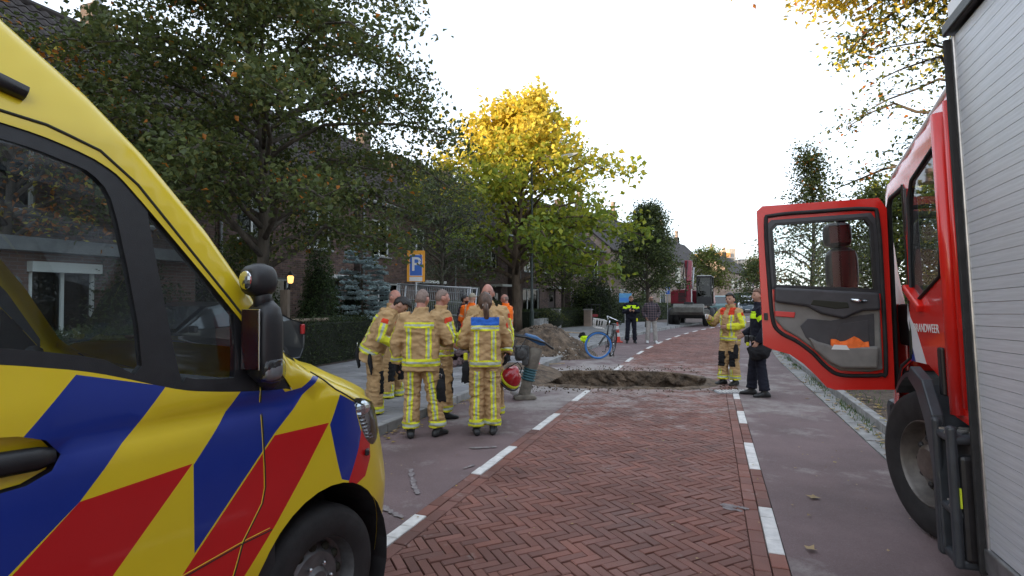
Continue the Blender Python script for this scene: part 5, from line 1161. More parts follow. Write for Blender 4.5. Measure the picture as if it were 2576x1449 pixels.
def plaid():
    m = mat('checked_shirt', (.05, .04, .055), .9); t = m.node_tree; N = t.nodes; L = t.links; tc = N.new('ShaderNodeTexCoord')
    out = None
    for axis in (0, 2):
        sp = N.new('ShaderNodeSeparateXYZ'); L.new(tc.outputs['Object'], sp.inputs[0]); w_ = N.new('ShaderNodeMath'); w_.operation = 'PINGPONG'; w_.inputs[1].default_value = .045; L.new(sp.outputs[axis], w_.inputs[0]); g = N.new('ShaderNodeMath'); g.operation = 'GREATER_THAN'; g.inputs[1].default_value = .026; L.new(w_.outputs[0], g.inputs[0])
        if out is None: out = g.outputs[0]
        else: a = N.new('ShaderNodeMath'); a.operation = 'ADD'; L.new(out, a.inputs[0]); L.new(g.outputs[0], a.inputs[1]); out = a.outputs[0]
    r = N.new('ShaderNodeValToRGB'); r.color_ramp.elements[0].color = (.02, .02, .03, 1); r.color_ramp.elements[1].color = (.13, .09, .10, 1); d = N.new('ShaderNodeMath'); d.operation = 'MULTIPLY'; d.inputs[1].default_value = .5; L.new(out, d.inputs[0]); L.new(d.outputs[0], r.inputs[0]); L.new(r.outputs[0], N['Principled BSDF'].inputs['Base Color']); return m
M_shirt = plaid()
def remesh(mb, vox, smooth=3):
    me = bpy.data.meshes.new('r'); me.from_pydata(mb.v, [], mb.f); o = bpy.data.objects.new('r', me); C.objects.link(o)
    md = o.modifiers.new('r', 'REMESH'); md.mode = 'VOXEL'; md.voxel_size = vox
    if smooth: s = o.modifiers.new('s', 'SMOOTH'); s.iterations = smooth; s.factor = .5
    dg = bpy.context.evaluated_depsgraph_get(); out = bpy.data.meshes.new_from_object(o.evaluated_get(dg)); bpy.data.objects.remove(o); bpy.data.meshes.remove(me)
    for p in out.polygons: p.use_smooth = True
    return out
def seg(p, a, b):
    d = b - a; t = max(0, min(1, (p - a).dot(d) / max(1e-9, d.dot(d)))); q = a + d * t; return (p - q).length, t, q
def wrinkle(me, amp, scale, seed, stretch=(1, 1, 1.6)):
    n = len(me.vertices); co = np.empty(n * 3, np.float32); me.vertices.foreach_get('co', co); co = co.reshape(-1, 3); no = np.empty(n * 3, np.float32); me.vertices.foreach_get('normal', no); no = no.reshape(-1, 3)
    d = np.array([noise.fractal(Vector((c[0] * scale * stretch[0] + seed, c[1] * scale * stretch[1], c[2] * scale * stretch[2])), 1, 2, 3) for c in co]); d = 1 - 2 * np.abs(d)          # ridged folds
    me.vertices.foreach_set('co', (co + no * (d - .45)[:, None] * amp).ravel()); me.update()
def submesh(me, ids, name, mats, off, parent):
    """faces of me with id > 0, lifted off the cloth by off, as a mesh of its own"""
    b = bmesh.new(); b.from_mesh(me); b.faces.ensure_lookup_table(); b.verts.ensure_lookup_table()
    nm = [v.normal.copy() for v in b.verts]
    for v in b.verts: v.co += nm[v.index] * off
    for f in b.faces: f.material_index = max(0, ids[f.index] - 1)
    bmesh.ops.delete(b, geom=[f for f in b.faces if ids[f.index] == 0], context='FACES')
    if not b.faces: b.free(); return None
    m2 = bpy.data.meshes.new(name); b.to_mesh(m2); b.free()
    for m in mats: m2.materials.append(m)
    return link(name, m2, parent)
def headpt(u):
    x, y, z = u; X, Y, Z = .077 * x, .098 * y, .118 * z
    if z < 0: X *= 1 - .30 * (-z) ** 1.4
    if y < 0 and z < -.15: Y *= 1 - .62 * (-z - .15)
    if y > 0 and z < 0: Y *= 1 + .05 * (-z)
    def g(cx, cz, w_): return math.exp(-(((x - cx) / w_) ** 2 + ((z - cz) / w_) ** 2)) if y > 0 else 0
    Y += .026 * g(0, -.20, .14) + .012 * g(0, -.02, .10) - .010 * (g(.36, .04, .17) + g(-.36, .04, .17)) + .006 * g(0, .2, .35) + .007 * g(0, -.52, .16) + .012 * g(0, -.86, .2) + .004 * (g(.5, -.3, .2) + g(-.5, -.3, .2))
    return Vector((X, Y, Z))
def sphere_units(nu, nv):
    return [[(math.sin(math.pi * i / nv) * math.cos(2 * math.pi * j / nu), math.sin(math.pi * i / nv) * math.sin(2 * math.pi * j / nu), -math.cos(math.pi * i / nv)) for j in range(nu)] for i in range(1, nv)]
def person(label, pos, rz, H=1.8, bend=0, twist=0, head=(0, 0, 0), elbows=None, wrists=None, feet=((.13, .02), (-.13, 0)), toes=(8, -8), top=None, legs=None, boots=None, hair=None, skin=None, gloves=False, vox=.011, seed=1, bulk=1.0, hem=.84, rule=None, lrule=None, smats=None, lmats=None, knees=None, group=None, fingers=(.55, .55), wamp=.016, collar=True):
    k = H / 1.8; o = thing('person', label, 'person', (pos[0], pos[1], pos[2] if len(pos) > 2 else 0), rz, group); skin = skin or M_skin; top = top or M_tan; legs = legs or M_tan; boots = boots or M_boot
    V3 = lambda *a: Vector(a) * k
    pel = V3(0, 0, .97); B = Matrix.Rotation(-R(bend), 3, 'X'); T = Matrix.Rotation(R(twist), 3, 'Z'); UB = T @ B
    ub = lambda x, y, z: pel + UB @ (V3(x, y, z) - pel)
    chest, neckb = ub(0, -.01, 1.32), ub(0, -.02, 1.49); sh = [ub(.185, -.01, 1.425), ub(-.185, -.01, 1.425)]
    Hd = UB @ Matrix.Rotation(R(head[2]), 3, 'Z') @ Matrix.Rotation(-R(head[0]), 3, 'X') @ Matrix.Rotation(R(head[1]), 3, 'Y')
    hc = neckb + UB @ V3(0, .0, .045) + Hd @ V3(0, .03, .125)
    el = [V3(*e) for e in (elbows or ((.25, -.03, 1.13), (-.25, -.03, 1.13)))]; wr = [V3(*e) for e in (wrists or ((.26, .05, .88), (-.26, .05, .88)))]
    for i in (0, 1):                              # keep arm lengths human
        d = el[i] - sh[i]; el[i] = sh[i] + d.normalized() * .30 * k; d = wr[i] - el[i]; wr[i] = el[i] + d.normalized() * .26 * k
    hip = [V3(.095, 0, .93), V3(-.095, 0, .93)]; ank = [V3(f[0], f[1], .09) for f in feet]
    kn = [(hip[i] + ank[i]) / 2 + V3(0, .025, .02) for i in (0, 1)] if not knees else [V3(*q) for q in knees]
    # --- skin: one continuous body
    mb = MB(); un = sphere_units(28, 20); M4 = lambda p: hc + Hd @ (Vector(p) * k)
    mb.rings([[M4(headpt(u)) for u in r] for r in un])
    for s_ in (1, -1):
        ear = MB(); ear.ball((.079 * s_, -.008, -.012), (.013, .028, .034), 10, 8); mb.add([M4(p) for p in ear.v], ear.f)
    mb.tube([neckb - UB @ V3(0, 0, .08), neckb + UB @ V3(0, .005, .03), hc - Hd @ V3(0, .025, .05)], [.062 * k, .057 * k, .056 * k], 14)
    mb.tube([pel, chest, neckb], [.10 * k, .11 * k, .06 * k], 12); mb.tube([sh[0], chest, sh[1]], [.045 * k, .07 * k, .045 * k], 10)
    for i in (0, 1):
        mb.tube([sh[i], el[i], wr[i]], [.045 * k, .04 * k, .028 * k], 10); mb.tube([hip[i], kn[i], ank[i]], [.08 * k, .055 * k, .04 * k], 10); mb.tube([pel, hip[i]], [.1 * k, .08 * k], 10)
        d = (wr[i] - el[i]).normalized(); s_ = 1 if i == 0 else -1; pn = UB @ Vector((-s_, 0, 0)); pn = (pn - d * pn.dot(d)); pn = pn.normalized() if pn.length > .2 else (Vector((0, 1, 0)) - d * d.y).normalized(); ac = d.cross(pn) * s_; ac.normalize()
        if ac.dot(UB @ Vector((0, 1, 0))) < 0: ac = -ac
        pm = wr[i] + d * .05 * k; q = MB()
        rs = []
        for t, w_, h_ in ((-.02, .024, .022), (.02, .034, .019), (.06, .040, .016), (.09, .039, .013)): rs.append([wr[i] + d * t * k + (ac * math.cos(a) * w_ + pn * math.sin(a) * h_) * k for a in [2 * math.pi * j / 10 for j in range(10)]])
        mb.rings(rs); curl = fingers[i]
        for j, (off, L) in enumerate(((.030, .070), (.010, .078), (-.011, .073), (-.030, .058))):
            p0 = wr[i] + d * .08 * k + ac * off * k; d1 = (d + pn * curl * .5).normalized(); d2 = (d + pn * curl * 1.6).normalized(); d3 = (d * .6 + pn * curl * 2.2).normalized()
            mb.tube([p0, p0 + d1 * L * .45 * k, p0 + d1 * L * .45 * k + d2 * L * .32 * k, p0 + d1 * L * .45 * k + d2 * L * .32 * k + d3 * L * .25 * k], [.0095 * k, .009 * k, .0085 * k, .007 * k], 7)
        p0 = wr[i] + d * .02 * k + ac * .03 * k; mb.tube([p0, p0 + (d * .5 + ac * .8 + pn * .2).normalized() * .035 * k, p0 + (d * .5 + ac * .8 + pn * .2).normalized() * .035 * k + (d * .9 + ac * .25 + pn * .35).normalized() * .035 * k], [.013 * k, .011 * k, .009 * k], 7)
    me = remesh(mb, min(vox, .0085) if vox < .012 else .011, 2); Hi = Hd.inverted()
    for m in (skin, M_lip, M_brow, M_eye, hair[1] if hair and len(hair) > 2 else M_beard): me.materials.append(m)
    ids = []
    for p in me.polygons:
        c = Hi @ (Vector(p.center) - hc) / k; i = 0
        if c.length < .16 and c.y > .045:
            x, z = abs(c.x), c.z
            if x < .026 and -.064 < z < -.050: i = 1
            elif .014 < x < .046 and .020 < z < .029 and c.y > .06: i = 2
            elif .020 < x < .040 and -.002 < z < .011 and c.y > .055: i = 3
        if hair and len(hair) > 2 and c.length < .17 and c.z < -.035 and c.y > -.0 and c.z > -.125 and not (abs(c.x) < .024 and -.064 < c.z < -.05): i = 4
        ids.append(i)
    me.polygons.foreach_set('material_index', ids); link('body', me, o).name = 'body'
    # --- hair
    if hair and hair[0]:
        style, hm = hair[0], hair[1]; un2 = sphere_units(32, 26); nvv = len(un2); hb = MB(); idx = {}
        def inside(u):
            x, y, z = u
            if style == 'cap': return z > .28 + .12 * y
            lim = (.50 + .12 * max(0, y)) if y > .25 else (-.05 - .62 * (.25 - y)) if y > -.6 else -.58
            if style == 'bald': lim = .62 if y > .1 else lim; return lim < z < (.30 - .2 * y) if True else False
            if abs(x) > .72 and -.42 < z < .22 and -.45 < y < .4: return False
            return z > lim
        thick = {'buzz': .004, 'short': .014, 'quiff': .016, 'long': .020, 'cap': .016, 'bald': .003}[style]
        vs, fs = [], []
        for i, r in enumerate(un2):
            for j, u in enumerate(r):
                n_ = Vector(u); th = thick * (1 + .35 * noise.noise(n_ * 4 + Vector((seed, 0, 0))))
                if style == 'quiff' and u[2] > .5: th += .018 * max(0, u[1] + .2)
                vs.append(M4(headpt(u) + n_ * th))
        vs.append(M4(headpt((0, 0, 1)) + Vector((0, 0, thick)))); nu = 32
        for i in range(nvv - 1):
            for j in range(nu):
                q = [(i, j), (i, (j + 1) % nu), (i + 1, (j + 1) % nu), (i + 1, j)]; c = [sum(un2[a][b][m] for a, b in q) / 4 for m in range(3)]
                if inside(c): fs.append([a * nu + b for a, b in q])
        if style != 'bald': fs += [[(nvv - 1) * nu + j, (nvv - 1) * nu + (j + 1) % nu, nvv * nu] for j in range(nu)]
        hb.add(vs, fs)
        if style == 'cap': hb.prism([(-.07, .05), (-.06, .12), (-.03, .155), (.03, .155), (.06, .12), (.07, .05)], .055, .063, frame=lambda a, b, d: M4((a, b, d - .01)))
        h_ = hb.build('cap' if style == 'cap' else 'hair', hm, o, smooth=True, fix=False); sd = h_.modifiers.new('thick', 'SOLIDIFY'); sd.thickness = thick * .9; sd.offset = -1
        if style == 'long':
            tb = MB(); tb.tube([M4(p) for p in ((0, -.10, .0), (.004, -.135, -.035), (.012, -.14, -.09), (.018, -.12, -.155), (.022, -.115, -.215), (.02, -.11, -.26))], [.026 * k, .034 * k, .038 * k, .036 * k, .026 * k, .008 * k], 12); tb.build('ponytail', hm, o, smooth=True)
            tb = MB(); tb.tube([M4((.003 + .026 * math.cos(a), -.132 + .012 * math.sin(a), -.03 + .024 * math.sin(a))) for a in [2 * math.pi * i / 14 for i in range(14)]], .009, 6, close=True); tb.build('hair_tie', M_sneak, o, smooth=True)
    # --- jacket
    jb = MB(); sp = [(hem - .0, .205, .150, .0), (.95, .203, .150, .0), (1.06, .198, .148, 0), (1.20, .205, .152, 0), (1.33, .212, .150, -.005), (1.40, .195, .128, -.012), (1.455, .150, .105, -.015), (1.49, .092, .088, -.012)]
    if collar: sp += [(1.525, .084, .086, -.005), (1.56, .084, .088, .0)]
    rs = []
    for z, rx, ry, yo in sp:
        bl = max(0, min(1, (z - hem) / .25)) if bend else 1; c = ub(0, yo, z); rx *= bulk if z < 1.45 else 1; ry *= bulk if z < 1.45 else 1
        rs.append([c + UB @ (Vector((math.copysign(abs(math.cos(a)) ** .85, math.cos(a)) * rx, math.copysign(abs(math.sin(a)) ** .85, math.sin(a)) * ry, 0)) * k) for a in [2 * math.pi * j / 20 for j in range(20)]])
    jb.rings(rs)
    for i in (0, 1):
        e, w_ = el[i], wr[i]; ua = [sh[i] + UB @ V3(-.05 if i == 0 else .05, 0, .0), sh[i], sh[i].lerp(e, .35), sh[i].lerp(e, .75), e, e.lerp(w_, .3), e.lerp(w_, .7), w_ + (w_ - e).normalized() * .012 * k]
        jb.tube(ua, [q * k * (bulk * .5 + .5) for q in (.080, .088, .084, .076, .074, .070, .066, .062)], 14)
    jm = remesh(jb, vox, 3); wrinkle(jm, wamp, 5.5, seed); jm.materials.append(top); jo = link('jacket', jm, o)
    if rule:
        UBi = UB.inverted(); ids = []
        for p in jm.polygons:
            c = Vector(p.center); best = None
            for i in (0, 1):
                for part, a, b in (('u', sh[i], el[i]), ('f', el[i], wr[i])):
                    d, t, q = seg(c, a, b)
                    if best is None or d < best[0]: best = (d, t, q, part, i)
            loc = UBi @ (c - pel) / k; h = loc.z + .97
            if best[0] < .105 * k and not (abs(loc.x) < .175 and best[3] == 'u' and best[1] < .18) and not (best[3] == 'u' and abs(loc.x) < .165 * bulk):
                off = (c - best[2]); off = off.normalized() if off.length > 1e-6 else Vector((1, 0, 0)); outw = (UB @ Vector((1 if best[4] == 0 else -1, 0, 0))); fw = UB @ Vector((0, 1, 0))
                ids.append(rule(best[3] + 'RL'[best[4]], best[1] * (.30 if best[3] == 'u' else .26), off.dot(outw), off.dot(fw)))
            else: ids.append(rule('t', h, loc.x, loc.y))
        submesh(jm, ids, 'reflective_stripes', smats, .0035, jo)
    # --- trousers
    lb = MB(); c = [V3(0, 0, z) for z in (1.05, .96, .86)]
    lb.rings([[p + Vector((math.cos(a) * rx, math.sin(a) * ry, 0)) * k for a in [2 * math.pi * j / 18 for j in range(18)]] for p, rx, ry in ((c[0], .165, .125), (c[1], .178, .135), (c[2], .17, .13))])
    bg = 1.0 if legs is M_tan else .86
    for i in (0, 1):
        a, b, e = hip[i] + V3(0, 0, .02), kn[i], ank[i] + V3(0, 0, .0); lb.tube([a, a.lerp(b, .3), a.lerp(b, .7), b, b.lerp(e, .35), b.lerp(e, .75), e + V3(0, 0, .02)], [q * k * bg for q in (.118, .113, .102, .097, .094, .098, .102)], 14)
    lm = remesh(lb, vox, 3); wrinkle(lm, wamp * (1.05 if bg == 1 else .8), 6.5, seed + 7, (1, 1, 2.2)); lm.materials.append(legs); lo_ = link('trousers', lm, o)
    if lrule:
        ids = []
        for p in lm.polygons:
            q = Vector(p.center); i = 0 if q.x > (hip[0].x + hip[1].x) / 2 + (kn[0].x + kn[1].x) * 0 else 1
            d1, t1, q1 = seg(q, hip[i], kn[i]); d2, t2, q2 = seg(q, kn[i], ank[i]); qq = q1 if d1 < d2 else q2; off = q - qq
            ids.append(lrule(q.z / k, off.x / k * (1 if i == 0 else -1), off.y / k))
        submesh(lm, ids, 'leg_stripes', lmats, .0035, lo_)
    # --- boots
    for i in (0, 1):
        bb = MB(); a = ank[i]; yaw = Matrix.Rotation(R(-toes[i]), 3, 'Z'); rs = []
        for y, w_, h_ in ((-.095, .025, .05), (-.07, .043, .085), (-.01, .047, .11), (.06, .047, .085), (.12, .051, .06), (.165, .044, .045), (.19, .02, .03)): rs.append([Vector((a.x, a.y, 0)) + yaw @ (Vector((w_ * math.copysign(abs(math.cos(q)) ** .7, math.cos(q)), y, max(.001, h_ / 2 + h_ / 2 * math.copysign(abs(math.sin(q)) ** .7, math.sin(q))))) * k) for q in [2 * math.pi * j / 14 for j in range(14)]])
        bb.rings(rs); bb.tube([Vector((a.x, a.y, .05 * k)), Vector((a.x, a.y, .20 * k))], [.05 * k, .056 * k], 12)
        bm_ = remesh(bb, .012, 2); bm_.materials.append(boots); link('boot', bm_, o)
        if gloves is True or (isinstance(gloves, tuple) and gloves[i]):
            gb = MB(); d = (wr[i] - el[i]).normalized()
            s_ = 1 if i == 0 else -1; pn = UB @ Vector((-s_, 0, 0)); pn = (pn - d * pn.dot(d)); pn = pn.normalized() if pn.length > .2 else Vector((0, 1, 0)); ac = d.cross(pn).normalized()
            if ac.dot(UB @ Vector((0, 1, 0))) < 0: ac = -ac
            gb.rings([[wr[i] + d * t * k + (ac * math.cos(q) * w_ + pn * math.sin(q) * h_) * k for q in [2 * math.pi * j / 12 for j in range(12)]] for t, w_, h_ in ((-.05, .052, .05), (.01, .045, .036), (.06, .05, .028), (.10, .048, .024))])
            for off, L in ((.034, .075), (.012, .085), (-.012, .08), (-.034, .062)):
                p0 = wr[i] + d * .09 * k + ac * off * k; gb.tube([p0, p0 + (d + pn * .35).normalized() * L * .55 * k, p0 + (d + pn * .35).normalized() * L * .55 * k + (d + pn * 1.0).normalized() * L * .5 * k], [.015 * k, .014 * k, .011 * k], 8)
            p0 = wr[i] + d * .03 * k + ac * .035 * k; gb.tube([p0, p0 + (d * .7 + ac * .7).normalized() * .07 * k], [.018 * k, .013 * k], 8)
            gm = remesh(gb, .0085, 2); gm.materials.append(M_glove); link('glove', gm, o)
    o['_j'] = 1; del o['_j']
    return o, dict(wr=wr, el=el, hc=hc, Hd=Hd, k=k, ub=ub, pel=pel)
def band(d, w_): return 0 if abs(d) > w_ else (2 if abs(d) < w_ * .36 else 1)
def ff_top(kind):
    def rule(part, a, x, y):
        if part == 't':
            h = a
            b = band(h - .905, .042)
            if b: return b
            if kind == 'blue' and y < .02 and 1.375 < h < 1.475 and abs(x) < .175: return 3
            if y < 0 or kind == 'front':
                b = band(h - 1.345, .036) if abs(x) < .175 else 0
                if b: return b
                b = band(abs(x) - (.118 if kind != 'blue' else .105), .033) if .94 < h < 1.345 else 0
                if b: return b
            if kind == 'red' and h > 1.36 and h < 1.5 and abs(x) > .05: return 4
            if kind == 'red' and .94 < h < 1.36: return band(abs(x) - .13, .045)
            return 0
        if part[0] == 'u':
            if .055 < a < .115 and x > .80: return 4
            if a > .125 and abs(y) < .55 and x > .3: return 1 if abs(y) > .2 else 2
            return (1 if (kind == 'red' and a > .06 and x > .2) else 0)
        b = band(a - .205, .034)
        if b: return b
        return (1 if abs(y) > .2 else 2) if (abs(y) < .55 and x > .25 and a < .17) else (1 if (kind == 'red' and x > 0) else 0)
    return rule
def ff_leg(back):
    def rule(h, x, y):
        b = band(h - .155, .042)
        if b: return b
        if y < 0 and back: return band(x - .005, .034) if .2 < h < .80 else 0
        if y > .03 and .36 < h < .66 and abs(x) < .075: return 3
        if y > .02 and h < .31: return band(x, .03)
        return 0
    return rule
FFM = [M_hi, M_sil, M_sky, M_redp]; FFL = [M_hi, M_sil, M_black]
def pol_rule(part, a, x, y):
    if part == 't': return 1 if (1.29 < a < 1.375 and not (abs(x) < .03 and y > 0)) or (1.38 < a < 1.40) else 0
    if part[0] == 'u': return 1 if (.10 < a < .17) else 0
    return 0
def or_rule(part, a, x, y):
    if part == 't': return 1 if (abs(a - 1.12) < .03 or abs(a - .95) < .03 or (abs(abs(x) - .13) < .025 and a > 1.1)) else 0
    return 1 if (part[0] == 'f' and abs(a - .1) < .03) or (part[0] == 'u' and abs(a - .2) < .025) else 0
def extras(o, d, kind):
    """things worn on the belt"""
    if 'gl' in kind:
        for (x, y, z, rz) in kind['gl']:
            gb = MB(); c = Vector((x, y, z)) * d['k']
            gb.tube([c + Vector((0, 0, .10)), c, c + Vector((0, .02, -.10))], [.035, .06, .05], 10, flat=.55)
            for j in range(4): gb.tube([c + Vector((-.04 + .027 * j, .01, -.08)), c + Vector((-.055 + .036 * j, .03, -.17 - .012 * (j % 2)))], [.018, .013], 6)
            gm = remesh(gb, .011, 2); gm.materials.append(M_glove); g = link('hanging_gloves', gm, o)
            mb = MB(); mb.tube([c + Vector((0, 0, .10)), c + Vector((.012, 0, .15)), c + Vector((-.012, 0, .17)), c + Vector((-.012, 0, .12))], .004, 6); mb.build('snap_hook', M_chrome, o, smooth=True)
    for (n, c, s, m) in kind.get('box', ()):
        mb = MB(); mb.box(Vector(c) * d['k'], s); mb.build(n, m, o, bevel=min(s) * .3)
mk = person
o, d = mk('bending firefighter in tan gear with dark hair, head bowed at the left of the group', (-1.90, 7.66, 0), R(-84), 1.84, bend=27, head=(30, 0, 0), elbows=((.30, .10, 1.03), (-.22, .46, 1.1)), wrists=((.17, .36, .98), (-.08, .56, 1.36)), feet=((.14, .05), (-.13, -.06)), hair=('quiff', M_hdk), seed=3, bulk=1.08, hem=.76, rule=ff_top('plain'), smats=FFM, lrule=ff_leg(False), lmats=FFL)
extras(o, d, dict(gl=[(.21, -.02, .80, 0), (.15, -.19, .88, 0)]))
o, d = mk('bald firefighter half hidden behind the bending firefighter', (-1.90, 8.85, 0), R(-120), 1.82, head=(12, 0, 10), elbows=((.26, .02, 1.13), (-.26, .02, 1.13)), wrists=((.12, .25, 1.1), (-.12, .25, 1.1)), hair=('bald', M_hgr), skin=M_skin_red, seed=5, rule=ff_top('plain'), smats=FFM, lrule=ff_leg(False), lmats=FFL, vox=.013)
o, d = mk('bald firefighter standing with his back turned in the middle of the left group', (-1.09, 6.68, 0), R(-2), 1.785, head=(6, 0, -16), elbows=((.34, .02, 1.16), (-.30, -.03, 1.13)), wrists=((.22, .26, 1.13), (-.30, .03, .87)), feet=((.20, .05), (-.115, -.03)), toes=(28, -12), hair=('buzz', M_hgr), skin=M_skin_red, seed=9, bulk=1.10, hem=.80, rule=ff_top('plain'), smats=FFM, lrule=ff_leg(True), lmats=FFL, gloves=(False, True))
extras(o, d, dict(gl=[(.235, .02, .72, 0), (.25, -.05, .60, 0)]))
o, d = mk('grey haired firefighter in profile behind the bald one with his back turned', (-.99, 7.75, 0), R(-62), 1.80, head=(4, 0, 0), elbows=((.27, .06, 1.13), (-.27, .02, 1.13)), wrists=((.15, .28, 1.06), (-.20, .24, 1.0)), hair=('buzz', M_hgr), skin=M_skin_red, seed=12, bulk=1.04, rule=ff_top('plain'), smats=FFM, lrule=ff_leg(False), lmats=FFL)
o, d = mk('firefighter with brown ponytail and blue yoke seen from behind', (-.33, 6.82, 0), R(3), 1.735, head=(-2, 0, 0), elbows=((.29, .05, 1.17), (-.30, -.0, 1.14)), wrists=((.13, .27, 1.12), (-.13, .24, 1.08)), feet=((.105, 0), (-.105, -.02)), toes=(6, -4), hair=('long', M_hbr), seed=15, bulk=.98, hem=.84, rule=ff_top('blue'), smats=FFM, lrule=ff_leg(True), lmats=FFL)
extras(o, d, dict(gl=[(-.235, -.03, .82, 0)], box=[('radio_pouch', (-.245, -.02, .98), (.05, .05, .09), M_hi)]))
o, d = mk('tall bald firefighter facing the camera, hidden behind the ponytailed firefighter', (-.33, 7.55, 0), R(168), 1.87, head=(3, 0, 8), elbows=((.27, .04, 1.13), (-.28, -.02, 1.12)), wrists=((.14, .26, 1.1), (-.27, .07, .84)), hair=('bald', M_hgr), skin=M_skin_red, seed=18, bulk=1.08, rule=ff_top('plain'), smats=FFM, lrule=ff_leg(False), lmats=FFL, gloves=(False, True))
HELM = o.matrix_basis.copy() if False else (o, d)
o, d = mk('firefighter in yellow striped jacket with red shoulders by the drain cover', (4.20, 10.72, 0), R(118), 1.77, head=(0, 0, 16), elbows=((.30, .10, 1.20), (-.30, .02, 1.16)), wrists=((.24, .34, 1.30), (-.06, .21, 1.13)), feet=((.10, .10), (-.11, 0)), hair=('quiff', M_hdk), skin=M_skin, seed=21, bulk=.98, rule=ff_top('red'), smats=FFM, lrule=ff_leg(False), lmats=FFL)
extras(o, d, dict(gl=[(-.20, .08, .70, 0)]))
cupM = o, d
o, d = mk('police officer in dark uniform with lime bands standing beside the open truck door', (4.20, 9.46, 0), R(72), 1.84, head=(0, 0, 18), elbows=((.27, .0, 1.14), (-.28, -.08, 1.13)), wrists=((.22, .22, 1.0), (-.25, .06, .90)), feet=((.11, .12), (-.12, -.06)), toes=(10, -14), hair=('short', M_hsh), top=M_navy, legs=M_navy, seed=24, bulk=.95, hem=.90, rule=pol_rule, smats=[M_lime], wamp=.009)
mb = MB(); mb.tube([(-.20, -.10, .88), (-.22, -.02, .77), (-.20, .10, .72), (-.14, .16, .84)], [.09, .14, .13, .06], 12); g = remesh(mb, .014, 3); wrinkle(g, .012, 8, 4); g.materials.append(M_black); link('carried_bag', g, o)
extras(o, d, dict(box=[('belt_holster', (.03, .19, .93), (.10, .08, .14), M_boot), ('belt_pouch', (-.16, .13, .96), (.09, .07, .10), M_boot), ('yellow_stun_gun', (-.10, .19, .86), (.05, .05, .06), M_hi), ('belt', (0, 0, .965), (.37, .28, .05), M_boot)]))
o, d = mk('police officer looking down at a phone left of the man in checked shirt', (4.42, 20.7, 0), R(176), 1.80, head=(24, 0, 0), elbows=((.26, .03, 1.15), (-.26, .03, 1.15)), wrists=((.05, .25, 1.24), (-.05, .25, 1.22)), feet=((.15, .02), (-.14, 0)), hair=('short', M_hsh), top=M_navy, legs=M_navy, seed=27, bulk=.97, hem=.9, rule=pol_rule, smats=[M_lime], vox=.015)
mb = MB(); mb.box((0, .31, 1.25), (.075, .012, .15), rot=Matrix.Rotation(R(-40), 3, 'X')); mb.build('phone', M_blk, o)
extras(o, d, dict(box=[('yellow_stun_gun', (-.21, .06, .86), (.06, .08, .12), M_hi)]))
o, d = mk('grey bearded man in checked shirt, pale jeans and dark glasses', (5.19, 20.75, 0), R(178), 1.78, head=(0, 0, 0), elbows=((.31, -.06, 1.16), (-.31, -.06, 1.16)), wrists=((.21, .06, .94), (-.21, .06, .94)), feet=((.16, .02), (-.15, .03)), hair=('buzz', M_hgr, 1), top=M_shirt, legs=M_jean, boots=M_sneak, seed=30, bulk=1.02, hem=.84, vox=.015, wamp=.008)
mb = MB(); q = lambda p: d['hc'] + d['Hd'] @ (Vector(p) * d['k']); mb.tube([q(p) for p in ((-.078, .0, .01), (-.07, .07, .008), (-.035, .102, .004), (0, .108, .006), (.035, .102, .004), (.07, .07, .008), (.078, 0, .01))], [.006, .012, .019, .008, .019, .012, .006], 8); mb.build('sunglasses', M_blk, o, smooth=True)
o, d = mk('road worker in orange jacket and pale cap seen from behind', (-.98, 13.6, 0), R(-10), 1.80, head=(4, 0, -10), elbows=((.27, .04, 1.13), (-.28, .02, 1.13)), wrists=((.15, .27, 1.1), (-.2, .2, 1.0)), hair=('cap', mat('beige_cap', (.33, .29, .22), .9)), top=M_oran, legs=M_black, seed=33, rule=or_rule, smats=[M_osil], vox=.013)
o, d = mk('bald road worker in orange jacket turned to the left', (-.16, 13.7, 0), R(62), 1.78, head=(6, 0, 10), elbows=((.27, .04, 1.13), (-.28, .02, 1.13)), wrists=((.15, .27, 1.1), (-.2, .2, 1.0)), hair=('bald', M_hgr), skin=M_skin_red, top=M_oran, legs=M_black, seed=36, bulk=1.08, rule=or_rule, smats=[M_osil], vox=.013)
o, d = mk('dark bearded man in patterned dark shirt by the fence panel', (-1.20, 14.1, 0), R(-110), 1.76, head=(0, 0, 20), hair=('short', M_hdk, 1), skin=M_skin_tan, top=M_shirt, legs=M_black, seed=39, vox=.014)
for m_ in list(o.children):
    if m_.name.startswith('body'): m_.data.materials[4] = M_hdk
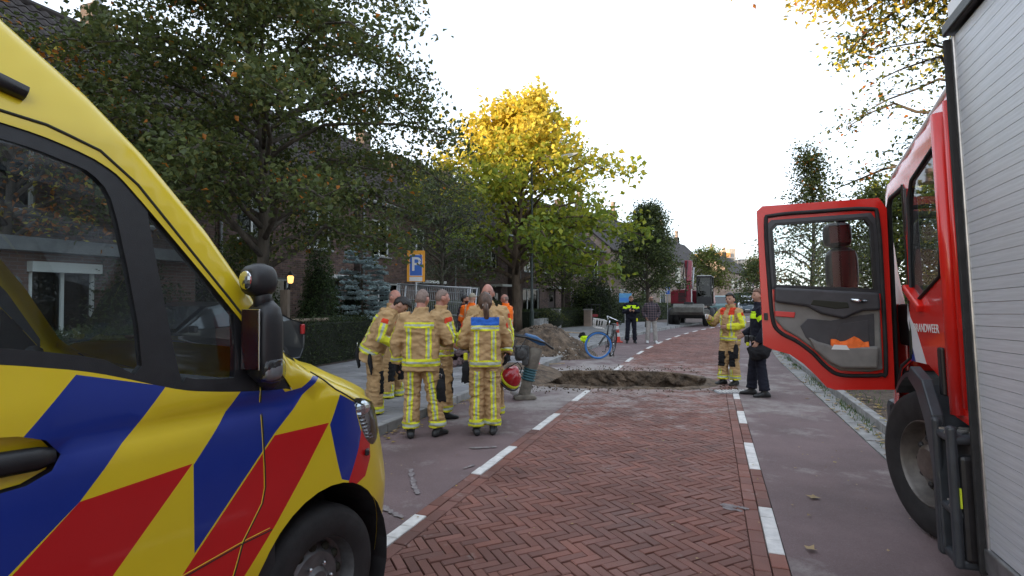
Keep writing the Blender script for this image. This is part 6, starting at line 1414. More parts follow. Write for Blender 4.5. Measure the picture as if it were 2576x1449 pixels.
# helmet held by the tall firefighter
def helmet():
    po, pd = HELM; M = Matrix.Translation(po.location) @ Matrix.Rotation(po.rotation_euler.z, 4, 'Z'); p = M @ (pd['wr'][1]) + Vector((.05, -.05, -.33))
    M_hel = mat('helmet_red', (.33, .010, .018), .22, coat=.4); o = thing('helmet', 'red fire helmet with yellow band hanging from the tall firefighter hand', 'helmet', p, 0, rot=(R(35), R(22), .3))
    mb = MB(); un = sphere_units(24, 16); mb.rings([[Vector((u[0] * .135, u[1] * .165, max(u[2], -.35) * .15 + (.03 if u[2] > .5 and abs(u[0]) < .2 else 0))) for u in r] for r in un]); mb.build('shell', M_hel, o, smooth=True)
    mb = MB(); mb.rings([[Vector((math.cos(a) * .140 * s, math.sin(a) * .170 * s, z)) for a in [2 * math.pi * j / 28 for j in range(28)]] for s, z in ((1.0, -.028), (1.006, -.012), (.985, .012), (.975, .014), (.97, -.028))], close=True); mb.build('yellow_band', M_hi, o, smooth=True)
    mb = MB(); mb.tube([(math.cos(a) * .14, math.sin(a) * .172, -.052) for a in [2 * math.pi * j / 28 for j in range(28)]], .012, 8, close=True); mb.build('brim', M_blk, o, smooth=True)
    mb = MB(); mb.tube([(-.12, 0, -.05), (-.10, .03, .13), (-.02, .06, .24), (.06, .03, .20), (.12, 0, -.05)], .008, 6, flat=.4); mb.build('chin_strap', M_blk, o, smooth=True)
helmet()
def cup():
    po, pd = cupM; M = Matrix.Translation(po.location) @ Matrix.Rotation(po.rotation_euler.z, 4, 'Z'); d = (pd['wr'][0] - pd['el'][0]).normalized(); p = M @ (pd['wr'][0] + d * .08)
    o = thing('paper_cup', 'small pale cup in the raised hand of the firefighter with red shoulders', 'cup', p); mb = MB(); mb.lathe([(.026, -.05), (.034, .04), (.031, .04), (.024, -.045)], 14); mb.build('cup_wall', M_tape, o, smooth=True)
cup()
# ================================================================ street furniture, tools, vehicles
M_pole = mat('dark_green_steel', (.018, .028, .024), .5, var=.2, vscale=8); M_galv = mat('galvanised_steel', (.36, .37, .38), .5, metal=.6, var=.2, vscale=9)
def lamp_post():
    p = at(1338, 845); o = thing('street_lamp', 'dark green street lamp post with long arm in front of the yellow tree', 'street lamp', p)
    mb = MB(); mb.tube([(0, 0, 0), (0, 0, 1.1)], .095, 12); mb.tube([(0, 0, 1.1), (0, 0, 1.2), (0, 0, 7.5)], [.095, .062, .045], 12); mb.build('post', M_pole, o, smooth=True, angle=40)
    mb = MB(); mb.tube([(0, 0, 7.45), (.25, -.05, 7.62), (.9, -.18, 7.8)], [.045, .035, .03], 8); mb.build('arm', M_pole, o, smooth=True)
    mb = MB(); mb.prism([(.75, -.06), (1.0, -.13), (1.7, -.10), (2.0, -.02), (2.0, .03), (1.6, .07), (1.0, .05), (.75, .02)], -.12, .12, frame=lambda a, b, d: (a, d - .2 * a, 7.72 + b + .13 * a)); mb.build('lamp_head', M_galv, o, bevel=.03)
lamp_post()
def text_mesh(body, size, m, name, parent, loc, rot, ext=.001):
    cu = bpy.data.curves.new('t', 'FONT'); cu.body = body; cu.size = size; cu.extrude = ext; cu.align_x = 'CENTER'; cu.align_y = 'CENTER'; cu.offset = size * .012
    t = bpy.data.objects.new('t', cu); C.objects.link(t); me = bpy.data.meshes.new_from_object(t.evaluated_get(bpy.context.evaluated_depsgraph_get())); bpy.data.objects.remove(t); me.materials.append(m); q = link(name, me, parent); q.location = loc; q.rotation_euler = rot; return q
M_sorange = mat('sign_orange', (.85, .36, .02), .4); M_sblue = mat('sign_blue', (.02, .12, .50), .4)
def parking_sign(p, k, label, face, zc, board=True):
    o = thing('parking_sign', label, 'sign', p, face)
    mb = MB(); mb.tube([(0, .03, 0), (0, .03, zc + .72 * k)], .024, 10); mb.build('pole', M_galv, o, smooth=True)
    if board: mb = MB(); mb.box((0, 0, zc), (.42 * k, .014, .74 * k)); mb.build('orange_face', M_sorange, o, bevel=.004)
    mb = MB(); mb.box((0, -.010, zc + .02 * k), (.30 * k, .01, .50 * k)); mb.build('white_border', M_tape, o, bevel=.003)
    mb = MB(); mb.box((0, -.0165, zc + .02 * k), (.28 * k, .006, .48 * k)); mb.build('blue_panel', M_sblue, o)
    if board: mb = MB(); mb.box((0, -.012, zc - .305 * k), (.30 * k, .01, .10 * k)); mb.build('white_plate', M_tape, o)
    text_mesh('P', .46 * k, M_tape, 'letter', o, (0, -.021, zc + .03 * k), (R(90), 0, 0))
parking_sign(Vector((-2.28, 13.2, 0)), 1.0, 'blue parking sign with white P on an orange board above the fence panel', R(8), 2.42)
parking_sign(at(1680, 823), .9, 'small distant blue parking sign left of the excavator', R(10), 2.1, board=False)
def fence_panels():
    # steel mesh panels leaning together behind the firefighters
    spots = [(Vector((-3.2, 14.9, .06)), Vector((-1.24, 14.35, .06)), 6, 'front'), (Vector((-3.28, 15.15, .06)), Vector((-1.30, 14.62, .06)), 4, 'middle'), (Vector((-3.15, 15.4, .06)), Vector((-1.12, 14.85, .06)), 8, 'rear')]
    for a, b, tilt, nm in spots:
        L = (b - a).length; d = (b - a).normalized(); o = thing('fence_panel', nm + ' steel mesh fence panel of the stack leaning behind the left firefighters', 'fence panel', a, math.atan2(d.y, d.x), 'stacked mesh fence panels'); Q = Matrix.Rotation(R(-tilt), 4, 'X') @ Matrix.Rotation(R(3.2), 4, 'Y')
        mb = MB(); mb.M = Q; H = 2.02
        mb.tube([(0, 0, 0), (0, 0, H)], .021, 8); mb.tube([(L, 0, 0), (L, 0, H)], .021, 8); mb.tube([(0, 0, H - .03), (L, 0, H - .03)], .021, 8); mb.tube([(0, 0, .22), (L, 0, .22)], .018, 8); mb.build('frame', M_galv, o, smooth=True)
        mb = MB(); mb.M = Q; n = int(L / .055)
        for i in range(1, n): mb.tube([(L * i / n, 0, .1), (L * i / n, 0, H - .03)], .0032, 4, cap=False)
        for z in (.55, .9, 1.25, 1.6, 1.85): mb.tube([(0, .004, z), (L, .004, z)], .004, 4, cap=False)
        mb.build('wire_mesh', M_galv, o)['kind'] = 'stuff'
fence_panels()
def brick_heap():
    rnd = random.Random(9); p = Vector((-1.42, 13.25, .09)); o = thing('brick_heap', 'loose heap of lifted paving bricks beside the fence panel', 'brick heap', p)
    M_lb = mat('lifted_brick', (.13, .085, .085), .9, var=.4, vscale=6, bump=.003, bscale=60); mb = MB(); mb.box((0, 0, 0), (.20, .10, .08)); first = mb.build('brick', M_lb, o, bevel=.006)
    for i in range(90):
        q = first if i == 0 else first.copy()
        if i: C.objects.link(q)
        r = .62 * math.sqrt(rnd.random()); a = rnd.random() * 6.28; z = .04 + .42 * (1 - r / .64) * rnd.random()
        q.location = (r * math.cos(a) * 1.1, r * math.sin(a), z); q.rotation_euler = (rnd.gauss(0, .35), rnd.gauss(0, .35), rnd.random() * 6.28)
brick_heap()
def rammer():
    M_mud = mat('muddy_grey_steel', (.155, .135, .11), .8, var=.35, vscale=7, bump=.003, bscale=40, detail=8); M_bel = mat('teal_bellows', (.03, .10, .12), .6, var=.2, vscale=20); M_tank = mat('blue_tank', (.03, .12, .28), .35, var=.1, vscale=8)
    p = at(1322, 1003); o = thing('tamping_rammer', 'muddy tamping rammer with blue tank standing on the asphalt', 'rammer', p, R(4)); ax = lambda t, y=0: Vector((-.02 + .20 * t, y, .07 + .83 * t))
    mb = MB(); mb.prism([(-.20, .015), (-.19, .05), (-.10, .075), (.08, .075), (.15, .06), (.18, .03), (.15, 0), (-.17, 0)], -.14, .14, frame=lambda a, b, d: (a, d, b)); mb.build('foot_plate', M_mud, o, bevel=.015)
    mb = MB(); mb.tube([ax(0), ax(.30)], [.10, .088], 16); mb.build('lower_leg', M_mud, o, smooth=True, angle=40)
    mb = MB(); pts, rr = [], []
    for i in range(25): pts.append(ax(.28 + .24 * i / 24)); rr.append(.098 + (.020 if i % 5 in (2, 3) else 0))
    mb.tube(pts, rr, 18); mb.build('bellows', M_bel, o, smooth=True)
    mb = MB(); mb.tube([ax(.51), ax(.55), ax(.88), ax(.92)], [.10, .112, .125, .10], 16); mb.build('cylinder', M_mud, o, smooth=True, angle=40)
    mb = MB(); c = ax(.80); mb.box(c + Vector((-.20, 0, .02)), (.22, .26, .24)); mb.lathe([(.08, -.14), (.10, -.1), (.10, .02), (.07, .05)], 14, 'y', c + Vector((-.22, -.06, .02))); mb.box(c + Vector((-.16, -.14, -.10)), (.10, .05, .14)); mb.build('engine', mat('oily_engine', (.05, .05, .05), .6, var=.5, vscale=14), o, bevel=.025)
    mb = MB(); mb.prism([(-.15, -.03), (-.13, .05), (.05, .065), (.18, .02), (.20, -.04), (.1, -.07)], -.13, .13, frame=lambda a, b, d: (.13 + a, d, .985 + b - .34 * a)); mb.build('fuel_tank', M_tank, o, bevel=.025)
    mb = MB()
    for y in (-.17, .17): mb.tube([(.42, y * .75, .84), (.30, y, .93), (.02, y, 1.02), (-.22, y * .9, 1.05)], .017, 8)
    mb.tube([(-.22, -.153, 1.05), (-.27, -.08, 1.06), (-.27, .08, 1.06), (-.22, .153, 1.05)], .017, 8); mb.tube([(.42, -.128, .84), (.46, 0, .82), (.42, .128, .84)], .02, 8); mb.build('handle_frame', M_blk, o, smooth=True)
    mb = MB(); mb.tube([(-.12, .16, .96), (-.20, .12, .80), (-.16, .05, .72)], .007, 6); mb.tube([(.0, -.16, 1.0), (-.10, -.2, .86), (-.12, -.12, .76)], .007, 6); mb.build('cables', M_blk, o, smooth=True)
    mb = MB(); mb.tube([(-.20, -.04, .14), (-.20, .04, .15)], .07, 14); mb.build('white_hose_coil', M_tape, o, smooth=True)
rammer()
# ---- bicycles
M_bblk = mat('bike_black', (.012, .012, .014), .35, coat=.3); M_blutyre = mat('blue_tyre', (.045, .19, .52), .6, var=.1, vscale=10); M_sadl = mat('saddle', (.02, .018, .018), .5)
def bike(label, p, rz, steer, lean, blue=True, basket=True):
    o = thing('bicycle', label, 'bicycle', p, rz, rot=(0, R(lean), rz)); Rw = .345
    def wheel(name, c, Q, col):
        w_ = MB(); w_.tube([c + Q @ Vector((0, Rw * math.cos(a), Rw * math.sin(a))) for a in [2 * math.pi * i / 40 for i in range(40)]], .029 if blue else .02, 8, close=True); wo = w_.build(name, col, o, smooth=True)
        m = MB(); m.tube([c + Q @ Vector((0, (Rw - .03) * math.cos(a), (Rw - .03) * math.sin(a))) for a in [2 * math.pi * i / 36 for i in range(36)]], .009, 6, close=True); m.build('rim', M_alu, wo, smooth=True)
        m = MB()
        for i in range(28):
            a = 2 * math.pi * i / 28; m.tube([c + Q @ Vector((.02 * (-1) ** i, .02 * math.cos(a + .8), .02 * math.sin(a + .8))), c + Q @ Vector((0, (Rw - .03) * math.cos(a), (Rw - .03) * math.sin(a)))], .0030, 3, cap=False)
        m.build('spokes', M_galv, wo)['kind'] = 'stuff'
        m = MB(); m.lathe([(.02, -.035), (.03, -.03), (.03, .03), (.02, .035)], 12, 'x'); h = m.build('hub', M_chrome, wo, smooth=True); h.location = c; h.rotation_euler = Q.to_euler()
        return wo
    I = Matrix.Identity(3); St = Matrix.Rotation(R(steer), 3, 'Z'); rear = Vector((0, -.56, Rw)); hd = Vector((0, .36, .80))
    front = hd + St @ Vector((0, .20, Rw - .80))
    wheel('rear_wheel', rear, I, M_rub); wheel('front_wheel', front, St, M_blutyre if blue else M_rub)
    m = MB(); bb = Vector((0, -.08, .29)); seat = Vector((0, -.26, .84)); m.tube([bb, seat], .016); m.tube([bb, (0, .1, .40), (0, .30, .62), hd], .019); m.tube([(0, -.19, .62), (0, .1, .56), (0, .34, .70)], .015); m.tube([hd + Vector((0, .0, -.14)), hd + Vector((0, -.02, .12))], .02)
    for s in (-.055, .055): m.tube([bb + Vector((s * .5, 0, 0)), rear + Vector((s, 0, 0)), seat + Vector((s * .4, .01, -.08))], .009)
    m.build('frame', M_bblk, o, smooth=True)
    m = MB()
    for s in (-.05, .05): m.tube([hd + St @ Vector((s * .7, .03, -.12)), hd + St @ Vector((s, .08, -.22)), front + St @ Vector((s, 0, 0))], .011)
    m.build('fork', M_bblk, o, smooth=True)
    m = MB(); hb = hd + Vector((0, -.03, .12)); m.tube([hb, hb + Vector((0, -.01, .14))], .014)
    c = hb + Vector((0, -.01, .15)); m.tube([c + St @ Vector(q) for q in ((-.29, -.20, .02), (-.27, -.08, .06), (-.16, .06, .09), (0, .05, .0), (.16, .06, .09), (.27, -.08, .06), (.29, -.20, .02))], .011, 8); m.build('handlebar', M_chrome, o, smooth=True)
    m = MB()
    for s in (-1, 1): m.tube([c + St @ Vector((s * .288, -.14, .03)), c + St @ Vector((s * .29, -.25, .015))], .017, 8)
    m.build('grips', M_blk, o, smooth=True)
    m = MB(); m.tube([seat, seat + Vector((0, 0, .06))], .013); m.rings([[seat + Vector((w_ * math.cos(a), y, .09 + .025 * math.sin(a))) for a in [2 * math.pi * j / 10 for j in range(10)]] for y, w_ in ((-.14, .06), (-.10, .10), (-.02, .085), (.06, .03), (.13, .018))]); m.build('saddle', M_sadl, o, smooth=True)
    m = MB(); m.tube([rear + Vector((0, (Rw + .035) * math.cos(a), (Rw + .035) * math.sin(a))) for a in [R(20) + R(160) * i / 14 for i in range(15)]], .024, 6, flat=.35); m.tube([front + St @ Vector((0, (Rw + .035) * math.cos(a), (Rw + .035) * math.sin(a))) for a in [R(25) + R(140) * i / 12 for i in range(13)]], .024, 6, flat=.35); m.build('mudguard', M_bblk, o, smooth=True)
    m = MB(); m.box((0, -.56, .76), (.13, .40, .012)); m.tube([rear + Vector((.06, 0, 0)), (.06, -.62, .75)], .006); m.tube([rear + Vector((-.06, 0, 0)), (-.06, -.62, .75)], .006); m.build('rear_rack', M_bblk, o)
    m = MB(); m.prism([(-.1, .30), (.05, .36), (.09, .33), (.05, .27), (-.42, .31), (-.62, .32), (-.63, .37), (-.2, .38)], .045, .06, frame=lambda a, b, d: (d, a, b)); m.tube([(.07, -.08, .29), (.09, -.08, .14)], .01); m.box((.12, -.08, .14), (.08, .07, .02)); m.tube([(-.07, -.08, .29), (-.09, -.08, .44)], .01); m.box((-.12, -.08, .44), (.08, .07, .02)); m.tube([(-.04, -.35, .30), (-.12, -.38, .02)], .011); m.build('chain_case', M_bblk, o)
    if basket:
        m = MB(); b0 = hd + St @ Vector((0, .26, .03)); X = lambda x, y, z: b0 + St @ Vector((x, y, z))
        for z, s in ((0, .85), (.22, 1.0)): m.tube([X(x * s, y * s, z) for x, y in ((-.2, -.15), (.2, -.15), (.2, .15), (-.2, .15))], .012, 6, close=True)
        for i in range(6):
            for y in (-.15, .15): x = -.2 + .08 * i; m.tube([X(x * .85, y * .85, 0), X(x, y, .22)], .006, 5)
            x = -.17 + .068 * i; m.tube([X(x, -.125, 0), X(x, .125, 0)], .005, 5)
        for i in range(1, 4):
            for x in (-.2, .2): y = -.15 + .075 * i; m.tube([X(x * .85, y * .85, 0), X(x, y, .22)], .006, 5)
        m.build('front_basket', mat('white_basket', (.60, .58, .56), .6), o, smooth=True)
    return o
pf = at(1502, 903); rz = R(-62) ; bd = Vector((-math.sin(rz), math.cos(rz)))
bike('dark bicycle with bright blue front tyre and white basket beside the soil heap', (2.64, 15.57, 0), R(157), -64, -9)
bike('black bicycle parked on the right kerb beyond the police officer', street(18.9, 2.75, .06), R(-40), 8, 4, blue=False, basket=False)
def bag():
    p = Vector((2.06, 15.75, 0)); o = thing('lime_bag', 'lime yellow and black bag on the soil behind the blue bicycle wheel', 'bag', p); mb = MB(); mb.ball((0, 0, .50), (.13, .09, .10)); m = remesh(mb, .02, 1); wrinkle(m, .03, 9, 2); m.materials.append(M_lime); link('bag_body', m, o); mb = MB(); mb.ball((-.06, .1, .60), (.11, .08, .09)); m = remesh(mb, .02, 1); wrinkle(m, .03, 9, 5); m.materials.append(M_black); link('black_bundle', m, o)
bag()
def cone():
    p = at(1553, 861); o = thing('traffic_cone', 'red and white traffic cone standing behind the bicycle', 'traffic cone', p); M_cr = mat('cone_red', (.62, .05, .03), .5)
    mb = MB(); mb.box((0, 0, .02), (.36, .36, .04)); mb.build('base', M_cr, o, bevel=.01)
    for i, (z0, z1) in enumerate(((.04, .22), (.22, .36), (.36, .50), (.50, .62), (.62, .75))): mb = MB(); r = lambda z: .13 - .135 * z; mb.lathe([(r(z0), z0), (r(z1), z1)], 18); mb.build('band', M_cr if i % 2 == 0 else M_tape, o, smooth=True, angle=40)
cone()
def beam():
    a, b = street(7.2, -8.98, 1.19), street(11.5, -8.98, 1.13); o = thing('wooden_pole', 'pale wooden pole lying along the top edge of the clipped hedge', 'pole', a); mb = MB(); mb.tube([(0, 0, 0), tuple((b - a) * .5), tuple(b - a)], [.035, .04, .045], 8); mb.build('pole', mat('weathered_wood', (.22, .17, .12), .85, var=.3, vscale=6, stretch=(1, 1, 8)), o, smooth=True)
    p = Vector((-4.95, 12.15, 0)); o = thing('garden_lamp', 'small glowing garden lantern on a wooden post beside the thin trunk', 'garden lamp', p); mb = MB(); mb.box((0, 0, .92), (.16, .16, 1.84)); mb.build('post', mat('old_post_wood', (.17, .13, .10), .9, var=.3, vscale=5, stretch=(4, 4, .6)), o, bevel=.01)
    mb = MB(); mb.lathe([(.03, 1.98), (.055, 2.0), (.07, 2.12), (.04, 2.16)], 10, c=(.12, -.02, 0)); mb.build('lantern_glass', mat('warm_lamp_glow', (1, .55, .16), .4, emis=.7), o); mb = MB(); mb.lathe([(.09, 2.15), (.05, 2.2), (.01, 2.25)], 10, c=(.12, -.02, 0)); mb.tube([(.0, 0, 1.8), (.08, 0, 1.9), (.12, -.02, 1.99)], .014, 6); mb.build('lantern_top', M_blk, o)
beam()
M_ex0 = mat('faded_dark_red', (.25, .02, .025), .6)
def planter():
    p = street(24.2, -8.05); o = thing('planter_wall', 'low grey concrete planter wall behind the street lamp', 'wall', p, math.pi / 2 - PH)
    for i in range(5): mb = MB(); mb.box((.4 + .8 * i, .25 if i % 2 else .28, .34), (.785, .30, .68 + .02 * (i % 2))); mb.build('concrete_block', M_kerb, o, bevel=.01)
    for (t, u, w_, h, m, l) in ((29.6, -8.0, .4, .95, M_wall2, 'short brick gate pillar behind the bicycle basket'), (26.9, -8.6, .35, 1.0, M_kerb, 'grey concrete pillar between planter wall and hedge')):
        o = thing('gate_pillar', l, 'pillar', street(t, u, .05), -PH); mb = MB(); mb.box((0, 0, h / 2), (w_, w_, h)); mb.build('shaft', m, o, bevel=.01); mb = MB(); mb.box((0, 0, h + .03), (w_ + .08, w_ + .08, .06)); mb.build('cap', M_kerb, o, bevel=.01)
    o = thing('garden_cart', 'small red framed child cart parked by the brick pillar', 'cart', street(30.3, -8.0, .05), .5); mb = MB(); mb.box((0, 0, .62), (.42, .36, .16)); mb.build('tray', M_ex0, o, bevel=.03); mb = MB()
    for x in (-.3, .3):
        for y in (-.2, .2): mb.tube([(x, y, .05), (x, y, 1.25)], .022, 6)
    mb.tube([(-.3, -.2, 1.25), (.3, -.2, 1.25)], .02); mb.tube([(-.3, .2, 1.25), (.3, .2, 1.25)], .02); mb.tube([(-.3, -.2, 1.25), (-.3, .2, 1.25)], .02); mb.build('frame', M_blk, o)
planter()
def board():
    p = street(27.8, -6.9, .05); p = Vector(((1573 - 1288) / 1400 * 25.5, 25.5, .05)); o = thing('blue_board', 'light blue notice board on a post left of the policeman with phone', 'board', p, -.12); mb = MB(); mb.box((0, 0, 1.63), (.56, .03, .42)); mb.build('panel', mat('board_blue', (.10, .32, .58), .5, var=.1, vscale=4), o, bevel=.005)
    mb = MB(); mb.box((0, -.018, 1.55), (.53, .006, .17)); mb.build('lower_field', mat('board_deep_blue', (.05, .22, .62), .5), o); mb = MB(); mb.box((0, .03, .8), (.05, .04, 1.6)); mb.build('post', M_galv, o)
board()
def excavator():
    M_ex = mat('excavator_crimson', (.21, .010, .026), .4, coat=.2, var=.12, vscale=3); M_exd = mat('excavator_dark', (.03, .03, .032), .6, var=.2, vscale=4); M_exg = mat('worn_grey_steel', (.14, .135, .12), .7, var=.3, vscale=5)
    o = thing('excavator', 'crimson wheeled excavator parked in the street with its boom folded up', 'excavator', Vector((11.25, 34.6, 0)), -R(24))        # local -y faces the camera
    for x in (-1.0, 1.0):
        for y in (-1.0, 1.55):
            for dx in (-.17, .17):
                w_ = MB(); w_.lathe([(.27, -.15), (.46, -.16), (.53, -.12), (.55, 0), (.53, .12), (.46, .16), (.27, .15)], 28, 'x', (x + dx, y, .55), cap=False); t = w_.build('tyre', M_rub, o, smooth=True)
            s = 1 if x > 0 else -1; w_ = MB(); w_.lathe([(.28, .30 * s), (.24, .2 * s), (.12, .22 * s), (.01, .24 * s)], 20, 'x', (x, y, .55)); w_.build('rim', M_exg, o, smooth=True)
    mb = MB(); mb.box((0, .3, .78), (1.3, 3.6, .45)); mb.box((0, -1.0, .6), (1.8, .3, .3)); mb.box((0, 1.55, .6), (1.8, .3, .3)); mb.lathe([(.6, .95), (.62, 1.2), (.6, 1.22)], 24, c=(0, .4, 0)); mb.build('undercarriage', M_exd, o, bevel=.03)
    mb = MB(); mb.prism([(-.90, .42), (-.84, .52), (.84, .52), (.9, .42), (.9, .18), (-.9, .18)], -1.98, -1.86, frame=lambda a, b, d: (a * 1.25, d + .25 * abs(b - .3), b + .5)); mb.box((0, -1.7, .85), (1.0, .4, .15)); mb.build('dozer_blade', M_exg, o, bevel=.02)
    mb = MB(); mb.box((0, .5, 1.27), (2.4, 2.8, .12)); mb.build('deck', M_exd, o, bevel=.02)
    mb = MB(); mb.prism([(-1.22, 1.33), (-1.22, 2.05), (-1.12, 2.18), (-.3, 2.22), (-.25, 1.33)], -.9, 1.9, frame=lambda a, b, d: (a, d, b)); mb.prism([(-.25, 1.33), (-.25, 2.2), (1.1, 2.1), (1.2, 1.33)], .8, 2.0, frame=lambda a, b, d: (a, d, b)); mb.build('engine_cover', M_ex, o, bevel=.06)
    mb = MB()
    for i in range(6): mb.box((-.55, -.91, 1.5 + .09 * i), (.42, .03, .05))
    mb.build('cover_grille', M_exd, o); mb = MB(); mb.lathe([(.09, 2.2), (.09, 2.5), (.12, 2.52), (.10, 2.6)], 12, c=(-.85, .2, 0)); mb.box((-.85, .2, 2.2), (.25, .3, .14)); mb.build('exhaust', M_exd, o)
    mb = MB()
    for x in (.32, 1.12):
        for y in (-.85, .75): mb.beam((x, y, 1.33), (x, y + (.12 if y < 0 else 0), 2.95), .08, .08)
    mb.box((.72, 0, 2.98), (.95, 1.75, .08)); mb.box((.72, -.84, 1.55), (.86, .06, .44)); mb.box((.72, .76, 1.55), (.86, .06, .44)); mb.build('cab_frame', M_exd, o, bevel=.02)
    mb = MB(); mb.box((.72, -.02, 3.03), (.80, 1.5, .04)); mb.build('cab_roof', M_tape, o, bevel=.01)
    mb = MB(); mb.add([(.34, -.86, 1.75), (1.1, -.86, 1.75), (1.1, -.76, 2.92), (.34, -.76, 2.92)], [(0, 1, 2, 3)]); mb.add([(1.13, -.85, 1.6), (1.13, .75, 1.6), (1.13, .75, 2.92), (1.13, -.75, 2.92)], [(0, 1, 2, 3)]); mb.add([(.33, -.85, 1.6), (.33, .75, 1.6), (.33, .75, 2.92), (.33, -.75, 2.92)], [(0, 1, 2, 3)]); mb.build('cab_glass', M_pane, o)
    mb = MB(); mb.box((.72, .2, 1.75), (.5, .5, .15)); mb.box((.72, .45, 2.1), (.5, .14, .7)); mb.build('seat', M_exd, o, bevel=.04)
    def arm(name, pts, wd, ht, m): mb = MB(); [mb.beam(a, b, wd, h) for (a, b), h in zip(zip(pts, pts[1:]), ht)]; return mb.build(name, m, o, bevel=.03)
    arm('boom', [(-.12, -.55, 1.5), (-.12, -1.25, 2.5), (-.12, -1.5, 3.75)], .30, (.42, .36), M_ex); arm('stick', [(.02, -1.55, 3.82), (.02, -2.2, 2.6), (.02, -2.35, 1.3)], .26, (.34, .26), M_ex)
    mb = MB(); mb.tube([(-.30, -.7, 1.5), (-.30, -1.3, 2.9)], .06, 10); mb.tube([(.20, -1.45, 3.5), (.20, -2.2, 2.2)], .05, 10); mb.build('hydraulic_ram', M_galv, o, smooth=True)
    mb = MB(); mb.box((-.12, -1.52, 3.72), (.34, .3, .42)); mb.box((.16, -2.37, 1.75), (.05, .12, .95)); mb.build('boom_joint', M_ex, o, bevel=.04); mb = MB(); mb.box((.18, -2.44, 1.75), (.06, .02, .9)); mb.build('white_stripe', M_tape, o)
    mb = MB(); mb.tube([(-.3, -1.5, 3.9), (-.36, -1.9, 3.0), (-.2, -1.3, 2.2)], .03, 6); mb.tube([(-.1, -1.7, 3.9), (-.12, -2.2, 3.1), (-.1, -2.2, 2.2)], .02, 6); mb.build('hydraulic_hose', M_blk, o, smooth=True)
    mb = MB(); prof = [(-2.05, 1.30), (-2.45, 1.35), (-2.72, 1.15), (-2.70, .85), (-2.45, .72), (-2.15, .80)]
    mb.prism(prof, -.85, .85, frame=lambda a, b, d: (d, a, b)); mb.build('bucket', M_exg, o, bevel=.03); mb = MB()
    mb.box((0, -2.3, 1.36), (.5, .4, .18)); mb.build('bucket_bracket', M_exd, o, bevel=.02)
excavator()
# ---- parked cars
def car(label, p, rz, col, kind='car', H=1.46, L=4.3, W=1.76, cat='car', group=None):
    o = thing('parked_car' if cat == 'car' else 'parked_van', label, cat, p, rz, group); k = H / 1.46; h = W / 2
    if kind == 'van': prof = [(2.15, .55), (2.1, .95), (1.45, 1.1), (.95, H - .08), (.75, H), (-2.0, H), (-2.12, H - .1), (-2.15, .5)]; gl = [(1.35, 1.12), (.92, H - .18), (-.2, H - .18), (-.2, 1.12)]; ws = ((1.42, 1.12), (.97, H - .12)); rwin = ((-2.14, 1.1), (-2.13, H - .2))
    else: prof = [(2.12, .5), (2.08, .72), (1.9, .82), (1.05, .96 * k), (.35, 1.38 * k), (-.2, H), (-1.0, 1.43 * k), (-1.75, 1.08 * k), (-2.05, 1.0 * k), (-2.13, .75), (-2.1, .45)]; gl = [(.92, .99 * k), (.32, 1.33 * k), (-.2, 1.40 * k), (-.95, 1.36 * k), (-1.55, 1.05 * k)]; ws = ((1.0, 1.0 * k), (.38, 1.37 * k)); rwin = ((-1.12, 1.39 * k), (-1.70, 1.10 * k))
    prof = [(a * L / 4.3, b) for a, b in prof]; tum = lambda z: h - max(0, z - .95) * .28
    mb = MB(); n = len(prof); fullp = prof + [(-2.0 * L / 4.3, .25), (2.0 * L / 4.3, .25)]
    mb.rings([[(s * tum(b) * q, a, b) for a, b in fullp] for s, q in ((-1, .94), (-1, 1), (1, 1), (1, .94))][0:4]); mb.build('body', col, o, bevel=.05)
    for s in (1, -1):
        mb = MB(); mb.add([(s * (tum(b) + .006), a * L / 4.3, b) for a, b in gl], [tuple(range(len(gl)))]); mb.build('side_window', M_pane2, o)
    for (a, b), (c, d) in (ws, rwin): mb = MB(); e = .012 if b < d or kind == 'van' else .012; mb.add([(-tum(b) * .9, a * L / 4.3 + (e if a > 0 else -e), b + e), (tum(b) * .9, a * L / 4.3 + (e if a > 0 else -e), b + e), (tum(d) * .86, c * L / 4.3 + (e if a > 0 else -e), d + e), (-tum(d) * .86, c * L / 4.3 + (e if a > 0 else -e), d + e)], [(0, 1, 2, 3)]); mb.build('windscreen' if a > 0 else 'rear_window', M_pane2, o)
    for s in (1, -1):
        for y in (1.32 * L / 4.3, -1.28 * L / 4.3):
            mb = MB(); mb.lathe([(.20, -.10), (.30, -.11), (.32, -.06), (.32, .06), (.30, .11), (.20, .10)], 24, 'x', (s * (h - .09), y, .32)); w_ = mb.build('wheel', M_rub, o, smooth=True); mb = MB(); mb.lathe([(.20, .025 * s), (.18, .02 * s), (.05, .03 * s), (.01, .03 * s)], 20, 'x', (s * (h + .0), y, .32)); mb.build('rim', M_alu, w_, smooth=True)
        mb = MB(); mb.box((s * (h - .22), 2.06 * L / 4.3, .68), (.30, .10, .14)); mb.build('headlight', M_tape, o, bevel=.02); mb = MB(); mb.box((s * (h - .13), -2.08 * L / 4.3, .88 * (1 if kind != 'van' else 1.15)), (.20, .12, .22)); mb.build('tail_light', M_red, o, bevel=.02); mb = MB(); mb.box((s * (h + .06), .80 * L / 4.3, 1.0 * k), (.16, .08, .12)); mb.build('mirror', M_blk, o, bevel=.02)
    mb = MB(); mb.box((0, 2.09 * L / 4.3, .42), (.52, .06, .11)); mb.box((0, -2.12 * L / 4.3, .6), (.52, .06, .11)); mb.build('number_plate', M_tape if cat == 'car' else M_tape, o)
    return o
cp = lambda n, c: mat(n, c, .3, coat=.5)
car('dark car parked on the pavement beyond the ambulance with a red tail light', (-6.15, 10.75, .09), math.pi - PH + R(0), cp('dark_car_paint', (.012, .014, .017)), H=1.5)
car('white van far down the street behind the firefighter head', Vector((29.5, 70, 0)), R(155), cp('white_van_paint', (.62, .63, .64)), 'van', 2.0, 4.8, 1.9, 'van')
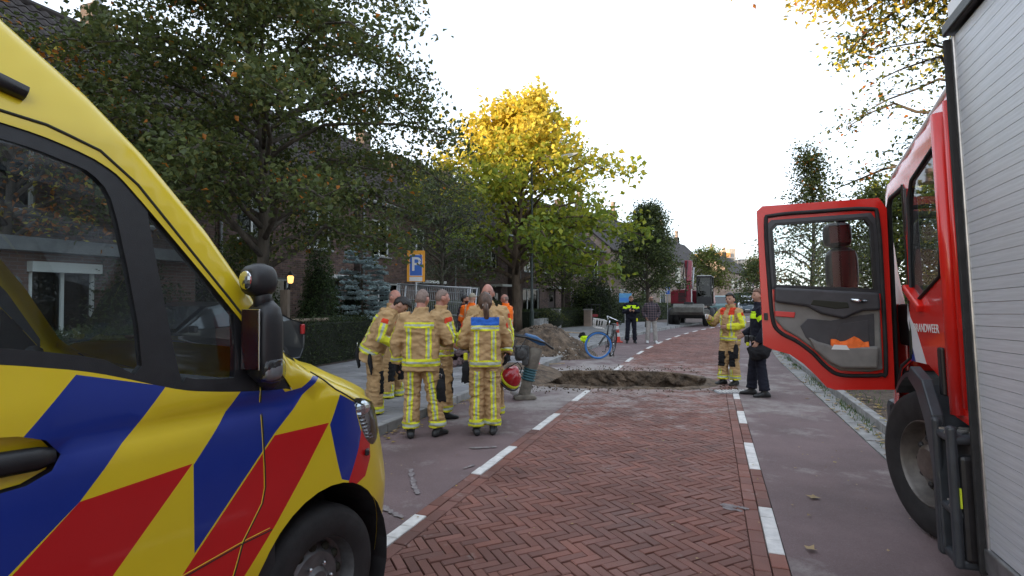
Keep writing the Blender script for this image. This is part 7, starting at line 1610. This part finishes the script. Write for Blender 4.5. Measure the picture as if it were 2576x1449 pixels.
car('teal grey van beside the excavator far down the street', Vector((22.0, 58, 0)), R(150), cp('teal_van_paint', (.12, .22, .23)), 'van', 1.95, 4.6, 1.9, 'van')
car('blue grey car far down the street left of the police officer head', Vector((28.2, 66, 0)) * .96, R(150), cp('blue_car_paint', (.12, .16, .20)))
def container():
    o = thing('green_container', 'dark green steel container at the far end of the street', 'container', Vector((33.5, 76, 0)), R(-20)); mb = MB(); mb.box((0, 0, 1.2), (6, 2.4, 2.4)); mb.build('shell', mat('container_green', (.03, .07, .055), .6, var=.2, vscale=2), o, bevel=.05); mb = MB()
    for i in range(18): mb.box((-2.8 + .33 * i, -1.22, 1.2), (.12, .05, 2.2))
    mb.build('corrugation', mat('container_rib', (.035, .08, .06), .6), o); mb = MB(); mb.box((0, 0, 2.43), (6.05, 2.45, .08)); mb.build('top_edge', M_galv, o)
container()
def bits():
    rnd = random.Random(3)
    for i, (x0, y0, x1, y1, l) in enumerate(((1352, 918, 1420, 915, 'thin wooden lath lying beside the trench'), (1335, 948, 1375, 930, 'dark broken stick lying by the trench edge'), (1415, 836, 1468, 839, 'pale wooden plank lying on top of the soil heap'))):
        a, b = at(x0, y0, .02), at(x1, y1, .02)
        if i == 2: a, b = Vector((1.55, 17.1, .62)), Vector((2.2, 17.0, .58))
        o = thing('plank', l, 'plank', a); mb = MB(); mb.beam((0, 0, .01), tuple(b - a + Vector((0, 0, .01))), .05 if i != 2 else .16, .025); mb.build('board', mat('raw_wood', (.34, .26, .18) if i != 1 else (.08, .06, .045), .85, var=.25, vscale=5), o)
    p = at(1352, 928); o = thing('paper_bag', 'pink and white crumpled paper bag by the trench edge', 'bag', p); mb = MB(); mb.ball((0, 0, .07), (.08, .06, .085), 12, 9); m = remesh(mb, .012, 1); wrinkle(m, .02, 14, 3); m.materials.append(mat('pink_paper', (.62, .20, .22), .7)); link('crumpled_paper', m, o); mb = MB(); mb.ball((-.09, .01, .05), (.06, .05, .055), 12, 9); m = remesh(mb, .012, 1); wrinkle(m, .02, 14, 6); m.materials.append(M_tape); link('white_part', m, o)
    for i, (x, y) in enumerate(((1392, 1036), (1160, 1030), (1012, 1062))): pass
bits()
def chalk():
    mb = MB(); rnd = random.Random(5)
    for pts in (((1033, 1182), (1036, 1200), (1042, 1222), (1052, 1245)), ((962, 1275), (985, 1290), (1015, 1303)), ((1180, 1128), (1215, 1127), (1250, 1125)), ((1165, 1180), (1190, 1172)), ((1812, 1272), (1850, 1275), (1885, 1282)), ((1820, 1278), (1862, 1286))):
        P = [at(*q) for q in pts]
        for a, b in zip(P, P[1:]):
            for k in range(7):
                c = a.lerp(b, (k + rnd.random()) / 7); s = rnd.uniform(.012, .035); t = rnd.random() * 6.28; mb.add([(c.x + s * math.cos(t + q) * rnd.uniform(.4, 1.2), c.y + s * 1.4 * math.sin(t + q), .005 + .00006 * (len(mb.f) % 60)) for q in (0, 1.2, 2.4, 3.7, 5)], [(0, 1, 2, 3, 4)])
    mb.build('chalk_scuffs', mat('chalk_dust', (.215, .185, .185), .95, var=.25, vscale=20), fix=False)['kind'] = 'stuff'
chalk()
